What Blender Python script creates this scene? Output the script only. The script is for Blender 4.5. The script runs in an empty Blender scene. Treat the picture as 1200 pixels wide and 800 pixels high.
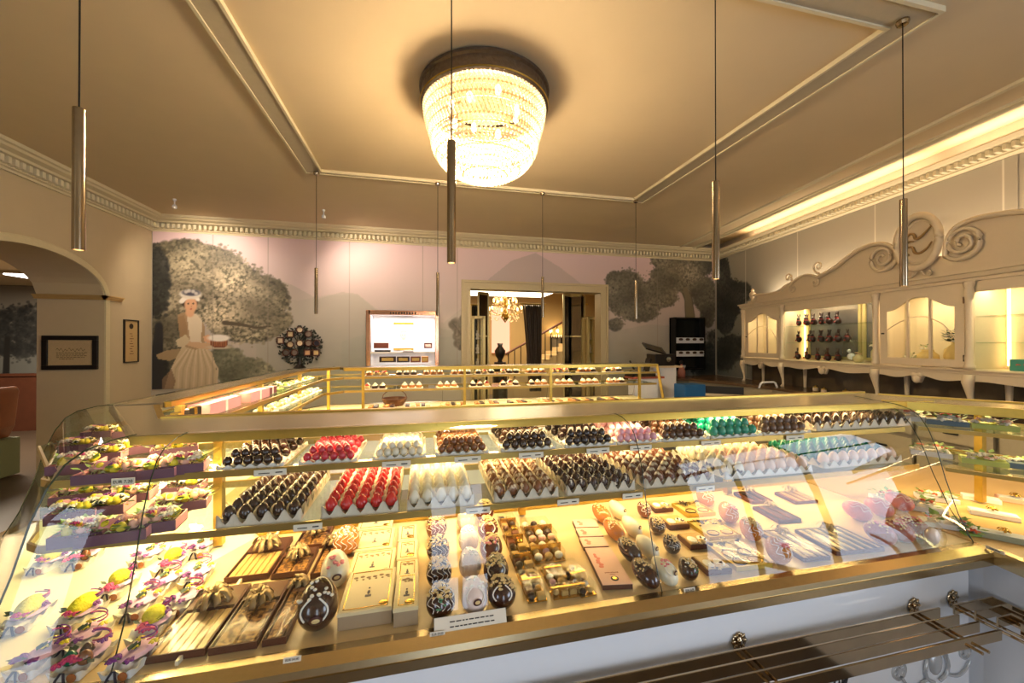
import bpy, math, random
import numpy as np
from mathutils import Vector, Matrix
random.seed(7)
R = math.radians
PI = math.pi
sc = bpy.context.scene
col = sc.collection

# ------------------------------------------------------------------ survey helpers (photo pixel -> real point on a known plane)
TH = R(12.9); SN, CS = math.sin(TH), math.cos(TH); FPX = 457.0; EYE = 1.6
def PZ(x, y, z):
    d = FPX*(EYE-z)/(y-402); t = (x-600)/FPX
    return (d*(SN+CS*t), d*(CS-SN*t))
def PY(x, y, Y):
    t = (x-600)/FPX; d = Y/(CS-SN*t)
    return (d*(SN+CS*t), EYE-(y-402)*d/FPX)
def PX(x, y, X):
    t = (x-600)/FPX; d = X/(SN+CS*t)
    return (d*(CS-SN*t), EYE-(y-402)*d/FPX)
HO = (5.394, 5.653); HN = math.hypot(.152, 1); HU = (-.152/HN, -1/HN)      # hutch front line, running towards the viewer
def PH(x, y):
    t = (x-600)/FPX; d = (4.9-2.4*.152)/((SN+CS*t)-.152*(CS-SN*t))
    Y = d*(CS-SN*t)
    return ((HO[1]-Y)*HN, EYE-(y-402)*d/FPX)

# ------------------------------------------------------------------ materials
def lin(c):
    return tuple(((v/12.92) if v <= .04045 else ((v+.055)/1.055)**2.4) for v in c)
def new_mat(name):
    m = bpy.data.materials.new(name); m.use_nodes = True
    return m, m.node_tree.nodes, m.node_tree.links, m.node_tree.nodes['Principled BSDF']
MATS = {}
def mat(name, rgb, rough=.5, metal=0., var=.06, scale=30., bump=0., emis=None, es=0., coat=0., sub=0., trans=0.):
    """procedural principled material: colour broken up by noise, optional bump"""
    if name in MATS: return MATS[name]
    m, N, L, b = new_mat(name)
    c = lin(rgb)
    tc = N.new('ShaderNodeTexCoord'); nz = N.new('ShaderNodeTexNoise'); nz.inputs['Scale'].default_value = scale; nz.inputs['Detail'].default_value = 3
    L.new(tc.outputs['Object'], nz.inputs['Vector'])
    mx = N.new('ShaderNodeMix'); mx.data_type = 'RGBA'
    mx.inputs[6].default_value = (*[v*(1-var) for v in c], 1); mx.inputs[7].default_value = (*[min(1, v*(1+var)) for v in c], 1)
    L.new(nz.outputs['Fac'], mx.inputs[0]); L.new(mx.outputs[2], b.inputs['Base Color'])
    b.inputs['Roughness'].default_value = rough; b.inputs['Metallic'].default_value = metal
    if coat: b.inputs['Coat Weight'].default_value = coat; b.inputs['Coat Roughness'].default_value = .1
    if bump:
        bp = N.new('ShaderNodeBump'); bp.inputs['Strength'].default_value = bump; bp.inputs['Distance'].default_value = .01
        L.new(nz.outputs['Fac'], bp.inputs['Height']); L.new(bp.outputs['Normal'], b.inputs['Normal'])
    if emis:
        b.inputs['Emission Color'].default_value = (*lin(emis), 1); b.inputs['Emission Strength'].default_value = es
    if sub: b.inputs['Subsurface Weight'].default_value = sub; b.inputs['Subsurface Radius'].default_value = (.01, .006, .003)
    MATS[name] = m
    return m
def glassmat(name, tint=(1, 1, 1), ior=1.45, rough=.0, strength=1.0):
    """thin clear pane: see-through with a Fresnel reflection"""
    if name in MATS: return MATS[name]
    m, N, L, b = new_mat(name); N.remove(b)
    t = N.new('ShaderNodeBsdfTransparent'); t.inputs[0].default_value = (*tint, 1)
    g = N.new('ShaderNodeBsdfGlossy'); g.inputs['Roughness'].default_value = rough
    fr = N.new('ShaderNodeFresnel'); ge = N.new('ShaderNodeNewGeometry'); mi = N.new('ShaderNodeMix'); mi.inputs[2].default_value = ior; mi.inputs[3].default_value = 1/ior
    L.new(ge.outputs['Backfacing'], mi.inputs[0]); L.new(mi.outputs[0], fr.inputs[0])   # same reflectance from both sides of the thin sheet
    ml = N.new('ShaderNodeMath'); ml.operation = 'MULTIPLY'; ml.inputs[1].default_value = strength; ml.use_clamp = True
    mx = N.new('ShaderNodeMixShader')
    L.new(fr.outputs[0], ml.inputs[0]); L.new(ml.outputs[0], mx.inputs[0]); L.new(t.outputs[0], mx.inputs[1]); L.new(g.outputs[0], mx.inputs[2])
    L.new(mx.outputs[0], N['Material Output'].inputs[0])
    MATS[name] = m
    return m
def speckmat(name, base, speck, scale=60, lo=.52, hi=.6, rough=.35, bump=.0, stretch=(1, 1, 1)):
    """two colours in irregular patches"""
    if name in MATS: return MATS[name]
    m, N, L, b = new_mat(name)
    tc = N.new('ShaderNodeTexCoord'); mp = N.new('ShaderNodeMapping'); mp.inputs['Scale'].default_value = stretch
    nz = N.new('ShaderNodeTexNoise'); nz.inputs['Scale'].default_value = scale; nz.inputs['Detail'].default_value = 4
    rp = N.new('ShaderNodeValToRGB'); e = rp.color_ramp.elements
    e[0].position = lo; e[0].color = (*lin(base), 1); e[1].position = hi; e[1].color = (*lin(speck), 1)
    L.new(tc.outputs['Object'], mp.inputs[0]); L.new(mp.outputs[0], nz.inputs['Vector']); L.new(nz.outputs['Fac'], rp.inputs[0]); L.new(rp.outputs[0], b.inputs['Base Color'])
    b.inputs['Roughness'].default_value = rough
    if bump:
        bp = N.new('ShaderNodeBump'); bp.inputs['Strength'].default_value = bump; bp.inputs['Distance'].default_value = .004
        L.new(nz.outputs['Fac'], bp.inputs['Height']); L.new(bp.outputs['Normal'], b.inputs['Normal'])
    MATS[name] = m
    return m
def vcolmat(name, rough=.7, noise=.0):
    if name in MATS: return MATS[name]
    m, N, L, b = new_mat(name)
    a = N.new('ShaderNodeVertexColor'); a.layer_name = 'paint'
    L.new(a.outputs[0], b.inputs['Base Color']); b.inputs['Roughness'].default_value = rough
    MATS[name] = m
    return m
def emit(name, rgb, s):
    if name in MATS: return MATS[name]
    m, N, L, b = new_mat(name); N.remove(b)
    e = N.new('ShaderNodeEmission'); e.inputs[0].default_value = (*lin(rgb), 1); e.inputs[1].default_value = s
    L.new(e.outputs[0], N['Material Output'].inputs[0]); MATS[name] = m
    return m

# ------------------------------------------------------------------ mesh builder
class MB:
    def __init__(s): s.v = []; s.f = []; s.m = []; s.mi = 0
    def add(s, vs, fs):
        o = len(s.v); s.v += [tuple(p) for p in vs]; s.f += [tuple(i+o for i in f) for f in fs]; s.m += [s.mi]*len(fs); return s
    def box(s, x0, x1, y0, y1, z0, z1):
        return s.add([(x0, y0, z0), (x1, y0, z0), (x1, y1, z0), (x0, y1, z0), (x0, y0, z1), (x1, y0, z1), (x1, y1, z1), (x0, y1, z1)],
                     [(3, 2, 1, 0), (4, 5, 6, 7), (0, 1, 5, 4), (1, 2, 6, 5), (2, 3, 7, 6), (3, 0, 4, 7)])
    def chbox(s, x0, x1, y0, y1, z0, z1, c=.003):
        """box with a chamfered top edge"""
        zs = z1-c
        v = [(x0, y0, z0), (x1, y0, z0), (x1, y1, z0), (x0, y1, z0), (x0, y0, zs), (x1, y0, zs), (x1, y1, zs), (x0, y1, zs),
             (x0+c, y0+c, z1), (x1-c, y0+c, z1), (x1-c, y1-c, z1), (x0+c, y1-c, z1)]
        return s.add(v, [(3, 2, 1, 0), (8, 9, 10, 11)]+[(i, (i+1) % 4, 4+(i+1) % 4, 4+i) for i in range(4)]+[(4+i, 4+(i+1) % 4, 8+(i+1) % 4, 8+i) for i in range(4)])
    def prism(s, poly, z0, z1):
        n = len(poly)
        return s.add([(x, y, z0) for x, y in poly]+[(x, y, z1) for x, y in poly],
                     [tuple(range(n-1, -1, -1)), tuple(range(n, 2*n))]+[(i, (i+1) % n, n+(i+1) % n, n+i) for i in range(n)])
    def loft(s, rings, closed=True, caps=True):
        n = len(rings[0]); vs = [p for r in rings for p in r]; fs = []
        for k in range(len(rings)-1):
            for i in range(n if closed else n-1):
                j = (i+1) % n; fs.append((k*n+i, k*n+j, (k+1)*n+j, (k+1)*n+i))
        if caps and closed: fs += [tuple(range(n-1, -1, -1)), tuple(range((len(rings)-1)*n, len(rings)*n))]
        return s.add(vs, fs)
    def lathe(s, prof, n=16, c=(0, 0, 0), caps=True):
        return s.loft([[(c[0]+r*math.cos(2*PI*i/n), c[1]+r*math.sin(2*PI*i/n), c[2]+z) for i in range(n)] for r, z in prof], True, caps)
    def ell(s, c, r, n=12, k=7, rot=None, taper=0.):
        """ellipsoid; taper > 0 narrows its top like an egg"""
        M = rot or Matrix.Identity(3); rings = []
        for a in range(k+1):
            ph = -PI/2+PI*a/k; ph = max(-PI/2+.12/k, min(PI/2-.12/k, ph)); q = math.cos(ph)*(1-taper*math.sin(ph))
            rings.append([Vector(c)+M @ Vector((r[0]*q*math.cos(2*PI*i/n), r[1]*q*math.sin(2*PI*i/n), r[2]*math.sin(ph))) for i in range(n)])
        return s.loft(rings)
    def tube(s, path, r, n=8, closed=False):
        P = [Vector(p) for p in path]; rings = []; L = len(P)
        up = Vector((0, 0, 1))
        for i, p in enumerate(P):
            a = P[(i-1) % L] if (closed or i > 0) else P[i]; b = P[(i+1) % L] if (closed or i < L-1) else P[i]
            t = (b-a).normalized(); x = t.cross(up)
            if x.length < .05: x = t.cross(Vector((0, 1, 0)))
            x.normalize(); y = x.cross(t); rr = r[i] if isinstance(r, (list, tuple)) else r
            rings.append([p+(x*math.cos(2*PI*k/n)+y*math.sin(2*PI*k/n))*rr for k in range(n)])
        if closed: rings.append(rings[0])
        return s.loft(rings, True, not closed)
    def bar(s, p, q, w, h):
        """rectangular bar from p to q, w wide (sideways) and h tall"""
        p = Vector(p); q = Vector(q); t = (q-p).normalized(); x = t.cross(Vector((0, 0, 1)))
        if x.length < .05: x = Vector((1, 0, 0))
        x.normalize(); y = x.cross(t)
        ring = lambda c: [c+x*(a*w/2)+y*(b*h/2) for a, b in ((-1, -1), (1, -1), (1, 1), (-1, 1))]
        return s.loft([ring(p), ring(q)])
    def strip(s, pts, wdir, w):
        """ribbon through pts, w wide along wdir"""
        W = Vector(wdir).normalized()*w/2; n = len(pts)
        return s.add([Vector(p)-W for p in pts]+[Vector(p)+W for p in pts], [(i, i+1, n+i+1, n+i) for i in range(n-1)])
    def build(s, name, mats, parent=None, loc=None, smooth=False, solid=0., bevel=0.):
        me = bpy.data.meshes.new(name); me.from_pydata(s.v, [], s.f)
        for m in (mats if isinstance(mats, (list, tuple)) else [mats]): me.materials.append(m)
        if any(s.m): me.polygons.foreach_set('material_index', s.m)
        if smooth: me.shade_smooth() if hasattr(me, 'shade_smooth') else me.polygons.foreach_set('use_smooth', [True]*len(s.f))
        me.update()
        o = bpy.data.objects.new(name, me); col.objects.link(o)
        if parent: o.parent = parent
        if loc: o.location = loc
        if solid: md = o.modifiers.new('thickness', 'SOLIDIFY'); md.thickness = solid; md.offset = 0
        if bevel: md = o.modifiers.new('bevel', 'BEVEL'); md.width = bevel; md.segments = 2; md.limit_method = 'ANGLE'
        return o
def tag(o, label=None, cat=None, group=None, kind=None):
    if label: o['label'] = label
    if cat: o['category'] = cat
    if group: o['group'] = group
    if kind: o['kind'] = kind
    return o
def thing(name, label, cat, loc=(0, 0, 0), rz=0., group=None):
    o = bpy.data.objects.new(name, None); o.empty_display_size = .05; col.objects.link(o)
    o.location = loc; o.rotation_euler = (0, 0, rz)
    return tag(o, label, cat, group)
CH = {}
def copy_tree(o, parent=None):
    c = o.copy(); col.objects.link(c); c.parent = parent
    for ch in [q for q in o.children]: copy_tree(ch, c)
    return c
def place(proto, used, loc, rz, label, group=None, scale=1.):
    """first call moves the prototype itself, later calls copy it with its parts"""
    o = proto if not used else copy_tree(proto)
    o.location = loc; o.rotation_euler = (0, 0, rz); o['label'] = label; o.scale = (scale,)*3
    if group: o['group'] = group
    return o
def struct(name, mb, m, **k): return tag(mb.build(name, m, **k), kind='structure')
def text(s, size, m, parent, loc, rot=(PI/2, 0, 0), name='lettering', ext=.0004):
    cu = bpy.data.curves.new('t', 'FONT'); cu.body = s; cu.size = size; cu.extrude = ext; cu.align_x = 'CENTER'; cu.align_y = 'CENTER'
    t = bpy.data.objects.new('t', cu); col.objects.link(t)
    dg = bpy.context.evaluated_depsgraph_get(); me = bpy.data.meshes.new_from_object(t.evaluated_get(dg))
    bpy.data.objects.remove(t); me.name = name; me.materials.clear(); me.materials.append(m)
    o = bpy.data.objects.new(name, me); col.objects.link(o); o.parent = parent; o.location = loc; o.rotation_euler = rot
    return o
def area(name, loc, rot, sx, sy, e, rgb, parent=None, spread=180):
    l = bpy.data.lights.new(name, 'AREA'); l.shape = 'RECTANGLE'; l.size = sx; l.size_y = sy; l.energy = e; l.color = rgb; l.spread = R(spread)
    o = bpy.data.objects.new(name, l); col.objects.link(o); o.location = loc; o.rotation_euler = rot
    return o
def point(name, loc, e, rgb, r=.05):
    l = bpy.data.lights.new(name, 'POINT'); l.energy = e; l.color = rgb; l.shadow_soft_size = r
    o = bpy.data.objects.new(name, l); col.objects.link(o); o.location = loc
    return o

CEIL = 3.5
M_plaster = mat('plaster', (.77, .70, .57), .85, var=.04, scale=6)
M_ceil = mat('ceiling_paint', (.82, .74, .60), .9, var=.03, scale=4)
M_corn = mat('cornice_paint', (.84, .79, .66), .7, var=.03)
M_greyw = mat('grey_wall', (.70, .67, .61), .8, var=.03, scale=5)
M_gold = mat('brushed_gold', (.80, .67, .32), .32, 1., var=.12, scale=40)
M_brass = mat('champagne_metal', (.62, .55, .45), .16, 1., var=.08, scale=50)
M_dark = mat('dark_metal', (.12, .11, .10), .4, .6)
M_chrome = mat('satin_steel', (.80, .77, .72), .18, 1., var=.05)
M_white = mat('white_lacquer', (.90, .90, .92), .25, var=.02, coat=.4)
M_cream = mat('cream_lacquer', (.85, .78, .66), .4, var=.03)
M_paper = mat('white_card', (.93, .91, .87), .7, var=.02)
M_ink = mat('dark_ink', (.16, .12, .09), .8)
M_glass = glassmat('clear_glass', (.97, .985, .97))
M_shelfglass = glassmat('green_edge_glass', (.90, .97, .92), strength=.8)
M_cello = glassmat('cellophane', (.96, .95, .90), 1.4, .16, .8)
M_floor = mat('floor_stone', (.34, .29, .24), .35, var=.15, scale=3)

# ------------------------------------------------------------------ room shell
b = MB(); b.box(-9, 7.5, -4.2, 13, -.1, 0); struct('floor', b, M_floor)

# back wall, with the opening to the lobby and the lit niche left out
DX0, DX1, DZ = .80, 3.37, 2.60
NX0, NX1, NZ0, NZ1 = -.87, .22, 1.18, 2.10
b = MB()
b.box(-4.72, NX0, 7.0, 7.12, 0, CEIL); b.box(NX0, NX1, 7.0, 7.12, 0, NZ0); b.box(NX0, NX1, 7.0, 7.12, NZ1, CEIL)
b.box(NX1, DX0, 7.0, 7.12, 0, CEIL); b.box(DX0, DX1, 7.0, 7.12, DZ, CEIL); b.box(DX1, 7.3, 7.0, 7.12, 0, CEIL+.16)
struct('wall_back', b, M_greyw)
# left wall with the arch
def arch_z(Y):
    q = 1-((Y-5.15)/.95)**2
    return 2.19+.44*math.sqrt(max(0, q))
AY0, AY1, WX0, WX1 = 4.2, 6.1, -4.72, -4.02
b = MB(); b.box(WX0, WX1, -4.2, AY0, 0, CEIL); b.box(WX0, WX1, AY1, 7.0, 0, CEIL)
n = 28
for i in range(n):
    ya = AY0+(AY1-AY0)*i/n; yb = AY0+(AY1-AY0)*(i+1)/n
    za, zb = arch_z(ya), arch_z(yb)
    b.add([(WX0, ya, za), (WX1, ya, za), (WX1, yb, zb), (WX0, yb, zb), (WX0, ya, CEIL), (WX1, ya, CEIL), (WX1, yb, CEIL), (WX0, yb, CEIL)],
          [(0, 1, 2, 3), (1, 5, 6, 2), (3, 7, 4, 0)])
struct('wall_left', b, M_plaster)
# raised surround of the arch
b = MB(); pts = [(AY1, .0)]+[(AY1, 2.19*k/3) for k in (1, 2)]+[(5.15+.95*math.cos(a*PI/24), 2.19+.44*math.sin(a*PI/24)) for a in range(25)]+[(AY0, 1.4), (AY0, 0)]
rings = []
for (y, z) in pts:
    ny, nz = (y-5.15)/.95, max(0, z-2.19)/.44
    if z <= 2.19: ny, nz = (1 if y > 5.15 else -1), 0
    l = math.hypot(ny, nz) or 1; ny /= l; nz /= l
    rings.append([(WX1-.002, y, z), (WX1+.018, y, z), (WX1+.018, y+ny*.07, z+nz*.07), (WX1+.008, y+ny*.085, z+nz*.085), (WX1-.002, y+ny*.085, z+nz*.085)])
b.loft(rings); struct('trim_arch', b, mat('arch_trim', (.82, .77, .62), .7))
b = MB()
for k, (zz, pr, hh) in enumerate(((2.16, .02, .02), (2.18, .035, .02), (2.20, .05, .015))):
    b.box(WX0-.02, WX1+pr, AY1-pr, AY1+.001, zz, zz+hh); b.box(WX1-.001, WX1+pr, AY1-pr, AY1+.28, zz, zz+hh)
struct('trim_impost', b, mat('impost_gilt', (.80, .66, .42), .35, .3))
# right wall (stands slightly askew) and the wall behind the viewer with shop windows
def WR(Y, off=0.): return 5.3+(Y-2.4)*.152+off
b = MB(); b.prism([(WR(-4.2), -4.2), (WR(-4.2)+.15, -4.2), (WR(7.12)+.15, 7.12), (WR(7.12), 7.12)], 0, CEIL+.16); struct('wall_right', b, M_greyw)
b = MB(); RW = ((.10, .95),)
b.box(-4.72, .10, -4.2, -4.05, 0, CEIL+.16); b.box(.95, 7.3, -4.2, -4.05, 0, CEIL+.16); b.box(.10, .95, -4.2, -4.05, 2.6, CEIL+.16)
struct('wall_front', b, M_plaster)
M_day = emit('daylight_pane', (.86, .92, 1.0), 6.8)
M_win = mat('window_wood', (.36, .30, .24), .5)
def window(n, P0, P1, z0, z1, nrm, bars, m=None):
    P0 = Vector((*P0, 0)); P1 = Vector((*P1, 0)); N = Vector((*nrm, 0)); d_ = (P1-P0); b = MB(); Z = Vector((0, 0, 1))
    b.add([P0+N*.01+Z*z0, P1+N*.01+Z*z0, P1+N*.01+Z*z1, P0+N*.01+Z*z1], [(0, 1, 2, 3)]); o = struct('window_%d' % n, b, m or M_day); f = MB()
    for k in range(bars+1): q = P0+d_*k/bars+N*.03; f.bar(q+Z*z0, q+Z*z1, .06, .06)
    for z in (z0, z0+(z1-z0)*.68, z1): f.bar(P0+N*.03+Z*z, P1+N*.03+Z*z, .06, .06)
    f.build('window_frame', M_win, o)
window(1, (-4.02, -2.3), (-4.02, -3.9), .8, 2.8, (1, 0), 2)
window(2, (.10, -4.14), (.95, -4.14), 0, 2.6, (0, 1), 2)
window(3, (WR(-3.8), -3.8), (WR(-.8), -.8), .7, 2.8, (-.989, .15), 3)
# cornice: stepped moulding with dentils along left and back wall
CP = [(0, 3.30), (.03, 3.30), (.03, 3.322), (.06, 3.33), (.06, 3.41), (.135, 3.42), (.15, 3.44), (.22, 3.452), (.24, 3.47), (.27, 3.475), (.29, 3.5), (0, 3.5)]
def sweep_line(mb, prof, p, q, nrm, m0=(0, 0), m1=(0, 0)):
    """profile (out, z) along p->q in plan; m0, m1 = how far each end runs per unit of 'out' (mitre)"""
    d = Vector((q[0]-p[0], q[1]-p[1])).normalized()
    rings = [[(p[0]+nrm[0]*u+d.x*u*m0[0], p[1]+nrm[1]*u+d.y*u*m0[0], z) for u, z in prof], [(q[0]+nrm[0]*u+d.x*u*m1[0], q[1]+nrm[1]*u+d.y*u*m1[0], z) for u, z in prof]]
    mb.loft(rings)
b = MB(); sweep_line(b, CP, (-4.02, -4.0), (-4.02, 7.0), (1, 0), (0, 0), (-1, 0)); struct('trim_1', b, M_corn)
b = MB(); y = -1.
while y < 6.88: b.box(-4.0, -4.02+.125, y, y+.035, 3.34, 3.405); y += .07
o = struct('trim_2', b, mat('dentil_paint', (.86, .82, .70), .7))
b = MB(); sweep_line(b, CP, (-4.02, 7.0), (5.95, 7.0), (0, -1), (1, 0), (-1.0, 0)); struct('trim_3', b, M_corn)
b = MB(); x = -3.9
while x < 5.85: b.box(x, x+.035, 7.0-.125, 6.98, 3.34, 3.405); x += .07
struct('trim_4', b, MATS['dentil_paint'])
# right wall: lit cove. A ledge with dentils, a hidden strip behind it and an outer ceiling moulding
def rx(Y, u): return (WR(Y)-u, Y)
b = MB(); b.prism([(-4.72, -4.2), (WR(-4.2)-.60, -4.2), (WR(7.0)-.60, 7.0), (-4.72, 7.0)], CEIL, CEIL+.16)
b.prism([(WR(-4.2)-.60, -4.2), (WR(-4.2)+.1, -4.2), (WR(7.0)+.1, 7.0), (WR(7.0)-.60, 7.0)], CEIL+.14, CEIL+.16); struct('ceiling', b, M_ceil)
LP = [(0, 3.33), (.10, 3.33), (.10, 3.345), (.11, 3.35), (.11, 3.405), (.22, 3.41), (.25, 3.44), (.25, 3.452), (.20, 3.452), (.20, 3.42), (0, 3.40)]
b = MB(); b.loft([[(*rx(Y, u), z) for u, z in LP] for Y in (-3.9, 7.0)]); struct('trim_5', b, M_corn)
b = MB(); y = -1.
while y < 6.9:
    X0, X1 = WR(y)-.185, WR(y)-.02
    b.add([(X0, y, 3.352), (X1, y, 3.352), (X1+.004, y+.03, 3.352), (X0+.004, y+.03, 3.352), (X0, y, 3.402), (X1, y, 3.402), (X1+.004, y+.03, 3.402), (X0+.004, y+.03, 3.402)],
          [(3, 2, 1, 0), (4, 5, 6, 7), (0, 1, 5, 4), (1, 2, 6, 5), (2, 3, 7, 6), (3, 0, 4, 7)]); y += .06
struct('trim_6', b, MATS['dentil_paint'])
b = MB()
for (u0, u1, z0) in ((.62, .66, 3.478), (.70, .73, 3.486), (.98, 1.03, 3.484)):
    b.loft([[(*rx(Y, u0), 3.502 if u0 > .61 else 3.51), (*rx(Y, u0), z0), (*rx(Y, u1), z0-.004), (*rx(Y, u1+.01), 3.502)] for Y in (-3.9, 6.75)])
struct('trim_7', b, M_corn)
# flat rectangular band on the ceiling from which the pendants hang
b = MB(); fx0, fx1, fy0, fy1 = -1.25, 2.86, 1.60, 4.68
for (a0, a1, c0, c1) in ((fx0, fx0+.16, fy0, fy1), (fx1-.16, fx1, fy0, fy1), (fx0+.16, fx1-.16, fy1-.06, fy1), (fx0+.16, fx1-.16, fy0, fy0+.16)):
    b.box(a0, a1, c0, c1, 3.478, 3.505)
struct('trim_8', b, mat('band_paint', (.70, .65, .55), .6))
b = MB()
def frame_lines(b, x0, x1, y0, y1, w, z0):
    for (a0, a1, c0, c1) in ((x0, x0+w, y0, y1), (x1-w, x1, y0, y1), (x0+w, x1-w, y1-w, y1), (x0+w, x1-w, y0, y0+w)): b.box(a0, a1, c0, c1, z0, 3.502)
frame_lines(b, fx0-.012, fx1+.012, fy0-.012, fy1+.012, .02, 3.468); frame_lines(b, fx0+.15, fx1-.15, fy0+.15, fy1-.05, .02, 3.468)
struct('trim_9', b, M_corn)

# ------------------------------------------------------------------ mural
PXM = 80                                                # painted dots per metre
class Canvas:
    def __init__(s, x0, x1, z0, z1):
        s.x0, s.z0 = x0, z0; s.nx = int((x1-x0)*PXM)+1; s.nz = int((z1-z0)*PXM)+1
        s.X, s.Z = np.meshgrid(x0+np.arange(s.nx)/PXM, z0+np.arange(s.nz)/PXM)
        s.im = np.zeros((s.nz, s.nx, 3)); s.rng = np.random.default_rng(5)
    def noise(s, sc_, octs=4):
        out = np.zeros_like(s.X); amp = 1; tot = 0
        for o in range(octs):
            g = s.rng.random((64, 64)); fx = (s.X-s.x0)*sc_*2**o; fz = (s.Z-s.z0)*sc_*2**o
            i = np.floor(fx).astype(int); j = np.floor(fz).astype(int); u = fx-i; v = fz-j; u = u*u*(3-2*u); v = v*v*(3-2*v)
            i %= 63; j %= 63
            out += amp*((g[j, i]*(1-u)+g[j, i+1]*u)*(1-v)+(g[j+1, i]*(1-u)+g[j+1, i+1]*u)*v); tot += amp; amp *= .5
        return out/tot
    def blend(s, mask, c, a=1.):
        m = np.clip(mask, 0, 1)[..., None]*a; s.im = s.im*(1-m)+np.array(c)*m
    def ellm(s, cx, cz, rx_, rz_, soft=.02):
        r = np.sqrt(((s.X-cx)/rx_)**2+((s.Z-cz)/rz_)**2); return np.clip((1-r)/soft*min(rx_, rz_)+.5, 0, 1)
    def poly(s, pts, c, a=1.):
        m = np.zeros(s.X.shape, bool); n = len(pts)
        for i in range(n):
            (xa, za), (xb, zb) = pts[i], pts[(i+1) % n]
            if za == zb: continue
            cr = ((za > s.Z) != (zb > s.Z)) & (s.X < (xb-xa)*(s.Z-za)/(zb-za)+xa); m ^= cr
        s.blend(m.astype(float), c, a); return m
    def dab(s, x, z, r, c, a=.8, asp=1.):
        i0 = int((x-r-s.x0)*PXM); i1 = int((x+r-s.x0)*PXM)+2; j0 = int((z-r-s.z0)*PXM); j1 = int((z+r-s.z0)*PXM)+2
        i0 = max(i0, 0); j0 = max(j0, 0); i1 = min(i1, s.nx); j1 = min(j1, s.nz)
        if i1 <= i0 or j1 <= j0: return
        d = ((s.X[j0:j1, i0:i1]-x)/r)**2+((s.Z[j0:j1, i0:i1]-z)/(r*asp))**2; m = (np.clip(1.3-d, 0, 1)*a)[..., None]
        s.im[j0:j1, i0:i1] = s.im[j0:j1, i0:i1]*(1-m)+np.array(c)*m
    def line(s, pts, w0, w1, c):
        for k in range(len(pts)-1):
            (xa, za), (xb, zb) = pts[k], pts[k+1]; L_ = math.hypot(xb-xa, zb-za); n_ = max(2, int(L_*PXM*1.2))
            for q in range(n_):
                t = q/n_; T = (k+t)/(len(pts)-1); s.dab(xa+(xb-xa)*t, za+(zb-za)*t, max(.012, w0+(w1-w0)*T), c, .9)
    def foliage(s, blobs, ndab, dark, mid, light, lx, lz, lr, seed):
        """crown of leaf dabs inside the union of ellipses; lx, lz, lr = where the painter put the bright leaves"""
        rg = np.random.default_rng(seed); tot = sum(b_[2]*b_[3] for b_ in blobs)
        for (cx, cz, ax, az) in blobs:
            for _ in range(int(ndab*ax*az/tot*.35)):
                t = rg.random()*2*PI; q = math.sqrt(rg.random())*.92; s.dab(cx+ax*q*math.cos(t), cz+az*q*math.sin(t), .06, dark, .5)
        for _ in range(ndab):
            cx, cz, ax, az = blobs[rg.choice(len(blobs), p=[b_[2]*b_[3]/tot for b_ in blobs])]
            t = rg.random()*2*PI; q = math.sqrt(rg.random())*(1+.10*rg.standard_normal())
            x, z = cx+ax*q*math.cos(t), cz+az*q*math.sin(t)
            g = math.exp(-((x-lx)**2+(z-lz)**2)/lr**2); u = rg.random()
            base = (np.array(mid)*(1-g)+np.array(light)*g)*(.80+.22*math.sin(x*5.1+1.3*math.sin(z*4+seed))*math.cos(z*6.3+math.sin(x*3)))
            c = base*(.72+.42*u) if u > .30 else np.array(dark)*(.8+.6*rg.random())*(1-g)+np.array(mid)*g*.8
            s.dab(x, z, .012+.022*rg.random()**2, np.clip(c, 0, 1), .7)
    def build(s, name, xf, hole, m, parent=None):
        nx, nz = s.nx, s.nz
        P_ = np.array([xf(x) for x in s.X[0]]); co = np.zeros((nz, nx, 3)); co[..., 0] = P_[:, 0]; co[..., 1] = P_[:, 1]; co[..., 2] = s.Z
        idx = np.arange(nz*nx).reshape(nz, nx); q = np.stack([idx[:-1, :-1], idx[:-1, 1:], idx[1:, 1:], idx[1:, :-1]], -1).reshape(-1, 4)
        cx = (s.X[:-1, :-1]+.5/PXM).ravel(); cz = (s.Z[:-1, :-1]+.5/PXM).ravel(); keep = np.ones(len(q), bool)
        for (a0, a1, b0, b1) in hole: keep &= ~((cx > a0) & (cx < a1) & (cz > b0) & (cz < b1))
        q = q[keep]; me = bpy.data.meshes.new(name)
        me.vertices.add(nx*nz); me.vertices.foreach_set('co', co.ravel()); me.loops.add(len(q)*4); me.loops.foreach_set('vertex_index', q.ravel())
        me.polygons.add(len(q)); me.polygons.foreach_set('loop_start', np.arange(len(q))*4); me.update(calc_edges=True); me.validate()
        c = np.clip(s.im, 0, 1); c = np.where(c <= .04045, c/12.92, ((c+.055)/1.055)**2.4)
        at = me.color_attributes.new('paint', 'FLOAT_COLOR', 'POINT'); at.data.foreach_set('color', np.concatenate([c, np.ones((nz, nx, 1))], -1).ravel())
        me.materials.append(m); o = bpy.data.objects.new(name, me); col.objects.link(o); o.parent = parent
        return o
M_mural = vcolmat('mural_print', .55)
cv = Canvas(-4.0, 5.95, .9, 3.335)
W = lambda x, y: PY(x, y, 6.98)
t = np.clip((cv.Z-1.0)/2.3, 0, 1)[..., None]
cv.im[:] = np.array((.60, .60, .55))*(1-t)+np.array((.88, .77, .79))*t
cl = cv.noise(.9, 4); cv.blend(np.clip((cl-.52)*5, 0, 1), (.90, .83, .80), .5)
def ridge(pts, c, a=.6):
    pts = [W(*p) for p in pts]; cv.poly(pts+[(pts[-1][0], 1.0), (pts[0][0], 1.0)], c, a)
ridge([(280, 330), (310, 322), (345, 335), (372, 350), (400, 342), (418, 344), (440, 362), (470, 372), (500, 382), (545, 390)], (.66, .63, .59), .55)
ridge([(545, 350), (575, 325), (600, 305), (628, 296), (655, 312), (685, 335), (700, 350), (715, 365)], (.68, .63, .62), .55)
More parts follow.
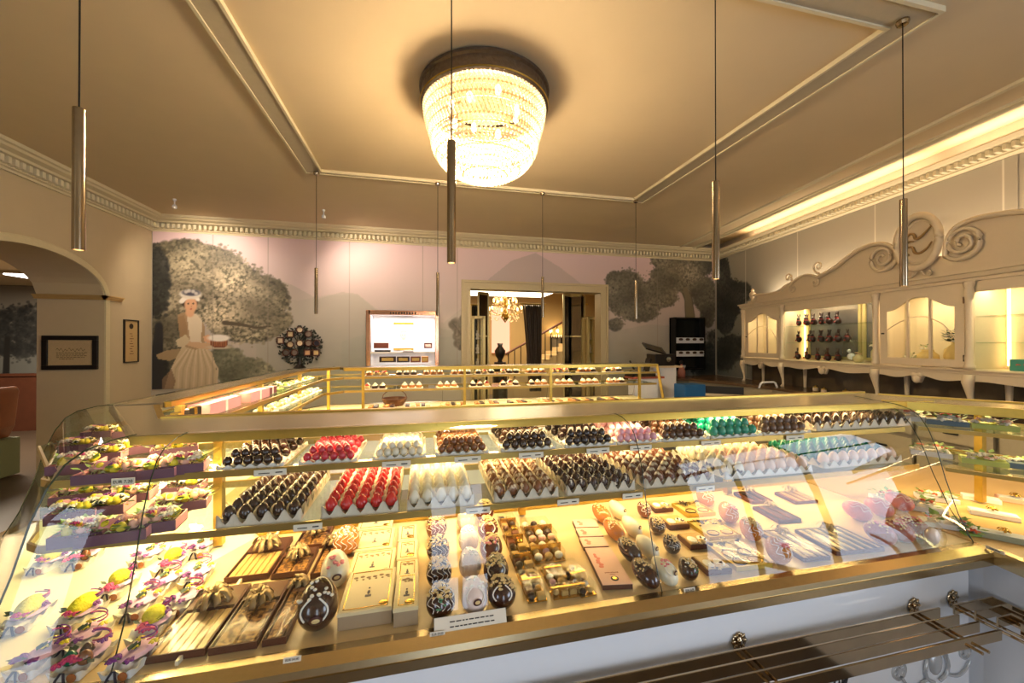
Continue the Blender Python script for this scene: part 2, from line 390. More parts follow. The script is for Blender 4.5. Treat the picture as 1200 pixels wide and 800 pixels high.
ridge([(300, 345), (350, 352), (385, 345), (420, 345), (445, 365), (520, 378), (560, 345), (590, 330)], (.62, .62, .56), .25)
ridge([(400, 400), (450, 385), (520, 395), (600, 390), (700, 392), (760, 380), (840, 385)], (.60, .61, .57), .35)
lo = cv.noise(3., 4); cv.blend(np.clip(1.9-cv.Z, 0, 1)*np.clip((lo-.4)*3, 0, 1), (.52, .53, .47), .5)
def E(x, y, rx_, ry_): X, z = W(x, y); s_ = (W(x+10, y)[0]-W(x, y)[0])/10; return (X, z, rx_*s_, ry_*s_*.97)
T1 = [E(195, 340, 34, 60), E(200, 400, 34, 70), E(235, 315, 55, 34), E(265, 345, 55, 45), E(290, 375, 48, 30), E(310, 350, 28, 30), E(215, 300, 40, 22), E(325, 375, 16, 12), E(185, 430, 18, 40)]
cv.foliage(T1, 15000, (.24, .23, .19), (.47, .45, .36), (.92, .85, .73), *W(262, 352), .95, 3)
cv.foliage([E(290, 440, 32, 22), E(265, 425, 22, 22), E(320, 450, 22, 10)], 1500, (.36, .37, .30), (.56, .56, .47), (.68, .66, .55), *W(300, 430), .5, 4)
cv.foliage([E(183, 330, 14, 50), E(184, 440, 13, 30)], 900, (.12, .13, .14), (.22, .23, .21), (.3, .3, .28), *W(180, 300), .3, 9)
cv.line([W(262, 378), W(282, 380), W(300, 384), W(318, 382)], .035, .012, (.34, .30, .24))
cv.line([W(182, 470), W(184, 420), W(186, 380)], .10, .05, (.16, .16, .17))
cv.foliage([E(547, 378, 7, 10), E(540, 395, 7, 14), E(533, 380, 5, 6)], 260, (.40, .37, .32), (.52, .48, .42), (.6, .56, .5), *W(545, 370), .3, 5)
cv.line([W(546, 412), W(543, 396), W(536, 385), W(530, 378)], .02, .008, (.35, .32, .28))
TR = (.40, .37, .32)
cv.line([W(809, 372), W(807, 350), W(800, 335), W(785, 318), W(778, 300)], .11, .03, TR); cv.line([W(807, 350), W(815, 332), W(828, 318)], .06, .03, TR)
cv.line([W(800, 335), W(780, 330), W(762, 345)], .045, .015, TR)
cv.foliage([E(735, 345, 24, 26), E(722, 335, 12, 16), E(750, 365, 22, 10), E(785, 300, 22, 18), E(795, 325, 32, 14), E(770, 345, 24, 14), E(822, 300, 18, 20), E(826, 345, 14, 18), E(722, 380, 8, 6), E(830, 365, 8, 16)],
           8500, (.33, .32, .29), (.52, .50, .44), (.70, .66, .57), *W(800, 320), .7, 6)
cv.line([W(809, 372), W(807, 350), W(803, 338)], .09, .05, (.50, .46, .38))
cv.foliage([E(838, 415, 14, 26), E(825, 425, 22, 14)], 700, (.18, .19, .18), (.30, .31, .28), (.4, .4, .36), *W(838, 400), .3, 8)
# the painted lady with her cake, in the print itself
Q = lambda u, v: W(170+u/4.2087, 280+v/4.2087)
skin = (.85, .66, .52); dress = (.78, .70, .57)
cv.poly([Q(55, 570), Q(110, 548), Q(170, 540), (Q(185, 575)), Q(120, 600), Q(60, 590)], (.62, .53, .40))
cv.poly([Q(190, 515), Q(290, 530), Q(330, 560), Q(345, 610), Q(362, 720), Q(362, 820), Q(80, 820), Q(88, 760), Q(118, 660), Q(150, 590)], dress)
for k in range(13):
    u = 120+k*19; cv.line([Q(205+k*8, 545), Q(u+10, 640), Q(u, 815)], .008, .014, (.72, .64, .51) if k % 2 else (.83, .75, .63))
cv.poly([Q(85, 690), Q(130, 640), Q(150, 700), Q(120, 815), Q(80, 815)], (.52, .42, .33), .8)
cv.poly([Q(160, 372), Q(200, 358), Q(232, 372), Q(268, 385), Q(292, 430), Q(292, 520), Q(250, 548), Q(190, 530), Q(172, 470)], (.66, .55, .42))
cv.poly([Q(205, 372), Q(250, 366), Q(280, 402), Q(276, 500), Q(285, 530), Q(225, 530), Q(212, 440)], (.86, .80, .70))
cv.poly([Q(158, 385), Q(190, 375), Q(208, 440), Q(200, 500), Q(172, 490)], (.62, .50, .37))
cv.poly([Q(185, 490), Q(220, 505), Q(330, 515), Q(325, 542), Q(260, 540), Q(190, 520)], (.80, .66, .52))
cv.poly([Q(150, 500), Q(200, 470), Q(222, 500), Q(190, 535), Q(160, 530)], (.80, .73, .60))
cv.poly([Q(285, 480), Q(315, 470), Q(330, 500), Q(320, 515), Q(290, 505)], skin)
cv.line([Q(218, 350), Q(220, 372)], .05, .06, skin)
cv.blend(cv.ellm(*Q(218, 308), .115, .11), (.20, .15, .12)); cv.blend(cv.ellm(*Q(224, 325), .085, .125), skin)
for u in (212, 236): cv.dab(*Q(u, 318), .014, (.15, .10, .08), 1.)
cv.dab(*Q(226, 345), .014, (.70, .30, .25), .9); cv.dab(*Q(226, 332), .01, (.70, .50, .40), .7)
cv.line([Q(178, 308), Q(195, 290), Q(222, 281), Q(250, 287), Q(262, 302)], .035, .03, (.93, .90, .86))
cv.blend(cv.ellm(*Q(222, 272), .15, .075), (.86, .83, .78)); cv.blend(cv.ellm(*Q(225, 264), .12, .05), (.28, .28, .34))
for u, v in ((200, 260), (215, 255), (235, 258), (250, 268)): cv.dab(*Q(u, v), .03, (.85, .82, .78), .8)
cv.blend(cv.ellm(*Q(366, 533), .17, .03), (.80, .74, .64)); cv.poly([Q(322, 492), Q(405, 490), Q(408, 522), Q(388, 536), Q(345, 536), Q(322, 524)], (.45, .24, .16))
for k in range(7): cv.line([Q(330+k*11, 495), Q(332+k*11, 530)], .006, .006, (.66, .42, .28))
cv.blend(cv.ellm(*Q(363, 488), .155, .055), (.95, .92, .88))
for xx in (-3.2, -2.43, -1.2, -.0, .6, 4.6): cv.blend((np.abs(cv.X-xx) < .007).astype(float), (.55, .50, .45), .5)
LM = cv.build('landscape_mural', lambda x: (x, 6.985), [(DX0-.02, DX1+.02, 0, DZ+.02), (NX0, NX1, NZ0, NZ1)], M_mural)
tag(LM, 'pale landscape mural on the back wall with a painted lady holding a cake', 'mural')
# its dark tree runs on round the corner onto the right wall
cw = Canvas(0., 4.6, .95, 3.33)                          # x = distance from the corner towards the viewer
t = np.clip((cw.Z-1.0)/2.3, 0, 1)[..., None]; cw.im[:] = np.array((.44, .46, .44))*(1-t)+np.array((.66, .64, .59))*t
cw.blend(np.clip(cw.X/1.6-.2, 0, 1), (.68, .65, .59), .85)
cw.foliage([(.18, 2.95, .25, .4), (.4, 2.45, .38, .42), (.28, 2.1, .3, .3), (.75, 2.55, .28, .2), (.12, 2.6, .2, .5)], 3600, (.18, .19, .19), (.33, .34, .33), (.42, .42, .39), 0, 3, .5, 3)
cw.foliage([(.5, 1.5, .55, .25), (.2, 1.35, .4, .3), (1.1, 1.4, .4, .2)], 1600, (.20, .21, .20), (.32, .33, .31), (.4, .4, .36), 1, 1.2, .5, 4)
for xx in (.9, 2.1, 3.3, 4.5): cw.blend((np.abs(cw.X-xx) < .008).astype(float), (.88, .86, .80), .9)
def wallxf(d): Y = 6.98-d/HN; return (WR(Y)-.012, Y)
o = cw.build('landscape_mural', wallxf, [], M_mural)
tag(o, 'dark tree mural continuing round the corner onto the right wall behind the cream cabinet', 'mural')
# ------------------------------------------------------------------ pendants
def pendant(x, y, zb, L, label, lit=True):
    t = thing('pendant_lamp', label, 'pendant lamp', (x, y, CEIL-.03), 0, None)
    h = CEIL-.03
    b = MB(); b.lathe([(.0, .0), (.03, .0), (.032, -.012), (.026, -.028), (.008, -.03)], 14); b.build('ceiling_rose', M_brass, t, smooth=False)
    b = MB(); b.lathe([(.0028, -.03), (.0028, zb+L-h)], 8); b.build('cord', M_dark, t)
    b = MB(); b.lathe([(.006, zb+L+.004-h), (.0175, zb+L+.002-h), (.018, zb+L-h), (.018, zb-h), (.016, zb-h), (.016, zb+.03-h), (.0, zb+.03-h)], 28, caps=False); b.build('tube_shade', M_brass, t, smooth=False)
    b = MB(); b.lathe([(.0155, .0), (.0155, .012)], 16, (0, 0, zb+.006-h)); b.build('lamp_lens', emit('lamp_lens', (1, .86, .66), 6.), t)
    l = bpy.data.lights.new('pendant_spot', 'SPOT'); l.energy = 2.2; l.color = (1, .82, .58); l.spot_size = R(75); l.spot_blend = .6; l.shadow_soft_size = .015
    o = bpy.data.objects.new('pendant_spot', l); col.objects.link(o); o.location = (x, y, zb-.005)
near = [(-1.19, 1.69), (.115, 1.62), (1.47, 1.72), (2.71, 1.69)]
far_ = [(-1.135, 4.63), (.17, 4.62), (1.45, 4.63), (2.72, 4.61)]
for (x, y), w in zip(near, ('leftmost of the four near brass tube pendants, in front of the left wall', 'near brass tube pendant crossing in front of the chandelier', 'near brass tube pendant in front of the right mural tree', 'near tube pendant in front of the oval crest on the right')): pendant(x, y, 1.93, .50, w)
for (x, y), w in zip(far_, ('far slim tube pendant hanging above the tree of small frames', 'far slim tube pendant beside the lit wall niche', 'far slim tube pendant hanging in front of the lobby doorway', 'far slim tube pendant between doorway and right mural tree')): pendant(x, y, 1.92, .50, w)

# ------------------------------------------------------------------ chandelier
CX, CY = .46, 2.93
ch = thing('chandelier', 'round crystal basket chandelier glowing on the ceiling under a dark metal ring', 'chandelier', (CX, CY, CEIL))
b = MB(); b.lathe([(.40, 0), (.475, 0), (.488, -.012), (.486, -.03), (.470, -.04), (.466, -.105), (.478, -.115), (.478, -.132), (.462, -.14), (.44, -.14), (.44, -.02)], 64, caps=False)
b.build('ceiling_ring', mat('bronze_ring', (.40, .36, .32), .35, .8, var=.35, scale=35, bump=.6), ch)
b = MB(); b.lathe([(.479, -.118), (.484, -.124), (.479, -.130)], 64, caps=False); b.build('gilt_bead', M_gold, ch)
b = MB(); b.lathe([(.44, -.01), (.0, -.008)], 40, caps=False); b.build('mirror_back', M_brass, ch)
def basket(t): # t 0 at the ring, 1 at the bottom
    if t < .55: u = t/.55; return (.455-.055*u**1.8, -.125-.25*u)
    u = (t-.55)/.45; return (.40*math.cos(u*PI/2*.95)**.92, -.375-.27*math.sin(u*PI/2))
M_cry = mat('crystal', (.86, .80, .70), .08, 0, var=.02, emis=(1, .83, .58), es=.45)  # emission stands in for bulb light caught in the beads
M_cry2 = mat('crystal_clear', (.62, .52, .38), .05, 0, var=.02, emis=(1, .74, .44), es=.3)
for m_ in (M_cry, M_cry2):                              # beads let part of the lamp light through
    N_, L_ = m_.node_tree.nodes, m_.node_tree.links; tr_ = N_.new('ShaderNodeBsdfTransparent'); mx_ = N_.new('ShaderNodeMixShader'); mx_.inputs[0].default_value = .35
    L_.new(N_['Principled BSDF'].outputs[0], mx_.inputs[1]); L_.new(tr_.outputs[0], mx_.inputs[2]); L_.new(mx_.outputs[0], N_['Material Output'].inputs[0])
allc = []
rows = 30
for k in range(rows):
    r, z = basket((k+.5)/rows); nn = int(2*PI*max(r, .03)/.03); 
    for i in range(nn):
        a = 2*PI*(i+.5*(k % 2))/nn; allc.append((r*math.cos(a), r*math.sin(a), z, k))
cm = MB(); cm.lathe([(.0, -.0135), (.0105, -.003), (.0105, .004), (.0, .0125)], 7, caps=False); me = None
sel = sorted(allc, key=lambda c: math.hypot(c[0]+.2, c[1]+2.9+0)+abs(c[2])*0+ (.4 if c[3] % 3 else 0))[:100]
so = set(sel); first = None
for (x, y, z, k) in sel:
    if first is None: first = cm.build('crystal', M_cry, ch); o = first
    else: o = first.copy(); col.objects.link(o)
    o.location = (x, y, z); o.parent = ch
b = MB()
for c in allc:
    if c in so: continue
    x, y, z, k = c; b.mi = 0 if (k % 4) else 1
    b.lathe([(.0, -.0135), (.0105, -.003), (.0105, .004), (.0, .0125)], 6, (x, y, z), caps=False)
tag(b.build('crystal_strings', [M_cry, M_cry2], ch), kind='stuff')
b = MB()
for t_ in (.02, .34, .6, .74, .9):
    r, z = basket(t_); b.tube([(r*.975*math.cos(a*PI/24), r*.975*math.sin(a*PI/24), z) for a in range(48)], .004, 6, True)
b.build('basket_hoops', M_gold, ch)
M_bulb = emit('bulb', (1, .82, .55), 14)
for i in range(8):
    a = i*PI/4+.2; b = MB(); b.ell((0, 0, 0), (.022, .022, .04), 10, 6); b.build('bulb', M_bulb, ch, (.26*math.cos(a), .26*math.sin(a), -.13-.05*(i % 2)), True)
point('chandelier_light', (CX, CY, CEIL-.46), 240, (1, .765, .47), .22)
area('chandelier_up', (CX, CY, CEIL-.64), (0, 0, 0), .3, .3, 60, (1, .78, .50))

# ------------------------------------------------------------------ frames and signs on the left side
M_blk = mat('black_wood', (.09, .07, .06), .35, var=.2)
(xa, za), (xb, zb) = PY(49, 393, 6.08), PY(114.5, 432.5, 6.08)
t = thing('framed_certificate', 'certificate in a wide black wooden frame hanging inside the arch', 'picture frame', ((xa+xb)/2, AY1-.001, (za+zb)/2))
w, h = (xb-xa)/2, (za-zb)/2; f = .055
b = MB()
for (a0, a1, c0, c1) in ((-w, w, h-f, h), (-w, w, -h, -h+f), (-w, -w+f, -h+f, h-f), (w-f, w, -h+f, h-f)): b.box(a0, a1, -.03, 0, c0, c1)
b.build('frame', M_blk, t, bevel=.004)
b = MB(); b.box(-w+f, w-f, -.008, -.003, -h+f, h-f); b.build('paper', mat('old_paper', (.87, .74, .58), .7, var=.06), t)
b = MB()
random.seed(3)
p = []
for k in range(60): u = k/59; p.append((-.15+.30*u, -.0095, .035+.014*math.sin(u*46)+.008*math.sin(u*17)))
b.strip(p, (0, 0, 1), .007)
for r_ in range(5):
    zz = -.005-r_*.02; x = -.15+(.03 if r_ == 4 else 0)
    while x < (.14 if r_ < 4 else .03): L_ = random.uniform(.012, .035); b.box(x, x+L_, -.0095, -.009, zz, zz+.006); x += L_+.008
b.build('handwriting', mat('faded_ink', (.32, .19, .13), .8), t)
b = MB(); b.box(-w+f, w-f, -.014, -.012, -h+f, h-f); b.build('glazing', M_glass, t)
ya, za = PX(144, 374, WX1); yb, zb = PX(161, 424, WX1)
t = thing('narrow_framed_sign', 'narrow upright framed notice with a dark round seal beside the arch', 'sign', (WX1, (ya+yb)/2, (za+zb)/2))
w, h = abs(yb-ya)/2, (za-zb)/2; f = .014
b = MB()
for (a0, a1, c0, c1) in ((-w, w, h-f, h), (-w, w, -h, -h+f), (-w, -w+f, -h+f, h-f), (w-f, w, -h+f, h-f)): b.box(0, .022, a0, a1, c0, c1)
b.build('frame', M_blk, t)
b = MB(); b.box(.002, .010, -w+f, w-f, -h+f, h-f); b.build('paper', mat('buff_paper', (.74, .62, .42), .7), t)
b = MB(); b.lathe([(0, .0), (.038, .0), (.038, .003), (0, .003)], 18, caps=False); o = b.build('round_seal', M_ink, t, (.0105, 0, h-.09)); o.rotation_euler = (0, PI/2, 0)
b = MB()
for k in range(9): b.box(.0102, .0112, -.03+.02*(k % 2), .02+.015*(k % 3), h-.20-k*.035, h-.192-k*.035)
b.build('printed_lines', MATS['faded_ink'], t)

# adjoining room seen through the arch
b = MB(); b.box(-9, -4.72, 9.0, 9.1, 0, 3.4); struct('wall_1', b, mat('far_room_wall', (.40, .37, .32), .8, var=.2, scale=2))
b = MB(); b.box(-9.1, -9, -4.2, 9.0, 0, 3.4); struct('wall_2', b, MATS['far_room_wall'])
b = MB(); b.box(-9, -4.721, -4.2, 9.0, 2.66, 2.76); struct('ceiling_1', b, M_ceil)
cz = Canvas(-9., -4.72, .9, 2.65)
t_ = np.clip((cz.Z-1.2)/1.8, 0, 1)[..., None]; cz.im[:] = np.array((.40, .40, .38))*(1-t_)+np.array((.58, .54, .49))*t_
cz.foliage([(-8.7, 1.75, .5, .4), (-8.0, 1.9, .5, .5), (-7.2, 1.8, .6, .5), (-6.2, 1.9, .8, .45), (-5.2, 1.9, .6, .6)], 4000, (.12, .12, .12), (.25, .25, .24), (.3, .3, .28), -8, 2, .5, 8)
cz.line([(-6.6, 1.0), (-6.63, 1.7)], .05, .04, (.12, .11, .10)); cz.line([(-7.4, 1.0), (-7.38, 1.7)], .05, .04, (.12, .11, .10))
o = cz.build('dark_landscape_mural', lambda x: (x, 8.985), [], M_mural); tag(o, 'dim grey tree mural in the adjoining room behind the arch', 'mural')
t = thing('ceiling_lamp', 'bright square ceiling lamp in the room behind the arch', 'ceiling lamp', (-5.78, 7.35, 2.655))
b = MB(); b.box(-.20, .20, -.20, .20, -.04, 0); b.build('lamp_housing', M_chrome, t)
b = MB(); b.box(-.17, .17, -.17, .17, -.055, -.04); b.build('diffuser', emit('diffuser', (1, .96, .92), 7), t)
area('arch_room_light', (-6.0, 6.9, 2.58), (0, 0, 0), .6, .6, 110, (1, .85, .65))
M_wood = mat('brown_wood', (.36, .20, .13), .45, var=.25, scale=8)
t = thing('wainscot', 'dark reddish wood wainscot under the mural behind the arch', 'wall panelling', (-6.8, 8.96, 0))
b = MB(); b.box(-2.1, 2.0, -.03, 0, 0, 1.0); b.build('panel', M_wood, t); b = MB(); b.box(-2.1, 2.0, -.06, 0, 1.0, 1.05); b.build('cap_rail', M_wood, t)
t = thing('upholstered_bench', 'orange brown upholstered bench end standing behind the arch', 'bench', (-4.80, 5.55, 0), 0)
M_org = mat('orange_leather', (.50, .28, .16), .45, var=.12, scale=12)
b = MB(); prof = [(-1.0, .46), (-.10, .46), (-.04, .60), (.0, 1.03), (-.03, 1.08), (-.12, 1.07), (-.22, .72), (-.34, .56), (-1.0, .56)]
b.loft([[(u, yy, z) for u, z in prof] for yy in (-.9, .45)]); b.build('seat_and_back', M_org, t, bevel=.02)
b = MB(); x = -.98
while x < -.02: b.box(x, x+.05, -.93, .45, .02, .46); x += .062
b.build('fluted_base', mat('sage_green', (.42, .44, .33), .6), t)
t = thing('cafe_table', 'small round cafe table beside the orange bench behind the arch', 'table', (-6.35, 5.25, 0))
b = MB(); b.lathe([(0, .955), (.33, .955), (.34, .97), (.33, .985), (0, .985)], 28, caps=False); b.build('table_top', mat('pale_stone', (.72, .66, .58), .3), t)
b = MB(); b.lathe([(.2, .0), (.2, .02), (.03, .04), (.03, .955)], 16); b.build('pedestal', M_dark, t)
t = thing('fluted_planter', 'green fluted low partition in front of the orange bench', 'partition', (-4.55, 4.55, 0))
b = MB(); b.box(-.5, .5, -.02, .02, 0, .92); b.build('board', MATS['sage_green'], t)
b = MB(); x = -.49
while x < .48: b.lathe([(.022, .0), (.022, .92)], 8, (x, -.03, 0)); x += .05
b.build('fluting', MATS['sage_green'], t)

# ------------------------------------------------------------------ decorative tree of small frames on the back wall
tx, tz = W(352, 405)
t = thing('picture_tree', 'black wire tree with a dozen small round and square pictures on the mural', 'wall ornament', (tx, 6.96, tz))
k_ = (W(362, 405)[0]-W(352, 405)[0])/10                  # metres per photo pixel there
Mk_w = mat('wire_black', (.13, .15, .12), .6)
b = MB(); random.seed(11)
for i in range(46):
    a = random.uniform(0, 2*PI); r1 = random.uniform(12, 26)*k_; a2 = a+random.uniform(-.5, .5)
    p = [(0, 0, -18*k_), (r1*.4*math.cos(a2), -.01, r1*.4*math.sin(a2)-5*k_), (r1*math.cos(a), 0, r1*.95*math.sin(a))]
    b.tube(p, .006, 4)
b.build('wire_branches', Mk_w, t)
for i in range(90):
    pass
b = MB()
for i in range(260):
    a = random.uniform(0, 2*PI); r1 = (8+19*math.sqrt(random.random()))*k_
    c = (r1*math.cos(a), random.uniform(-.015, .005), r1*.93*math.sin(a)); q = random.uniform(.014, .03)
    b.ell(c, (q, .003, q*.6), 6, 3, Matrix.Rotation(random.uniform(0, PI), 3, 'Y'))
tag(b.build('leaves', Mk_w, t), kind='stuff')
b = MB(); b.lathe([(.10, 0), (.04, .05), (.03, .16), (.0, .17)], 12, (0, -.0, -28*k_)); b.build('trunk_foot', M_blk, t)
M_frm = mat('walnut_frame', (.30, .15, .10), .4)
for (px, py, rnd, c) in ((330, 399, 0, (.80, .72, .62)), (341.5, 391.5, 0, (.78, .70, .55)), (352.5, 386.5, 1, (.88, .80, .68)), (362.5, 391.5, 1, (.55, .48, .42)), (341.5, 403.5, 1, (.50, .42, .36)), (352.5, 402, 1, (.62, .50, .40)),
                         (362.5, 402, 1, (.72, .48, .40)), (372, 402, 1, (.10, .08, .16)), (336.5, 413, 1, (.35, .32, .30)), (346.5, 413, 1, (.45, .40, .36)), (361.5, 413, 0, (.84, .66, .48)), (371.5, 413, 0, (.84, .72, .50))):
    X_, z_ = W(px, py); r_ = 4.4*k_
    if rnd:
        b = MB(); b.lathe([(r_*.70, 0), (r_*.74, .016), (r_, .012), (r_, 0)], 20, caps=False); o = b.build('small_frame', M_frm, t, (X_-tx, -.03, z_-tz)); o.rotation_euler = (PI/2, 0, 0)
        b = MB(); b.lathe([(0, .004), (r_*.76, .004), (r_*.76, .0), (0, 0)], 20, caps=False); p_ = b.build('miniature', mat('mini_%d' % (px*10), c, .5, var=.35, scale=30), o)
    else:
        b = MB(); q = r_*.95
        for (a0, a1, c0, c1) in ((-q, q, q*.68, q), (-q, q, -q, -q*.68), (-q, -q*.68, -q*.68, q*.68), (q*.68, q, -q*.68, q*.68)): b.box(a0, a1, -.014, 0, c0, c1)
        o = b.build('small_frame', M_frm, t, (X_-tx, -.03, z_-tz)); b = MB(); b.box(-q*.7, q*.7, -.005, 0, -q*.7, q*.7); b.build('miniature', mat('mini_%d' % (px*10), c, .5, var=.25, scale=25), o)

# ------------------------------------------------------------------ lit niche in the back wall
M_wh = mat('bright_white', (.95, .93, .92), .5, var=.01)
b = MB(); b.box(NX0-.02, NX1+.02, 7.45, 7.47, NZ0-.02, NZ1+.02); b.box(NX0-.02, NX0, 7.0, 7.45, NZ0, NZ1); b.box(NX1, NX1+.02, 7.0, 7.45, NZ0, NZ1); b.box(NX0, NX1, 7.0, 7.45, NZ1, NZ1+.02); b.box(NX0, NX1, 7.0, 7.45, NZ0-.02, NZ0)
struct('wall_niche', b, M_wh)
M_pink = mat('rose_gold_frame', (.82, .62, .50), .18, 1., var=.15, scale=10)
t = thing('mirror_surround', 'rose gold mirror frame around the lit niche in the back wall', 'frame', ((NX0+NX1)/2, 6.97, NZ0))
w = (NX1-NX0)/2; H_ = NZ1-NZ0
b = MB(); f = .06
for (a0, a1, c0, c1) in ((-w-f*.4, w+f*.4, H_-f*.3, H_+f), (-w-f, -w+f*.2, -.05, H_+f), (w-f*.2, w+f, -.05, H_+f)): b.box(a0, a1, -.04, .0, c0, c1)
b.build('frame', M_pink, t, bevel=.008)
b = MB(); x = -.22
for k in range(10): b.box(x, x+.026, -.044, -.04, H_+.0, H_+.03); x += .045
b.build('lettering', M_ink, t)
t = thing('niche_shelf', 'white shelf with a lower compartment inside the lit niche', 'shelf', ((NX0+NX1)/2, 7.2, NZ0))
b = MB(); b.box(-w+.002, w-.002, -.15, .24, .24, .27); b.build('upper_board', M_wh, t)
b = MB(); b.box(-w+.002, w-.002, -.15, .24, .0, .03); b.build('lower_board', M_wh, t)
t = thing('portrait_picture', 'pale portrait of a man in a white and gold frame in the niche', 'picture', (W(473, 0)[0]-.02, 7.42, NZ0+.30))
pw = .165
for (c0, c1) in ((-.01, .03), (.46, .50)): b = MB(); b.box(-pw-.01, pw+.01, -.03, .02, c0, c1); b.build('gold_rail', M_gold, t)
b = MB(); b.box(-pw, pw, -.02, .02, .03, .46); b.build('canvas', M_wh, t)
b = MB(); b.ell((0, -.021, .25), (.055, .004, .08), 14, 8); b.build('painted_face', mat('pale_skin', (.90, .76, .66), .6), t)
b = MB(); b.ell((0, -.020, .33), (.06, .003, .035), 12, 5); b.ell((-.05, -.02, .27), (.015, .003, .05), 8, 5); b.build('painted_hair', mat('grey_hair', (.70, .64, .60), .8), t)
b = MB()
for c in ((-.02, -.026, .27), (.022, -.026, .27), (0, -.026, .2)): b.ell(c, (.009, .002, .005), 8, 4)
b.build('painted_features', M_ink, t)
M_brbox = mat('brown_carton', (.50, .24, .16), .5, var=.15)
def cb(px0, px1, py0, py1, Y, d, label, m, lidm=M_wh, nm='chocolate_box', cat='box'):
    xa, za = PY(px0, py1, Y); xb, zb = PY(px1, py0, Y)
    t = thing(nm, label, cat, ((xa+xb)/2, Y, za)); w_ = (xb-xa)/2; b = MB(); b.chbox(-w_, w_, 0, d, 0, (zb-za)); b.build('box', m, t)
    b = MB(); b.box(-w_*.7, w_*.7, -.003, -.0, (zb-za)*.25, (zb-za)*.75); b.build('label', lidm, t); return t
cb(438, 455, 401.5, 408, 7.08, .12, 'brown carton on a black stand at the left of the niche shelf', M_brbox, M_brbox)
cb(497, 506.5, 401.5, 408, 7.08, .12, 'pink brown carton at the right end of the niche shelf', M_brbox, M_pink)
b = MB(); xa = PY(439, 410, 7.07)[0]; b.box(xa, xa+.26, 7.06, 7.22, NZ0+.27, NZ0+.30); tag(b.build('display_stand', M_blk), 'black low stand under the brown carton in the niche', 'stand')
M_choc = mat('dark_chocolate', (.20, .10, .06), .28, var=.25, scale=25, coat=.3)
M_milk = mat('milk_chocolate', (.45, .24, .13), .32, var=.2, scale=25, coat=.2)
for i, (p0, p1, c) in enumerate(((444.5, 464, M_choc), (465, 480, M_choc), (481, 493, M_milk), (494, 502, mat('honey_carton', (.74, .50, .25), .5)))):
    cb(p0, p1, 417.5, 424.5, 7.06, .1, ('leftmost', 'second', 'third', 'rightmost')[i]+' chocolate box in the lower compartment of the lit niche', c, mat('gold_label', (.80, .66, .35), .4), group=None) if 0 else cb(p0, p1, 417.5, 424.5, 7.06, .1, ('leftmost', 'second from left', 'third from left', 'rightmost')[i]+' chocolate box in the lower compartment of the lit niche', c, mat('gold_label', (.80, .66, .35), .4))
t = thing('cake_plate', 'white plate with small flowers on the niche shelf under the portrait', 'plate', (PY(478, 0, 7.1)[0], 7.12, NZ0+.27))
b = MB(); b.lathe([(.0, .0), (.06, .0), (.13, .014), (.125, .017), (.0, .006)], 24, caps=False); b.build('plate', M_wh, t)
b = MB()
for i in range(14): a = i*.9; b.ell((.07*math.cos(a)*(i % 3)/2, .05*math.sin(a), .025), (.014, .014, .01), 7, 4)
b.build('sugar_flowers', mat('blush', (.90, .70, .62), .6), t)
area('niche_strip', ((NX0+NX1)/2, 7.15, NZ1-.02), (0, 0, 0), 1.0, .08, 9, (1, .93, .90)); area('niche_strip_low', ((NX0+NX1)/2, 7.12, NZ0+.235), (0, 0, 0), .95, .05, 2.5, (1, .92, .85))

# ------------------------------------------------------------------ doorway and lobby
M_dt = mat('door_trim', (.74, .68, .54), .45, var=.04)
b = MB()
def casing(b, x0, x1, z1, Y, wd, th): 
    b.box(x0-wd, x0, Y-th, Y, 0, z1+wd); b.box(x1, x1+wd, Y-th, Y, 0, z1+wd); b.box(x0, x1, Y-th, Y, z1, z1+wd)
casing(b, DX0+.03, DX1-.03, DZ-.03, 6.985, .16, .03); casing(b, DX0+.03, DX1-.03, DZ-.03, 6.96, .05, .025); casing(b, DX0-.09, DX1+.09, DZ+.09, 6.96, .04, .035)
b.box(DX0, DX0+.03, 6.98, 7.2, 0, DZ); b.box(DX1-.03, DX1, 6.98, 7.2, 0, DZ); b.box(DX0, DX1, 6.98, 7.2, DZ-.03, DZ)
struct('trim_door', b, M_dt)
M_lob = mat('lobby_wall', (.66, .55, .36), .7, var=.06, scale=3)
b = MB(); b.box(.28, 6.2, 12.0, 12.1, 0, 3.2); struct('wall_3', b, M_lob)
b = MB(); b.box(.28, .36, 7.12, 12.1, 0, 3.2); struct('wall_4', b, M_lob)
b = MB(); b.box(6.2, 6.3, 7.12, 12.1, 0, 3.2); struct('wall_5', b, M_lob)
b = MB(); b.box(.28, 6.3, 7.12, 12.1, 3.2, 3.3); struct('ceiling_2', b, M_ceil)
def lobby(px, py, Y): return PY(px, py, Y)
x0, z0 = lobby(574, 349, 9.6); x1, z1 = lobby(640, 343, 9.6)
t = thing('light_panel', 'long bright ceiling light panel in the lobby above the chandelier', 'ceiling light', ((x0+x1)/2, 10.2, 3.0))
b = MB(); b.box(-1.2, 1.1, -.9, .9, -.04, .0); b.build('diffuser', emit('lobby_panel', (1, .93, .78), 5), t); b = MB(); b.box(-1.25, 1.15, -.95, .95, 0, .199); b.build('housing', M_dt, t)
area('lobby_light', ((x0+x1)/2, 10.0, 2.9), (0, 0, 0), 2, 1.2, 50, (1, .78, .48))
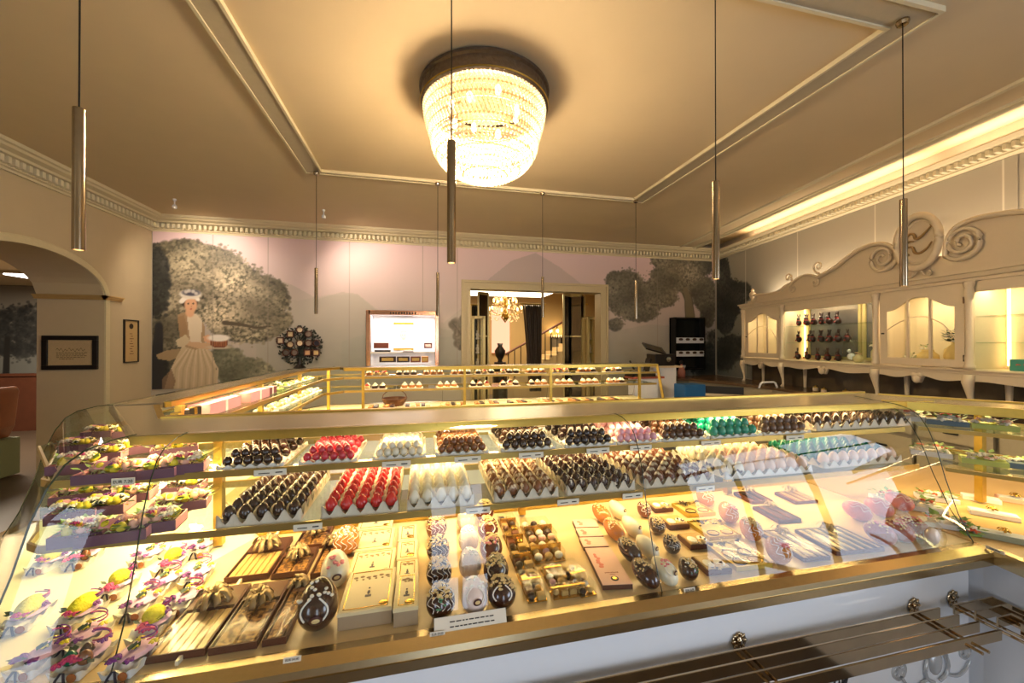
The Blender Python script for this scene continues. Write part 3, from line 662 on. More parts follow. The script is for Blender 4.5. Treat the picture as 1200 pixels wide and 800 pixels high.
# lobby chandelier
x, z = lobby(592, 362, 9.0)
t = thing('brass_chandelier', 'candle arm chandelier with crystals hanging in the lobby doorway', 'chandelier', (x, 9.0, z))
b = MB(); b.lathe([(.012, 1.2), (.012, .32), (.05, .28), (.03, .2), (.06, .1), (.03, .0), (.08, -.12), (.10, -.2), (.02, -.30), (.0, -.33)], 12); b.build('stem', M_gold, t)
b = MB(); b.tube([(0, 0, .3), (0, 0, 3.2-z)], .006, 6); b.build('chain', M_gold, t)
for i in range(12):
    a = i*PI/6; rr = .40 if i % 2 else .27; zz = -.02 if i % 2 else .16
    b = MB(); b.tube([(math.cos(a)*rr*s_, math.sin(a)*rr*s_, zz-.12+.16*(s_-.5)**2*2) for s_ in (.1, .35, .6, .85, 1)], .009, 5); b.lathe([(.03, 0), (.035, .01)], 8, (math.cos(a)*rr, math.sin(a)*rr, zz-.03)); ar = b.build('candle_arm', M_gold, t)
    b = MB(); b.ell((math.cos(a)*rr, math.sin(a)*rr, zz+.04), (.022, .022, .05), 8, 5); b.build('candle_bulb', emit('candle', (1, .75, .45), 9), ar)
b = MB(); random.seed(4)
for i in range(220):
    a = random.uniform(0, 2*PI); zz = random.uniform(-.30, .28); rr = (.42-.45*abs(zz+.05))*random.uniform(.6, 1); b.ell((rr*math.cos(a), rr*math.sin(a), zz), (.012, .012, .022), 5, 3)
tag(b.build('crystal_drops', mat('lobby_crystal', (1, .93, .82), .1, emis=(1, .72, .42), es=.55), t), kind='stuff')  # drops glow by emission, in place of light from the candles
point('lobby_chandelier_light', (x, 9.0, z+.45), 9, (1, .72, .4), .1)
# curtain
def pleats(x0, x1, xs0, xs1, zt, zb, Y, name, label, m, amp=.05, nf=9):
    t = thing(name, label, 'curtain', ((x0+x1)/2, Y, 0)); cx = (x0+x1)/2; rings = []
    for k in range(15):
        u = k/14; a = x0*(1-u)+xs0*u-cx; c = x1*(1-u)+xs1*u-cx
        rings.append([(a+(c-a)*i/60, amp*math.sin(i/60*nf*2*PI)+.4*amp*math.sin(i/60*nf*4.3+2), zt+(zb-zt)*u) for i in range(61)])
    b = MB(); b.loft(rings, False, False); b.build('cloth', m, t, smooth=True, solid=.006)
    b = MB(); b.tube([(x0-cx-.1, 0, zt+.02), (x1-cx+.1, 0, zt+.02)], .018, 8); b.build('curtain_rail', M_gold, t)
M_cur = mat('bronze_satin', (.34, .29, .23), .35, .3, var=.15)
pleats(lobby(613, 0, 8.6)[0], lobby(635, 0, 8.6)[0], lobby(621, 0, 8.6)[0], lobby(634, 0, 8.6)[0], lobby(620, 357, 8.6)[1], .5, 8.6, 'curtain', 'dark bronze satin curtain hanging inside the lobby doorway', M_cur)
M_drk = mat('dark_green_drape', (.13, .14, .11), .6)
pleats(lobby(553, 0, 8.5)[0], lobby(573, 0, 8.5)[0], lobby(553, 0, 8.5)[0], lobby(571, 0, 8.5)[0], 2.42, .3, 8.5, 'curtain', 'dark drape at the left side of the lobby doorway', M_drk)
pleats(lobby(666, 0, 8.4)[0], lobby(684, 0, 8.4)[0], lobby(672, 0, 8.4)[0], lobby(684, 0, 8.4)[0], 2.48, .3, 8.4, 'curtain', 'dark drape behind the right glazed door of the lobby', M_drk)
# glazed folding doors / vitrines either side of the opening
def vitrine(px0, px1, py, Y, label, depth=.25, shelves=3):
    x0, zt = lobby(px0, py, Y); x1 = lobby(px1, py, Y)[0]; w_ = (x1-x0)/2; t = thing('glass_vitrine', label, 'display cabinet', ((x0+x1)/2, Y, 0)); r_ = .028
    b = MB()
    for sx in (-1, 1):
        for yy in (0, depth): b.box(sx*w_-r_, sx*w_+r_, yy-r_, yy+r_, 0, zt)
    b.box(-w_, w_, -r_, depth+r_, zt-.05, zt); b.box(-w_, w_, -r_, depth+r_, .9, .96); b.build('frame', mat('pale_gilt', (.84, .76, .52), .35, .3), t)
    for k in range(shelves): b = MB(); b.box(-w_+r_, w_-r_, 0, depth, 1.1+k*.28, 1.115+k*.28); b.build('shelf', M_shelfglass, t)
    b = MB(); b.box(-w_+r_, w_-r_, -.006, -.002, .96, zt-.05); b.build('glass_front', M_glass, t); return ((x0+x1)/2, Y+depth/2)
for px0, px1, py, Y, lb in ((554, 567, 370, 7.6, 'tall narrow glass vitrine at the left jamb of the doorway'), (689, 699, 371, 7.5, 'tall narrow glass vitrine with figurine at the right jamb of the doorway')):
    X_, Y_ = vitrine(px0, px1, py, Y, lb)
    for k in range(3):
        t = thing('porcelain_figurine', ('lowest', 'middle', 'top')[k]+' white porcelain figurine in the '+('left' if px0 < 600 else 'right')+' doorway vitrine', 'figurine', (X_, Y_, 1.116+k*.28))
        b = MB(); b.lathe([(.035, 0), (.04, .02), (.02, .05), (.035, .09), (.03, .12), (.012, .14), (.022, .165), (.0, .19)], 12); b.build('body', mat('porcelain', (.93, .88, .80), .2), t, smooth=True)
def screen(pxs, pt, Y, label):
    x0 = lobby(pxs[0], pt, Y)[0]; t = thing('mirror_door', label, 'door', (x0, Y, 0)); zt = lobby(pxs[0], pt, Y)[1]
    for k in range(len(pxs)-1):
        a = lobby(pxs[k], pt, Y)[0]-x0; c = lobby(pxs[k+1], pt, Y)[0]-x0; y0 = .0 if k % 2 == 0 else .14; y1 = .14-y0
        b = MB()
        for (p, q) in (((a, y0, zt/2), (a, y0, zt/2)),): b.box(a-.018, a+.018, y0-.018, y0+.018, 0, zt)
        b.box(c-.018, c+.018, y1-.018, y1+.018, 0, zt); b.bar((a, y0, zt), (c, y1, zt), .03, .06); b.bar((a, y0, 1.75), (c, y1, 1.75), .03, .03); b.bar((a, y0, .95), (c, y1, .95), .03, .03)
        f = b.build('leaf_frame', MATS['pale_gilt'], t)
        b = MB(); b.bar(((a+.018), y0, zt/2), ((c-.018), y1, zt/2), .006, zt); b.build('mirror_pane', mat('smoked_mirror', (.50, .44, .36), .08, .9), f)
screen([560.5, 573.5], 343, 8.05, 'folding mirrored door leaf left of the lobby chandelier')
screen([660.5, 671, 682, 688], 345, 7.9, 'three-leaf folding mirrored door right of the wall lamp')
# wall lamp, picture, staircase, person silhouette in lobby
x, z = lobby(652, 392, 11.96)
t = thing('wall_lamp', 'lit crystal wall lamp on the lobby wall above a small picture', 'wall lamp', (x, 11.98, z))
b = MB(); b.lathe([(.05, -.08), (.03, 0), (.015, .06)], 10, (0, -.04, 0)); b.tube([(-.22, -.12, .06), (-.1, -.12, -.04), (0, -.06, 0), (.1, -.12, -.04), (.22, -.12, .06)], .012, 6); b.build('bracket', M_gold, t)
for xx in (-.22, 0, .22): b = MB(); b.ell((xx, -.12, .12), (.045, .045, .07), 10, 6); b.build('lamp_bulb', emit('sconce', (1, .80, .5), 10), t)
b = MB()
for xx in (-.2, -.12, -.04, .04, .12, .2): b.ell((xx, -.14, -.05), (.02, .02, .05), 6, 4)
b.build('crystal_drops', MATS['lobby_crystal'], t)
point('sconce_light', (x, 11.7, z+.1), 7, (1, .72, .4), .06)
x, z = lobby(652, 403, 11.96)
t = thing('small_picture', 'small dark framed picture under the lobby wall lamp', 'picture', (x, 11.99, z)); w_ = .20
b = MB()
for (a0, a1, c0, c1) in ((-w_, w_, .20, .26), (-w_, w_, -.26, -.20), (-w_, -w_+.05, -.2, .2), (w_-.05, w_, -.2, .2)): b.box(a0, a1, -.03, 0, c0, c1)
b.build('frame', M_blk, t); b = MB(); b.box(-w_+.05, w_-.05, -.01, -.005, -.2, .2); b.build('engraving', mat('engraving', (.42, .38, .32), .7, var=.4, scale=14), t)
t = thing('staircase', 'white staircase rising to the right behind the lobby chandelier', 'staircase', (lobby(588, 0, 10.9)[0], 10.9, -.25))
b = MB(); n = 10
for k in range(n): b.box(k*.21, (k+1)*.21+.02, -.5, .5, .25, .85+k*.11)
b.build('steps', mat('stair_white', (.80, .70, .52), .6), t)
b = MB(); b.tube([(0, -.52, 1.55), (2.1, -.52, 2.70)], .03, 8); b.build('handrail', M_wood, t)
for k in range(12): b = MB(); x_ = .08+k*.175; b.tube([(x_, -.52, .78+x_*.52), (x_, -.52, 1.56+x_*.545)], .014, 6); b.build('baluster', M_dark, t)
x, z = lobby(586, 405, 10.2)
t = thing('pedestal_vase', 'dark urn silhouette on a pedestal at the foot of the lobby stairs', 'vase', (x, 10.2, 0))
b = MB(); b.lathe([(.2, 0), (.2, 1.0), (.16, 1.02), (.16, 1.1)], 16); b.build('pedestal', M_blk, t); b = MB(); b.lathe([(.08, 1.1), (.05, 1.14), (.13, 1.28), (.15, 1.40), (.06, 1.52), (.08, 1.60), (.0, 1.6)], 16); b.build('urn', M_blk, t, smooth=True)
x, z = lobby(587, 390, 11.9)
b = MB(); b.box(x-.28, x+.28, 11.9, 11.99, 1.3, 2.75); struct('window_4', b, emit('pink_window', (1, .70, .55), 1.3))

# ------------------------------------------------------------------ dark shelf unit and small things at the right end of the back wall
(xa, za), (xb, zb) = PY(791.5, 371.5, 6.78), PY(826.5, 433, 6.78)
t = thing('wall_shelf_unit', 'black glossy wall shelf with two white cup racks under the mural tree', 'shelf unit', ((xa+xb)/2, 6.98, zb)); w_ = (xb-xa)/2; H_ = za-zb
b = MB(); b.box(-w_, w_, -.05, -.01, 0, H_); b.build('back_panel', mat('black_mirror', (.09, .10, .10), .12, .3, var=.5, scale=3), t)
b = MB(); 
for (a0, a1, c0, c1) in ((-w_, -w_+.02, 0, H_), (w_-.02, w_, 0, H_), (-w_, w_, 0, .02), (-w_, w_, H_-.02, H_)): b.box(a0, a1, -.2, -.01, c0, c1)
b.build('casing', M_dark, t)
for q, py in enumerate((402, 417.5)):
    zz = PY(808, py, 6.78)[1]-zb
    b = MB(); b.box(-w_+.02, w_-.04, -.2, -.05, zz, zz+.03); b.box(-w_+.02, w_-.04, -.21, -.2, zz, zz+.11); sh = b.build('cup_rack', M_white, t)
    for k in range(4): 
        x_ = -w_+.10+k*.155
        c_ = thing('dark_praline', ('first', 'second', 'third', 'fourth')[k]+' dark praline from the left on the '+('upper' if q == 0 else 'lower')+' white rack of the black shelf', 'praline', (t.location.x+x_, 6.98-.235, zb+zz+.0), group='pralines on the '+('upper' if q == 0 else 'lower')+' rack')
        b = MB(); b.ell((0, 0, .075), (.05, .02, .028), 12, 6); b.build('body', M_choc, c_, smooth=True)
        b = MB(); b.box(-.055, .055, -.018, .022, .045, .052); b.build('paper_base', M_white, c_)
x, z = PY(805, 428, 6.75)
t = thing('white_cup', 'small white cup at the bottom of the black wall shelf', 'cup', (x, 6.87, zb+.021)); b = MB(); b.lathe([(.03, 0), (.045, .03), (.05, .07), (.044, .07), (.03, .01), (0, .01)], 16, caps=False); b.build('bowl', M_white, t, smooth=True)
# ------------------------------------------------------------------ cream wall cabinet (hutch). Local axes: x along the front towards the viewer, y into the room, z up
HANG = math.atan2(HU[1], HU[0])                          # direction of local x
# local +y must point into the room: (-cos..) -> rotate x by -90deg
def hloc(s, out, z):
    n = (HU[1], -HU[0]);                                  # into the room
    return (HO[0]+HU[0]*s+n[0]*out, HO[1]+HU[1]*s+n[1]*out, z)
def HT(name, label, cat, s, out, z, group=None):
    t = thing(name, label, cat, hloc(s, out, z), HANG, group); return t      # local x = along, local -y = into the room
# in local coords of such a thing: +x along the front, +y = back towards the wall, -y = into the room
HL = 4.7; HD = .36
hut = HT('wall_cabinet', 'long cream rococo cabinet with arched glass doors and scroll crest on the right wall', 'cabinet', 0, 0, 0)
zt, zs = 2.17, 1.36                                      # underside of cornice, shelf board top
b = MB(); b.box(-.03, HL, 0, HD, zs-.05, zs); b.box(-.06, HL, -.03, HD, zs-.02, zs-.005); b.build('bottom_shelf', M_cream, hut, bevel=.004)
b = MB(); rings = []
for (yy, z) in ((0, zt), (0, zt+.03), (-.03, zt+.035), (-.045, zt+.07), (-.07, zt+.075), (-.07, zt+.095), (HD, zt+.095), (HD, zt)): rings.append((yy, z))
b.loft([[(x, yy, z) for yy, z in rings] for x in (-.07, HL)]); b.box(-.03, HL, .02, .045, zt-.10, zt); b.build('cornice', M_cream, hut)
b = MB(); b.box(0, HL, HD-.02, HD, zs, zt); b.build('back_panel', mat('cabinet_back', (.86, .80, .66), .6), hut)
b = MB(); b.box(-.02, .01, .0, HD, zs, zt); b.build('side_panel', M_cream, hut)
# wavy apron with drops
b = MB(); n = 140; top = []; bot = []
cuts = [0., .87, 2.27, 3.13, HL]
for i in range(n+1):
    x = HL*i/n; k = max(j for j in range(4) if x >= cuts[j]-1e-6); a, c = cuts[k], cuts[k+1]; u = (x-a)/(c-a); w_ = abs(2*u-1)
    dz = .035+.055*(.5-.5*math.cos(w_*2*PI))*.7+.03*w_**4
    if w_ < .06: dz = .115
    bot.append((x, zs-.05-dz))
b.add([(x, -.012, zs-.05) for x, z in bot]+[(x, -.012, z) for x, z in bot]+[(x, .012, zs-.05) for x, z in bot]+[(x, .012, z) for x, z in bot],
      [(i, i+1, n+1+i+1, n+1+i) for i in range(n)]+[(2*(n+1)+i, 3*(n+1)+i, 3*(n+1)+i+1, 2*(n+1)+i+1) for i in range(n)]+[(n+1+i, n+1+i+1, 3*(n+1)+i+1, 3*(n+1)+i) for i in range(n)])
b.build('apron', M_cream, hut)
for x in (.43, 1.57, 2.70, 3.9):
    b = MB(); b.ell((x, -.03, zs-.12), (.045, .02, .05), 10, 6); b.ell((x-.03, -.03, zs-.085), (.03, .018, .025), 8, 5); b.ell((x+.03, -.03, zs-.085), (.03, .018, .025), 8, 5); b.build('carved_shell', M_cream, hut, smooth=True)
CG = (0.0, .87, 2.27, 3.13, 4.55)
for x in CG:                                            # round columns
    b = MB(); b.lathe([(.040, zs), (.040, zs+.03), (.028, zs+.05), (.034, zs+.10), (.026, zs+.16), (.028, zt-.16), (.034, zt-.10), (.028, zt-.06), (.040, zt-.03), (.040, zt)], 16, (x, -.015, 0)); b.build('column', M_cream, hut, smooth=True)
for x in CG:                                            # cabriole legs
    b = MB(); rings = []
    for (z, off, r) in ((.942, -.005, .022), (.965, -.012, .026), (.99, .004, .016), (1.06, .0, .017), (1.15, -.018, .028), (1.24, -.034, .042), (1.31, -.02, .042)):
        rings.append([(x+r*math.cos(a*PI/5), off+r*math.sin(a*PI/5), z) for a in range(10)])
    b.loft(rings); b.build('leg', M_cream, hut, smooth=True)
    if x < 4: b = MB(); b.lathe([(.018, .942), (.022, 1.1), (.03, 1.31)], 10, (x+.06, HD-.06, 0)); b.build('leg', M_cream, hut)
# partitions, shelves and light strips
for x in (.86, 2.25, 3.12): b = MB(); b.box(x, x+.02, .02, HD-.02, zs, zt); b.build('partition', M_cream, hut)
for (a, c) in ((.88, 2.25), (3.14, 4.5)):
    for z in (1.60, 1.84): b = MB(); b.box(a, c, .04, HD-.02, z, z+.008); b.build('glass_shelf', M_shelfglass, hut)
for (a, c) in ((1.0, 1.74), (1.84, 2.2), (3.55, 4.4)): b = MB(); b.box(a, c, HD-.03, HD-.024, 1.42, zt-.06); b.build('mirror_back', mat('cab_mirror', (.50, .50, .50), .15, .6, var=.3, scale=4), hut)
for (a, c) in ((1.0, 1.74), (1.84, 2.2), (3.55, 4.4)):
    b = MB()
    for (p, q, r_, s_) in ((a-.035, a, 1.39, zt-.03), (c, c+.035, 1.39, zt-.03), (a, c, 1.39, 1.42), (a, c, zt-.06, zt-.03)): b.box(p, q, HD-.045, HD-.021, r_, s_)
    b.build('mirror_frame', mat('olive_gilt', (.72, .66, .44), .4, .2), hut)
M_led = emit('led_warm', (1, .80, .48), 5)
for x, hh in ((.9, 0), (3.17, 0)):
    b = MB(); b.box(x, x+.02, HD-.05, HD-.035, zs+.03, zt-.06); b.build('light_tube', M_led, hut)
for x in (.44, 1.2, 1.9, 2.7, 3.4, 4.1):
    p = hloc(x, -.12, zt-.03); a_ = area('cabinet_downlight', p, (0, 0, HANG), .5, .05, 4.0 if x in (.44, 2.7) else 3.2, (1, .80, .50))
# doors with arched glazing
def door_leaf(x0, x1, label):
    w_ = x1-x0; o = MB(); fw = .075; h0, h1 = zs+.01, zt-.02
    cxs = [x0+w_*(i/24) for i in range(25)]
    def ztop(x): u = abs((x-x0-fw)/(w_-2*fw)*2-1); return h1-.20+.13*(.5+.5*math.cos(min(1, u)*PI)) if x0+fw <= x <= x1-fw else h0+fw
    o.box(x0, x0+fw, -.012, .012, h0, h1); o.box(x1-fw, x1, -.012, .012, h0, h1); o.box(x0+fw, x1-fw, -.012, .012, h0, h0+fw)
    m_ = 20
    for i in range(m_):
        a = x0+fw+(w_-2*fw)*i/m_; c = x0+fw+(w_-2*fw)*(i+1)/m_; za, zc = ztop(a+1e-5), ztop(c-1e-5)
        o.add([(a, -.012, za), (c, -.012, zc), (c, -.012, h1), (a, -.012, h1), (a, .012, za), (c, .012, zc), (c, .012, h1), (a, .012, h1)], [(0, 1, 2, 3), (7, 6, 5, 4), (0, 4, 5, 1)])
    d = o.build('door', M_cream, hut)
    g = MB()
    for k in (1, 2): xx = x0+fw+(w_-2*fw)*k/3; g.box(xx-.011, xx+.011, -.010, .010, h0+fw, ztop(xx)+.01)
    g.tube([(x0+fw+(w_-2*fw)*i/30, -.006, h0+fw+.30+.13*math.sin(min(1, i/22)*PI*.75)-(.2*((i-20)/10)**2 if i > 20 else 0)) for i in range(31)], .005, 5)
    g.build('muntins', M_cream, d)
    p = MB(); p.box(x0+fw-.005, x1-fw+.005, .002, .004, h0+fw-.01, h1-.08); p.build('glass', M_glass, d)
    k = MB(); k.box(x0+.02, x0+.05, -.02, -.012, h0+.33, h0+.345); k.build('latch', M_dark, d)
    k = MB(); [k.box(x1-.008, x1+.004, -.018, .0, z, z+.06) for z in (h0+.06, h1-.18)]; k.build('hinge', M_brass, d)
door_leaf(.045, .835, ''); door_leaf(2.315, 3.09, '')
# crest: board under a scrolled moulding
def HP(x, y): s_, z = PH(x, y); return (s_, z)
mainc = [HP(*p) for p in ((881, 350), (884.5, 345.5), (904, 344), (914, 340.5), (922, 333.5), (929, 331), (934, 326.5), (940, 323), (948, 321.5), (955, 323), (959, 325), (964, 321.5), (979, 314), (1000, 296), (1018, 287), (1036, 284.5), (1048, 290), (1052, 298))]
rsc = [HP(*p) for p in ((1108, 300), (1109, 287), (1113, 275), (1120, 266), (1135, 258), (1150, 254), (1167, 251), (1185, 248.5), (1200, 248))]
rsc += [(rsc[-1][0]+.12*k, rsc[-1][1]-.004*k*k) for k in range(1, 9)]
poly = mainc+[HP(1055, 300), HP(1100, 300)]+rsc
zb_ = 2.262; b = MB(); n = len(poly)
b.add([(x, .03, max(z, zb_+.01)) for x, z in poly]+[(x, .03, zb_) for x, z in poly]+[(x, .07, max(z, zb_+.01)) for x, z in poly]+[(x, .07, zb_) for x, z in poly],
      [(i+1, i, n+i, n+i+1) for i in range(n-1)]+[(2*n+i, 2*n+i+1, 3*n+i+1, 3*n+i) for i in range(n-1)]+[(i, i+1, 2*n+i+1, 2*n+i) for i in range(n-1)])
cr = b.build('crest_board', M_cream, hut)
def spiral(cx, cz, r0, turns, a0, sgn, n=40):
    return [(cx+r0*(1-.85*k/n)*math.cos(a0+sgn*turns*2*PI*k/n), cz+r0*(1-.85*k/n)*math.sin(a0+sgn*turns*2*PI*k/n)) for k in range(n+1)]
def mould(pts, r=.028, yy=.0): b = MB(); rr = [r*(1-.45*(i/len(pts))) for i in range(len(pts))]; b.tube([(x, yy, z) for x, z in pts], rr, 8); return b.build('scroll_moulding', M_cream, hut, smooth=True)
def smooth_(p, it=2):
    for _ in range(it): p = [p[0]]+[v for i in range(len(p)-1) for v in ((.75*p[i][0]+.25*p[i+1][0], .75*p[i][1]+.25*p[i+1][1]), (.25*p[i][0]+.75*p[i+1][0], .25*p[i][1]+.75*p[i+1][1]))]+[p[-1]]
    return p
ce = HP(1034, 302); st = mainc[-1]; a0 = math.atan2(st[1]-ce[1], st[0]-ce[0]); r0 = math.hypot(st[1]-ce[1], st[0]-ce[0])
mould(smooth_(mainc[10:])[:-1]+spiral(ce[0], ce[1], r0, 1.9, a0, -1), .026)
c1 = HP(959.5, 312.5); st = mainc[10]; mould(list(reversed(smooth_(mainc[10:12])))+spiral(c1[0], c1[1], .085, 1.3, -PI*.45, -1), .016)
mould(smooth_(mainc[5:11])+spiral(HP(955, 331)[0], HP(955, 331)[1], .06, 1.3, PI*.2, -1), .018)
mould(smooth_(mainc[1:6])+spiral(HP(924, 325.5)[0], HP(924, 325.5)[1], .06, 1.2, -PI*.1, 1), .018)
mould(spiral(HP(929, 338)[0], HP(929, 338)[1], .07, 1.4, PI*.5, 1), .014)
c2 = HP(1127.5, 283.4); st = rsc[0]; a0 = math.atan2(st[1]-c2[1], st[0]-c2[0]); r0 = math.hypot(st[1]-c2[1], st[0]-c2[0])
mould(list(reversed(smooth_(rsc)))+spiral(c2[0], c2[1], r0, 2.1, a0, 1), .028)
mc = HP(1078.6, 283); l_ = HP(1051.6, 283)[0]; r_ = HP(1106, 283)[0]; ax = (r_-l_)/2*.92; mcx = (l_+r_)/2; az = .27
b = MB(); b.tube([(mcx+ax*math.cos(a*PI/24), -.02, mc[1]+az*math.sin(a*PI/24)) for a in range(48)], .034, 8, True); b.tube([(mcx+ax*.80*math.cos(a*PI/24), -.0, mc[1]+az*.82*math.sin(a*PI/24)) for a in range(48)], .012, 6, True); md_ = b.build('oval_medallion', M_cream, hut, smooth=True)
b = MB(); b.ell((mcx, .02, mc[1]), (ax, .03, az), 40, 6); b.build('medallion_field', M_cream, md_, smooth=True)
M_shade = mat('antique_gilt', (.62, .50, .32), .4, .3)
def flour(pts, r): b = MB(); b.tube([(mcx+x, -.03, mc[1]+z) for x, z in smooth_(pts)], [r*(1-.6*abs(2*i/max(1, len(smooth_(pts))-1)-1)) for i in range(len(smooth_(pts)))], 6); b.build('monogram_stroke', M_shade, md_, smooth=True)
flour([(-.12, .02), (-.07, .10), (-.02, .09), (-.01, .03), (.03, .03), (.10, .09), (.15, .14)], .016)
flour([(-.15, -.02), (-.08, .02), (-.02, .01)], .013); flour([(-.14, -.05), (-.09, -.04), (-.03, -.04), (-.02, -.11), (.03, -.13), (.10, -.09), (.14, -.03)], .015)
b = MB(); b.ell((mcx+.14, -.03, mc[1]+.14), (.018, .012, .018), 8, 5); b.ell((mcx-.08, -.03, mc[1]-.12), (.016, .012, .016), 8, 5); b.build('monogram_dot', M_shade, md_)
for sx in (-1, 1): b = MB(); b.tube([(mcx+sx*x, -.01, mc[1]-az-.03+z) for x, z in smooth_([(.02, .0), (.06, -.06), (.12, -.05), (.10, -.01)])], .012, 6); b.build('carved_leaf', M_cream, hut)
fx, fz = HP(877.8, 346)
b = MB(); b.lathe([(.05, 0), (.02, .03), (.028, .05), (.05, .10), (.045, .14), (.02, .17), (.028, .19), (.0, .22)], 14, (fx+.02, .05, zb_+.04)); b.box(fx-.03, fx+.07, .0, .1, zb_, zb_+.045); b.build('urn_finial', M_cream, hut, smooth=False)
mould([(fx+.10+.07*math.cos(a), zb_+.07+.06*math.sin(a)) for a in [PI*.5-k*.25 for k in range(14)]], .014)
area('crest_glow', hloc(2.2, -.24, 2.30), (PI, 0, HANG), 4.0, .06, 26, (1, .80, .56)); 
# cove strip along the right wall
for k in range(3):
    Y_ = -1.5+3.0*k; area('cove_strip', (WR(Y_)-.10, Y_, 3.47), (PI, R(-20), math.atan(-.152)), .05, 2.9, 12, (1, .70, .42))

# goods in the cabinet: dark bunnies, floral baskets, white vases
M_bunny = mat('bunny_chocolate', (.16, .07, .05), .3, coat=.4); M_red = mat('cherry_red', (.55, .10, .10), .35)
def bunny(label):
    t = thing('chocolate_bunny', label, 'chocolate figure')
    b = MB(); b.ell((0, 0, .045), (.034, .04, .045), 10, 6); b.ell((.0, -.015, .10), (.022, .024, .024), 8, 5); b.build('body', M_bunny, t, smooth=True)
    for s_ in (-1, 1): b = MB(); b.ell((s_*.012, -.005, .145), (.007, .008, .032), 6, 5, Matrix.Rotation(s_*.25, 3, 'Y')); b.build('ear', M_bunny, t, smooth=True)
    b = MB(); b.lathe([(.026, 0), (.028, .006), (.022, .012)], 10, (0, -.012, .072)); b.build('ribbon', M_red, t); b = MB(); b.ell((0, -.045, .03), (.012, .01, .012), 8, 4); b.build('red_tag', M_red, t)
    return t
bp = bunny(''); used = False; nb = 0
for (z, xs, nm) in ((1.851, [1.02+.062*k for k in range(11)], 'top'), (1.611, [1.02, 1.14]+[1.26+.065*k for k in range(8)], 'middle'), (1.362, [1.0, 1.09, 1.34, 1.42, 1.50, 1.58], 'bottom')):
    for k, x in enumerate(xs):
        o = place(bp, used, hloc(x, -.13-(k % 2)*.07, z), HANG+random.uniform(-.6, .6), 'dark chocolate bunny in the row on the '+nm+' shelf of the open cabinet bay', 'chocolate bunnies on the '+nm+' cabinet shelf'); used = True
M_pot = mat('vase_glaze', (.94, .82, .52), .25); M_leafd = mat('dark_leaf', (.10, .20, .09), .6, var=.3); M_leafl = mat('fresh_leaf', (.48, .60, .26), .6, var=.3); M_fcream = mat('cream_petal', (.95, .90, .82), .6, var=.08); M_fpink = mat('blush_petal', (.92, .70, .60), .6, var=.12); M_forg = mat('coral_petal', (.86, .38, .24), .6, var=.2)
def flowers(mb, n, rx_, ry_, rz_, cz_, q, seed=1):
    rg = random.Random(seed)
    for i in range(n):
        a = rg.uniform(0, 2*PI); u = rg.random()**.5; c = (rx_*u*math.cos(a), ry_*u*math.sin(a), cz_+rz_*(1-u*u)+rg.uniform(-.3, .3)*rz_)
        for k in range(5):
            d = rg.uniform(0, PI); mb.ell((c[0]+q*.7*math.cos(k*1.257), c[1]+q*.7*math.sin(k*1.257), c[2]), (q*.75, q*.5, q*.3), 6, 3, Matrix.Rotation(k*1.257, 3, 'Z') @ Matrix.Rotation(d*.4, 3, 'Y'))
def leaves(mb, n, rx_, ry_, rz_, cz_, q, seed=2):
    rg = random.Random(seed)
    for i in range(n):
        a = rg.uniform(0, 2*PI); u = .3+.8*rg.random(); c = Vector((rx_*u*math.cos(a), ry_*u*math.sin(a), cz_+rg.random()*rz_)); d = Vector((math.cos(a), math.sin(a), rg.uniform(-.2, .9))).normalized()*q; s_ = d.cross(Vector((0, 0, 1))).normalized()*q*.33
        mb.add([c, c+d*.5+s_, c+d, c+d*.5-s_], [(0, 1, 2, 3)])
def arrangement(name, label, cat, loc, rz, pot, pr, ph, fm, fn, fr, seed, lm=M_leafl, ln=3):
    t = thing(name, label, cat, loc, rz)
    b = MB(); b.lathe([(pr*.6, 0), (pr, ph*.4), (pr*.95, ph*.7), (pr*.5, ph*.92), (pr*.6, ph)], 20); b.build('vase', pot, t, smooth=True)
    b = MB(); flowers(b, fn, fr, fr, fr*.7, ph+fr*.2, fr*.26, seed); tag(b.build('blossoms', fm, t), kind='stuff')
    b = MB(); leaves(b, fn*ln, fr, fr, fr*1.1, ph, fr*.55, seed); tag(b.build('leaves', lm, t), kind='stuff')
    return t
arrangement('ceramic_vase', 'round cream vase with white blossoms behind the large arched cabinet door', 'vase', hloc(2.70, -.10, zs+.002), HANG, M_pot, .085, .17, M_fcream, 5, .05, 3)
arrangement('ceramic_vase', 'large cream globe vase with dark leaves at the back behind the large arched door', 'vase', hloc(2.93, -.17, zs+.002), HANG, M_pot, .12, .25, M_fcream, 12, .105, 5, M_leafd, 8)
arrangement('flower_bowl', 'low bowl of white flowers in the middle of the large arched door', 'bowl', hloc(2.52, -.12, zs+.002), HANG, M_pot, .04, .07, M_fcream, 10, .05, 6)
arrangement('moss_bowl', 'low dish of green moss at the left of the large arched door', 'dish', hloc(2.45, -.12, zs+.002), HANG, M_pot, .03, .02, mat('moss', (.38, .46, .20), .8), 9, .05, 7, M_leafd)
arrangement('dried_bouquet', 'small dark bouquet behind the far small arched cabinet door', 'bouquet', hloc(.62, -.14, zs+.002), HANG, M_pot, .03, .24, mat('dried_petal', (.40, .30, .16), .8), 5, .035, 8, M_leafl)
arrangement('floral_basket', 'tall glass jar of pale flowers beside the bunnies in the cabinet', 'basket', hloc(2.12, -.16, zs+.002), HANG, mat('pale_basket', (.80, .76, .58), .6), .055, .2, M_fcream, 10, .06, 9)
arrangement('floral_basket', 'pale wicker basket with muted flowers on the cabinet bottom shelf', 'basket', hloc(1.93, -.12, zs+.002), HANG, MATS['pale_basket'], .05, .10, M_fpink, 5, .035, 10)
arrangement('red_flower_pot', 'white flower pot with a red centre on the open shelf at the right edge', 'flower pot', hloc(3.52, -.14, 1.611), HANG, M_white, .04, .05, mat('poppy_red', (.80, .22, .15), .6), 5, .04, 11)
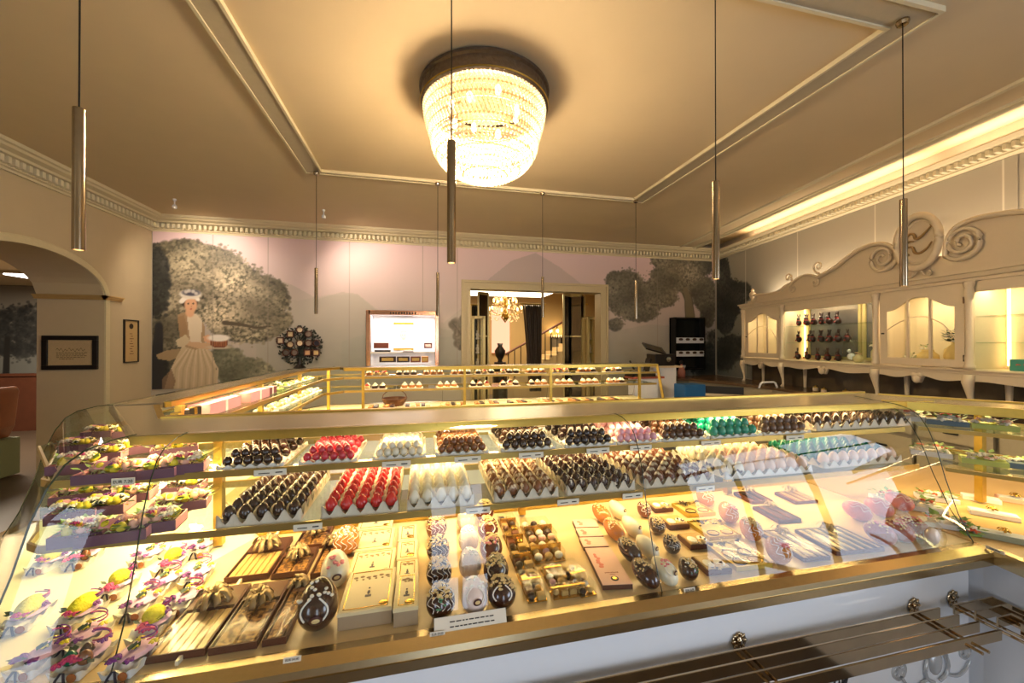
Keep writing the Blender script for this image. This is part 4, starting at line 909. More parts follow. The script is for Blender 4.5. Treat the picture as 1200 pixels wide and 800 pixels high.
t = thing('patterned_gift_box', 'turquoise box with printed red and white flowers at the right edge of the cabinet', 'box', hloc(3.46, -.10, zs+.002), HANG)
b = MB(); b.chbox(-.10, .10, -.05, .05, 0, .10); b.build('box', mat('turquoise_card', (.24, .56, .50), .5), t)
b = MB(); flowers(b, 7, .07, .004, .03, .035, .014, 4)
for v in range(len(b.v)): b.v[v] = (b.v[v][0], -.052+b.v[v][1]*.1, b.v[v][2])
b.build('printed_flowers', mat('print_red', (.72, .30, .26), .6, var=.4, scale=90), t)
t = thing('glass_cloche', 'glass cloche with a white bird figurine next to the bottom row of bunnies', 'cloche', hloc(1.74, -.22, zs+.002), HANG)
b = MB(); b.lathe([(.085, 0), (.085, .20), (.07, .26), (.03, .29), (.0, .295)], 20, caps=False); b.build('dome', M_glass, t, smooth=True); b = MB(); b.lathe([(.095, 0), (.095, .012), (.0, .012)], 20, caps=False); b.build('base', M_cream, t)
b = MB(); b.ell((0, 0, .07), (.035, .05, .045), 10, 6); b.ell((0, -.03, .14), (.02, .025, .022), 8, 5); b.build('figurine', M_white, t, smooth=True)

# ------------------------------------------------------------------ worktop along the right wall and rear right corner
M_top = mat('brown_granite', (.42, .33, .24), .22, var=.35, scale=26)
M_cab = mat('grey_beige_cabinet', (.66, .61, .50), .5)
wt = thing('work_counter', 'brown stone worktop on grey beige drawers under the cream cabinet', 'counter', (4.6, 6.3, 0))
g = lambda X_, Y_: (X_-4.6, Y_-6.3)
outl = [g(WR(-1)-.02, -1), g(WR(6.97)-.02, 6.97), g(3.84, 6.97), g(3.84, 6.55), g(4.85, 6.35), g(WR(4.9)-.55, 4.9), g(WR(-1)-.62, -1)]
b = MB(); b.prism(outl, .90, .94); b.build('worktop', M_top, wt)
b = MB(); b.prism([g(WR(-1)-.03, -1), g(WR(6.9)-.03, 6.9), g(3.90, 6.9), g(3.90, 6.60), g(4.88, 6.40), g(WR(4.9)-.50, 4.9), g(WR(-1)-.57, -1)], 0, .899); body = b.build('cabinet_body', M_cab, wt)
b = MB(); b.prism([g(WR(-1)-.031, -1), g(WR(5.9)-.031, 5.9), g(WR(5.9)-.012, 5.9), g(WR(-1)-.012, -1)], .941, 1.33); b.build('splashback', mat('dark_marble', (.36, .31, .24), .2, var=.45, scale=5), wt)
for k in range(7):
    y0 = 4.75-k*.62; fa = [g(WR(y0)-.575+(0), y0), g(WR(y0-.58)-.585, y0-.58)]
    for z0, z1 in ((.68, .86), (.38, .64)):
        b = MB(); b.add([(fa[0][0], fa[0][1], z0), (fa[1][0], fa[1][1], z0), (fa[1][0], fa[1][1], z1), (fa[0][0], fa[0][1], z1), (fa[0][0]+.03, fa[0][1], z0), (fa[1][0]+.03, fa[1][1], z0), (fa[1][0]+.03, fa[1][1], z1), (fa[0][0]+.03, fa[0][1], z1)], [(0, 3, 2, 1), (3, 7, 6, 2), (0, 1, 5, 4), (0, 4, 7, 3), (1, 2, 6, 5)])
        d = b.build('drawer', mat('drawer_front', (.74, .69, .56), .45), wt)
        c = ((fa[0][0]+fa[1][0])/2-.02, (fa[0][1]+fa[1][1])/2, (z0+z1)/2); b = MB(); b.box(c[0]-.008, c[0]+.012, c[1]-.05, c[1]+.05, c[2]-.008, c[2]+.008); b.build('handle', M_dark, d)
# dark undercounter cooler in the corner
t = MB(); t.box(-.62, .62, -.04, 0, .05, .88); cf = t.build('cooler_front', mat('cooler_black', (.06, .055, .05), .3), wt, (4.62-4.6, 5.75-6.3, 0)); cf.rotation_euler = (0, 0, R(-38))
t = MB(); t.box(-.6, .6, -.06, -.04, .72, .76); t.build('ledge', M_cream, cf); t = MB(); t.box(-.6, .6, -.07, -.045, .10, .70); t.build('glass_door', mat('cooler_glass', (.12, .10, .09), .1), cf)
X_, Y_ = PZ(808, 468, .93); X_, Z_ = PY(808, 462, 5.2)
t = thing('blue_crate', 'blue plastic crate standing behind the front counter at the right', 'crate', (X_, 5.2, 0)); b = MB(); b.box(-.18, .18, -.13, .13, .35, .98); b.build('crate', mat('blue_plastic', (.10, .36, .58), .4), t, bevel=.01); b = MB(); b.box(-.2, .2, -.15, .15, .0, .345); b.build('trolley', M_white, t)
# till area: white pedestal with dark music box / register
X_, z_ = PY(771, 428, 6.1)
t = thing('white_pedestal', 'slim white pedestal under the black box at the end of the far counter', 'pedestal', (X_, 6.1, 0)); b = MB(); b.box(-.20, .24, -.17, .17, 0, z_-.03); b.build('body', M_white, t); b = MB(); b.box(-.28, .34, -.2, .2, z_-.03, z_); b.build('top', M_cream, t)
t = thing('cash_register', 'black till with a tilted screen standing on the white pedestal', 'cash register', (X_+.05, 6.1, z_+.001))
b = MB(); b.box(-.19, .19, -.14, .14, 0, .20); b.build('body', M_blk, t, bevel=.01); b = MB(); b.lathe([(0, 0), (.045, 0), (.045, .01), (0, .012)], 16, caps=False); o = b.build('round_lens', M_chrome, t, (.06, -.141, .11)); o.rotation_euler = (PI/2, 0, 0)
b = MB(); b.box(-.24, .16, -.012, .012, 0, .20); o = b.build('screen', M_blk, t, (-.08, -.05, .235)); o.rotation_euler = (R(-58), R(14), 0); b = MB(); b.box(-.2, .12, -.014, -.012, .03, .17); b.build('display', mat('display', (.35, .33, .28), .2), o)
X_, z_ = PY(750, 437, 5.6)
t = thing('card_terminal', 'dark jumble of card terminal and printer at the end of the far counter', 'till equipment', (X_+.05, 5.6, z_-.05))
b = MB(); b.box(-.25, .15, -.12, .12, 0, .05); b.build('printer', M_dark, t); b = MB(); b.bar((-.12, 0, .05), (-.2, .05, .25), .12, .03); b.bar((.05, 0, .05), (.12, .02, .28), .10, .03); b.build('screens', M_blk, t); b = MB(); b.box(-.25, .3, -.13, .13, -.03, 0); b.build('red_tray', mat('brick_red', (.62, .30, .22), .5), t); b = MB(); b.box(-.2, .2, -.1, .1, -z_+.05, -.031); b.build('stand', M_white, t)
X_, Y_ = PZ(836, 436, .942)
t = thing('syrup_bottle', 'small pink bottle with a dark stopper on the worktop corner', 'bottle', (4.95, 6.72, .941)); b = MB(); b.lathe([(.07, 0), (.075, .10), (.05, .17), (.02, .21), (.02, .25)], 14); b.build('bottle', mat('pink_glass', (.80, .52, .46), .2), t, smooth=True); b = MB(); b.lathe([(.028, .25), (.035, .30), (.0, .33)], 10); b.build('stopper', M_blk, t)
X_, Y_ = PZ(790, 441, .942)
t = thing('glass_tray', 'clear domed tray on the worktop under the black wall shelf', 'tray', (4.35, 6.75, .941)); b = MB(); b.lathe([(0, 0), (.20, 0), (.22, .015), (0, .012)], 24, caps=False); b.build('plate', M_cream, t); b = MB(); b.lathe([(.19, .015), (.18, .10), (.10, .15), (0, .16)], 24, caps=False); b.build('dome', M_glass, t, smooth=True)
X_, Y_ = PZ(918, 456, .945); t = thing('chrome_tap', 'white rimmed sink tap frame on the worktop below the first cabinet legs', 'tap', (4.95, 4.75, .941))
b = MB(); b.tube(smooth_([(-.14, 0, 0), (-.12, 0, .09), (.12, 0, .09), (.14, 0, 0)]) if 0 else [(-.16, 0, 0), (-.13, 0, .07), (-.10, 0, .085), (.10, 0, .085), (.13, 0, .07), (.16, 0, 0)], .014, 8); b.build('spout', M_white, t); b = MB(); b.lathe([(.03, 0), (.03, .012)], 12, (-.16, 0, 0)); b.lathe([(.03, 0), (.03, .012)], 12, (.16, 0, 0)); b.build('base', M_chrome, t)
random.seed(8)
for k in range(7):
    Y_ = 4.3-k*.22; t = thing('small_jar', ('first', 'second', 'third', 'fourth', 'fifth', 'sixth', 'seventh')[k]+' small brass lidded jar from the left along the worktop behind the front counter', 'jar', (WR(Y_)-.32-.1*(k % 2), Y_, .941))
    b = MB(); b.lathe([(.03, 0), (.034, .02), (.03, .05)], 12); b.build('jar', M_cream, t); b = MB(); b.lathe([(.033, .05), (.03, .062), (.006, .066), (.01, .078), (0, .082)], 12); b.build('lid', M_gold, t)

# ------------------------------------------------------------------ display counters (an island of curved glass cases)
PATH = [(2.02, 1.0), (-.98, 1.0), (-1.63, 1.90), (-1.63, 4.5), (-1.15, 5.14), (2.95, 5.14)]
def right_n(a, c): d = Vector((c[0]-a[0], c[1]-a[1])).normalized(); return Vector((d.y, -d.x))
def mitre(k):
    if k == 0: return right_n(PATH[0], PATH[1])
    if k == len(PATH)-1: return right_n(PATH[-2], PATH[-1])
    n0, n1 = right_n(PATH[k-1], PATH[k]), right_n(PATH[k], PATH[k+1]); m = n0+n1; return m/(m.dot(n0))
M_deck = mat('deck_laminate', (.86, .74, .54), .30, var=.04, scale=3)
M_deckw = mat('deck_white', (.92, .86, .72), .35, var=.03)
M_bronze = mat('bronze_rail', (.80, .72, .56), .26, 1., var=.10, scale=60)
M_top_ = mat('top_strip', (.60, .55, .45), .26, .6, var=.08)
M_panel = mat('gloss_white_panel', (.97, .97, .98), .2, var=.01, coat=.5)
ZTOP = 1.33
GP = [(.045, .852), (.06, .88), (.087, .94), (.125, 1.066), (.151, 1.175), (.177, 1.247), (.205, 1.295), (.238, 1.32), (.29, 1.334), (.34, 1.337)]
def swp(mb, k, prof, closed=True, caps=True, trim=(0, 0)):
    p, q = Vector(PATH[k]), Vector(PATH[k+1]); m0, m1 = mitre(k), mitre(k+1); d = (q-p).normalized()
    R0 = [((p+m0*u+d*trim[0]).x, (p+m0*u+d*trim[0]).y, z) for u, z in prof]; R1 = [((q+m1*u-d*trim[1]).x, (q+m1*u-d*trim[1]).y, z) for u, z in prof]
    mb.loft([R0, R1], closed, caps)
def rect(u0, u1, z0, z1): return [(u0, z0), (u1, z0), (u1, z1), (u0, z1)]
labels = {0: ('display_counter', 'long curved glass counter in the foreground filled with chocolate eggs and boxes'), 1: ('display_counter', 'angled corner glass counter at the left edge with flower gift boxes'),
          2: ('display_counter', 'left side glass counter running back, seen from the staff side'), 4: ('display_counter', 'far glass counter with gold posts and cakes in front of the mural'), 3: ('display_counter', 'short slanting counter at the far left corner of the island')}
COUNTERS = {}
for k in range(5):
    t = thing(labels[k][0], labels[k][1], 'display counter'); COUNTERS[k] = t
    b = MB(); swp(b, k, rect(.06, .72, .0, .80)); b.build('base_cabinet', M_panel, t)
    b = MB(); swp(b, k, rect(.05, .75, .81, .85)); b.build('deck', M_deckw if k else M_deck, t)
    b = MB(); swp(b, k, [(-.015, .80), (-.015, .825), (-.012, .826), (-.012, .829), (-.015, .830), (-.012, .845), (.02, .856), (.049, .852), (.049, .80)]); b.build('front_rail', M_bronze, t)
    b = MB(); swp(b, k, rect(.70, .76, .79, .862)); b.build('rear_rail', M_gold, t)
    for (u0, z, nm) in ((.22, 1.078, 'lower_shelf'), (.27, 1.2235, 'upper_shelf')):
        if k == 1: continue
        b = MB()
        if k == 0:
            fy = 1.0+u0; xl = -.965 if u0 < .25 else -.975; pl_ = [(2.03, fy), (2.03, 1.64), (-.80, 1.64), (-1.10, 2.12), (-1.42, 1.98), (-1.32, 1.72), (xl-.05, fy+.10), (xl-.015, fy+.03), (xl+.03, fy)]
            b.prism(pl_, z, z+.010); s_ = b.build(nm, M_shelfglass, t); b = MB()
            for p_, q_ in ((pl_[0], pl_[8]), (pl_[8], pl_[7]), (pl_[7], pl_[6]), (pl_[6], pl_[5])): b.bar((p_[0], p_[1]-.003, z+.005), (q_[0], q_[1]-.003, z+.005), .006, .019)
            b.bar((2.03, 1.645, z), (-.80, 1.645, z), .01, .024)
            b.build('edge_strip', mat('shelf_trim', (.72, .60, .32), .3, .8), s_); continue
        swp(b, k, rect(u0, .64, z, z+.010), trim=(.004, .004)); s_ = b.build(nm, M_shelfglass, t)
        b = MB(); swp(b, k, rect(u0-.006, u0, z-.001, z+.0135), trim=(.004, .004)); swp(b, k, rect(.64, .65, z-.012, z+.012), trim=(.004, .004)); b.build('edge_strip', mat('shelf_trim', (.72, .60, .32), .3, .8), s_)
    UI = .64 if k in (0, 4) else .50
    if k == 0:
        b = MB(); b.prism([(2.30, 1.33), (2.34, 1.64), (-.91, 1.64), (-.81, 1.33)], ZTOP-.02, ZTOP+.002); b.build('top_plate', M_top_, t); b = MB(); b.bar((2.30, 1.325, ZTOP-.008), (-.81, 1.325, ZTOP-.008), .01, .026); b.bar((2.34, 1.65, ZTOP-.01), (-.91, 1.65, ZTOP-.01), .03, .036); b.build('top_rail', M_gold, t)
    elif k == 1:
        n1 = right_n(PATH[1], PATH[2]); b = MB(); b.prism([(-.81, 1.33), (-.91, 1.64), (-1.13, 2.0), (-1.30, 2.0)], ZTOP-.02, ZTOP+.002); b.build('top_plate', M_top_, t); b = MB(); b.bar((-.91, 1.64, ZTOP-.008), (-1.13, 2.0, ZTOP-.008), .02, .022); b.build('top_rail', M_gold, t)
    if k > 1: b = MB(); swp(b, k, [(.33, ZTOP-.02), (.33, ZTOP), (.335, ZTOP+.004), (UI-.005, ZTOP+.004), (UI, ZTOP), (UI, ZTOP-.02)]); b.build('top_plate', M_top_, t); b = MB(); swp(b, k, rect(UI-.005, UI+.02, ZTOP-(.03 if k == 4 else .018), ZTOP+.006)); b.build('top_rail', M_gold, t)
    # posts
    p, q = Vector(PATH[k]), Vector(PATH[k+1]); n0 = right_n(p, q); d = (q-p).normalized(); L_ = (q-p).length
    npost = {0: 3, 1: 1, 2: 3, 3: 1, 4: 4}[k]
    for i in range(npost):
        pos = {0: (.55, 1.6, 2.75), 1: (.75,), 2: (.25, 1.2, 2.1), 3: (.4,), 4: (.52, 1.62, 2.66, 3.85)}[k][i]; c = p+d*pos+n0*(.645 if k in (0, 4) else .51)
        b = MB(); b.bar((c.x, c.y, .86), (c.x, c.y, ZTOP-.02), .028, .028); ps = b.build('post', M_gold, t)
        b = MB()
        for z in (1.07, 1.215): b.bar((c.x-n0.x*.01, c.y-n0.y*.01, z), (c.x-n0.x*.34, c.y-n0.y*.34, z-.0), .014, .012)
        b.build('shelf_bracket', M_gold, ps)
    # glass front in panes
    cuts_ = {0: (0, 1.32, 2.70, L_), 1: (0, L_), 2: (0, L_/2, L_), 3: (0, L_), 4: (0, 1.4, 2.8, L_)}[k]
    m0, m1 = mitre(k), mitre(k+1)
    for i in range(len(cuts_)-1):
        a, c = cuts_[i], cuts_[i+1]; rings = []
        for which, s_ in ((0, a+.001), (1, c-.001)):
            ring = []
            for u, z in GP:
                f0 = p+m0*u; f1 = q+m1*u
                if s_ < .01: pt = f0
                elif s_ > L_-.01: pt = f1
                else: pt = p+d*s_+n0*u
                ring.append((pt.x+d.x*(.0015 if which == 0 else -.0015), pt.y+d.y*(.0015 if which == 0 else -.0015), z))
            rings.append(ring)
        b = MB(); b.loft(rings, False, False); g_ = b.build('glass_pane', M_glass, t, smooth=True)
        e = MB(); e.tube(rings[1], .0016, 5); e.build('pane_edge', mat('glass_edge', (.20, .24, .18), .2), g_)
        if i == 0 and k < 3: e = MB(); e.tube(rings[0], .0016, 5); e.build('pane_edge', MATS['glass_edge'], g_)
    # LED strips below top plate and shelves
    mid = (p+q)/2
    ang = math.atan2(d.y, d.x)
    LE = {0: 1., 1: .45, 2: .62, 3: .25, 4: 1.1}[k]
    for (u, z, e_) in ((.56, ZTOP-.022, 5.), (.50, 1.212, 5.), (.44, 1.066, 6.5)):
        c = mid+n0*u; area('led_strip', (c.x, c.y, z), (0, 0, ang), L_*.93, .02, e_*LE*1.15, (1, .72, .33))
    for (u, z) in ((.36, ZTOP-.022),):
        c = mid+n0*u; area('led_strip', (c.x, c.y, z), (0, 0, ang), L_*.93, .02, 5.*LE, (1, .74, .36))
# end glass of the far counter and near counter end pane
for k, at in ((4, 1),):
    p, q = Vector(PATH[k]), Vector(PATH[k+1]); n0 = right_n(p, q); e = q
    b = MB(); pr = GP+[(.64, 1.33), (.64, .86)]; b.add([((e+n0*u).x+.01, (e+n0*u).y, z) for u, z in pr], [tuple(range(len(pr)))]); b.build('end_glass', M_glass, COUNTERS[4])
    b = MB(); b.bar(((e+n0*.645).x, (e+n0*.645).y, ZTOP), ((e+n0*.70).x+.06, (e+n0*.70).y, .87), .03, .03); b.build('end_post', M_gold, COUNTERS[4])
# right-hand counter: deck turns towards the viewer, shelves cut the inner corner on a slant
rc = thing('display_counter', 'right hand glass counter turning towards the viewer with flower boxes on its shelves', 'display counter')
M_deckr = mat('deck_oak', (.82, .66, .42), .35, var=.06, scale=3)
dk = [(2.035, 1.0), (1.96, .55), (1.9, -1.2), (3.2, -1.2), (3.2, 1.75), (2.03, 1.75)]
b = MB(); b.prism(dk, .81, .85); b.build('deck', M_deckr, rc)
b = MB(); b.prism([(2.10, 1.06), (2.03, .55), (1.97, -1.2), (3.15, -1.2), (3.15, 1.72), (2.10, 1.72)], 0, .80); b.build('base_cabinet', M_panel, rc)
b = MB(); 
for (p, q) in (((2.03, .985), (1.95, .55)), ((1.95, .55), (1.89, -1.2))): b.bar((p[0]-.004, p[1], .828), (q[0]-.004, q[1], .828), .03, .054)
b.build('front_rail', M_bronze, rc)
dd = Vector((.59, -.807)); nn = Vector((.807, .59))
def slab(a0, dep, z0, z1, s0=0., s1=1.9, off=0.): a = Vector(a0)+dd*s0+nn*off; c = Vector(a0)+dd*s1+nn*off; return [tuple(a), tuple(c), tuple(c+nn*dep), tuple(a+nn*dep)], z0, z1
for (a0, z, dep, nm) in (((2.10, 1.17), 1.078, .42, 'lower_shelf'), ((2.125, 1.275), 1.2235, .36, 'upper_shelf')):
    b = MB(); b.prism(*slab(a0, dep, z, z+.010)); s_ = b.build(nm, M_shelfglass, rc); b = MB(); b.prism(*slab(a0, .006, z-.004, z+.012, off=-.006)); b.prism(*slab(a0, .01, z-.012, z+.012, off=dep)); b.build('edge_strip', MATS['shelf_trim'], s_)
b = MB(); b.prism(*slab((2.10, 1.40), .28, ZTOP-.02, ZTOP)); b.build('top_plate', M_top_, rc); b = MB(); b.prism(*slab((2.10, 1.40), .025, ZTOP-.03, ZTOP+.006, off=.28)); b.prism(*slab((2.10, 1.40), .02, ZTOP-.03, ZTOP+.006, off=-.02)); b.build('top_rail', M_gold, rc)
for s_ in (.35, 1.4): c = Vector((2.10, 1.40))+dd*s_+nn*.30; b = MB(); b.bar((c.x, c.y, .86), (c.x, c.y, ZTOP-.02), .028, .028); b.build('post', M_gold, rc)
for (u, z, e_) in ((.18, ZTOP-.032, 4.), (.2, 1.212, 3.5), (.2, 1.066, 4.)): c = Vector((2.12, 1.32))+dd*.95+nn*u; area('led_strip', (c.x, c.y, z), (0, 0, math.atan2(dd.y, dd.x)), 1.8, .02, e_, (1, .72, .34))
# slanted filler pane at the inner corner
b = MB(); A_ = [(2.035, 1.0+u, z) for u, z in GP]; B_ = [(2.04+u*.15, 1.0+u*1.5, z) for u, z in GP]; b.loft([A_, B_], False, False); g_ = b.build('corner_pane', M_glass, rc, smooth=True); b = MB(); b.tube(B_, .0016, 5); b.build('pane_edge', MATS['glass_edge'], g_)

# tray rail in front of the near counter
tr = thing('tray_rail', 'four bar polished metal tray rail below the front glass counter', 'tray rail', (0, 0, .66))
M_rail = mat('polished_rail', (.74, .66, .54), .09, 1., var=.15, scale=12)
YS = (1.015, .975, .935, .893); zr = -.0
for i, y in enumerate(YS):
    b = MB(); b.box(.15, 1.79+.02*i, y-.003, y+.003, zr-.033, zr+.002); b.build('rail_bar', M_rail, tr, bevel=.001)
for i, y in enumerate(YS):
    x_ = 2.06-(y-.893)*-1.0*0-(1.015-y)*.9; b = MB(); b.box(1.86+.03*i, x_, y-.003, y+.003, zr-.033, zr+.002); b.box(x_-.006, x_, -.8, y, zr-.033, zr+.002); b.build('corner_bar', M_rail, tr, bevel=.001)
b = MB()
for X_ in (.985, 1.735, 1.93):
    br = MB()
    for dx in (-.014, .014): br.tube([(X_+dx, 1.055, zr-.038), (X_+dx, .87, zr-.038)], .005, 8)
    br.build('bracket', M_rail, tr)
    ro = MB(); ro.lathe([(0, .0), (.026, .0), (.027, .003), (.018, .005), (.009, .006), (.008, .009), (0, .010)], 20, caps=False); [ro.ell((.021*math.cos(q*PI/4), .021*math.sin(q*PI/4), .003), (.010, .006, .004), 8, 4, Matrix.Rotation(q*PI/4, 3, 'Z')) for q in range(8)]; o = ro.build('rosette', M_rail, tr, (X_, 1.058, zr-.01), True); o.rotation_euler = (PI/2, 0, 0)
# embossed ornaments and script emblem on the white front panel
M_emb = mat('pewter_relief', (.80, .80, .80), .2, .35)
for (px, py, rr) in ((1053, 785, .034), (1130, 762, .03)):
    X_, z_ = PY(px, py, 1.055); t_ = MB(); t_.lathe([(rr*.75, 0), (rr*.85, .007), (rr, .005), (rr, 0)], 24, caps=False); t_.lathe([(0, .004), (rr*.35, .006), (rr*.4, .0)], 12, caps=False)
    for a in range(6): t_.ell((rr*.55*math.cos(a*PI/3), rr*.55*math.sin(a*PI/3), .003), (.007, .005, .003), 6, 4)
    o = t_.build('embossed_rosette', M_emb, None, (X_, 1.060, z_)); o.rotation_euler = (PI/2, 0, 0); tag(o, 'round silver ornament on the white counter front, '+('left of the leafy cartouche' if px < 1100 else 'right of the leafy cartouche in the corner'), 'ornament')
X_, z_ = PY(1095, 775, 1.055); t_ = MB(); t_.ell((0, 0, 0), (.03, .012, .045), 14, 8)
for s_ in (-1, 1):
    t_.tube([(s_*x, -.004, z) for x, z in smooth_([(.01, .06), (.05, .055), (.045, .02), (.06, -.01), (.05, -.05), (.015, -.065)])], .006, 6); t_.tube([(s_*x, -.004, z) for x, z in smooth_([(.04, .05), (.075, .06), (.08, .04), (.06, .035)])], .004, 6); t_.tube([(s_*x, -.004, z) for x, z in smooth_([(.05, -.05), (.11, -.07), (.15, -.05), (.17, -.02)])], .0045, 6)
o = t_.build('embossed_cartouche', M_emb, None, (X_, 1.056, z_), True); tag(o, 'leafy silver cartouche embossed on the white front panel near the corner', 'ornament')
X_, z_ = PY(986, 790, 1.055)
em = thing('script_emblem', 'black and white script emblem on the white counter front below the tray rail', 'emblem', (X_, 1.058, z_-.012))
for pts, r_ in (([(-.035, -.03), (-.03, .0), (-.015, .02), (-.008, -.005), (-.015, -.03)], .003), ([(-.012, .015), (.0, .03), (.006, .0), (-.002, -.035), (.01, -.02), (.02, .01)], .003), ([(.014, -.02), (.012, .01), (.028, .035), (.034, .02), (.02, -.012), (.012, -.04)], .0035)):
    b = MB(); b.tube([(x, 0, z) for x, z in smooth_(pts)], r_, 6); b.build('script_stroke', M_blk, em)
# ------------------------------------------------------------------ goods: pulp egg trays with small chocolate eggs
M_pulp = mat('paper_pulp', (.86, .81, .72), .85, var=.06, scale=60, bump=.3)
M_pulpw = mat('white_pulp', (.93, .91, .86), .85, var=.04, scale=60, bump=.2)
EG = {
 'dark': mat('egg_dark', (.20, .10, .05), .22, var=.3, scale=60, coat=.5), 'cherry': mat('egg_cherry', (.76, .16, .24), .2, var=.15, scale=60, coat=.5),
 'red': mat('egg_red', (.80, .13, .14), .2, var=.15, scale=60, coat=.5), 'cream': mat('egg_cream', (.90, .86, .76), .3, var=.05, scale=60, coat=.3),
 'nougat': mat('egg_nougat', (.48, .28, .13), .25, var=.3, scale=60, coat=.4), 'mocha': mat('egg_mocha', (.24, .15, .10), .22, var=.3, scale=60, coat=.5),
 'bitter': mat('egg_bitter', (.16, .09, .08), .22, var=.3, scale=60, coat=.5), 'rose': mat('egg_rose', (.90, .66, .70), .3, var=.08, scale=60, coat=.3),
 'hazel': mat('egg_hazel', (.32, .19, .11), .25, var=.3, scale=60, coat=.4), 'teal': mat('egg_teal', (.04, .58, .47), .2, var=.2, scale=60, coat=.5),
 'walnut': mat('egg_walnut', (.38, .25, .16), .3, var=.35, scale=60, coat=.3),
 'swirl': speckmat('egg_swirl', (.22, .10, .06), (.93, .88, .80), 45, .50, .54, .25), 'marble': speckmat('egg_marble', (.93, .88, .78), (.36, .20, .14), 40, .54, .58, .3),
 'mixed': speckmat('egg_mixed', (.50, .30, .16), (.92, .84, .72), 30, .50, .56, .3), 'motif': speckmat('egg_motif', (.93, .90, .82), (.20, .14, .10), 26, .62, .64, .3),
 'tipped': speckmat('egg_tipped', (.42, .22, .12), (.94, .90, .82), 16, .48, .52, .3), 'green': mat('egg_green', (.02, .36, .26), .2, var=.2, scale=60, coat=.5), 'blush': mat('egg_blush', (.92, .78, .68), .3, var=.06, scale=60)}
def egg_mesh(key, r, h):
    b = MB(); b.ell((0, 0, h/2), (r, r, h/2), 14, 9, taper=.30 if h > .04 else .12); o = b.build('egg', EG[key], smooth=True); me = o.data; bpy.data.objects.remove(o); me.name = 'egg'; return me
def tray(name, label, x0, y0, nx, ny, px, py, z, m, H=.014, cat='egg tray', nonuni=None):
    """pulp tray: cups at cell centres, peaks at cell corners -> scalloped rim"""
    q = 6; b = MB(); Wd, Dp = nx*px, ny*py; gx, gy = nx*q+1, ny*q+1
    vs = []
    for j in range(gy):
        for i in range(gx):
            x, y = -Wd/2+Wd*i/(gx-1), Dp*j/(gy-1); vs.append((x, y, .003+H*(.12+.88*(math.cos(PI*i/q)*math.cos(PI*j/q))**2)))
    fs = [(j*gx+i, j*gx+i+1, (j+1)*gx+i+1, (j+1)*gx+i) for j in range(gy-1) for i in range(gx-1)]
    rim = [j*gx for j in range(gy-1, 0, -1)]+list(range(gx))+[j*gx+gx-1 for j in range(1, gy)]+[(gy-1)*gx+i for i in range(gx-2, 0, -1)]
    o_ = len(vs); 
    for r_ in rim: x, y, zz = vs[r_]; vs.append((x*(1.0+.012), y+(.004 if y > Dp/2 else -.004), 0.0))
    n_ = len(rim); fs += [(rim[i], rim[(i+1) % n_], o_+(i+1) % n_, o_+i) for i in range(n_)]
    b.add(vs, fs); t = b.build(name, m, None, (x0+Wd/2, y0, z), smooth=False); tag(t, label, cat); t.data.shade_smooth() if hasattr(t.data, 'shade_smooth') else None
    return t
EGGS = []        # (distance, key, mesh, position, rotation, scale, label, group)
def fill(x0, y0, nx, ny, px, py, z, keyf, r, h, where, mound=False, sink=.004):
    for j in range(ny):
        for i in range(nx-(j % 2 if mound else 0)):
            key = keyf(i, j) if callable(keyf) else keyf
            p = (x0+(i+.5+(.5*(j % 2) if mound else 0))*px+random.uniform(-.0006, .0006), y0+(j+.5)*py, z+sink)
            EGGS.append((key, r, h, p, where, 0))
    if mound:
        for j in range(ny-1):
            for i in range(nx-1-(j % 2)):
                key = keyf(i, j) if callable(keyf) else keyf
                EGGS.append((key, r, h, (x0+(i+1+.5*(j % 2))*px+random.uniform(-.001, .001), y0+(j+1)*py, z+sink+h*.60), where, 1))
names = {'dark': 'dark brown', 'cherry': 'cherry pink', 'red': 'shiny red', 'cream': 'cream white', 'nougat': 'nougat brown', 'mocha': 'mocha brown', 'bitter': 'blackish bitter', 'rose': 'pale rose', 'hazel': 'hazel brown',
         'teal': 'teal green', 'walnut': 'walnut brown', 'swirl': 'dark white-swirled', 'marble': 'cream and brown marbled', 'mixed': 'brown and cream mottled', 'motif': 'white dark-dotted', 'tipped': 'brown white-tipped', 'green': 'dark green', 'blush': 'blush'}
ZU, ZL = 1.2345, 1.0885
upper = [(-.572, .162, 'dark'), (-.356, .150, 'cherry'), (-.146, .150, 'cream'), (.048, .160, 'nougat'), (.264, .178, 'mocha'), (.490, .180, 'bitter'), (.690, .165, 'rose'), (.875, .185, 'hazel'), (1.085, .215, 'teal'), (1.325, .215, 'walnut')]
for x0, w_, key in upper:
    nx = 6; px = w_/nx; ny = 7; py = .042 if w_ < .2 else .042; py = px*1.25
    py = min(py, .036)
    tl = tray('egg_tray', 'white tray on the top glass shelf holding the %s chocolate eggs' % names[key], x0-.006, 1.285, nx, ny, px+.002, py+.002, ZU, M_pulpw, .010)
    fill(x0, 1.287, nx, ny, px, py+.0018, ZU, key, px*.47, px*1.08, 'tray of %s eggs on the top glass shelf' % names[key], mound=True, sink=.0045)
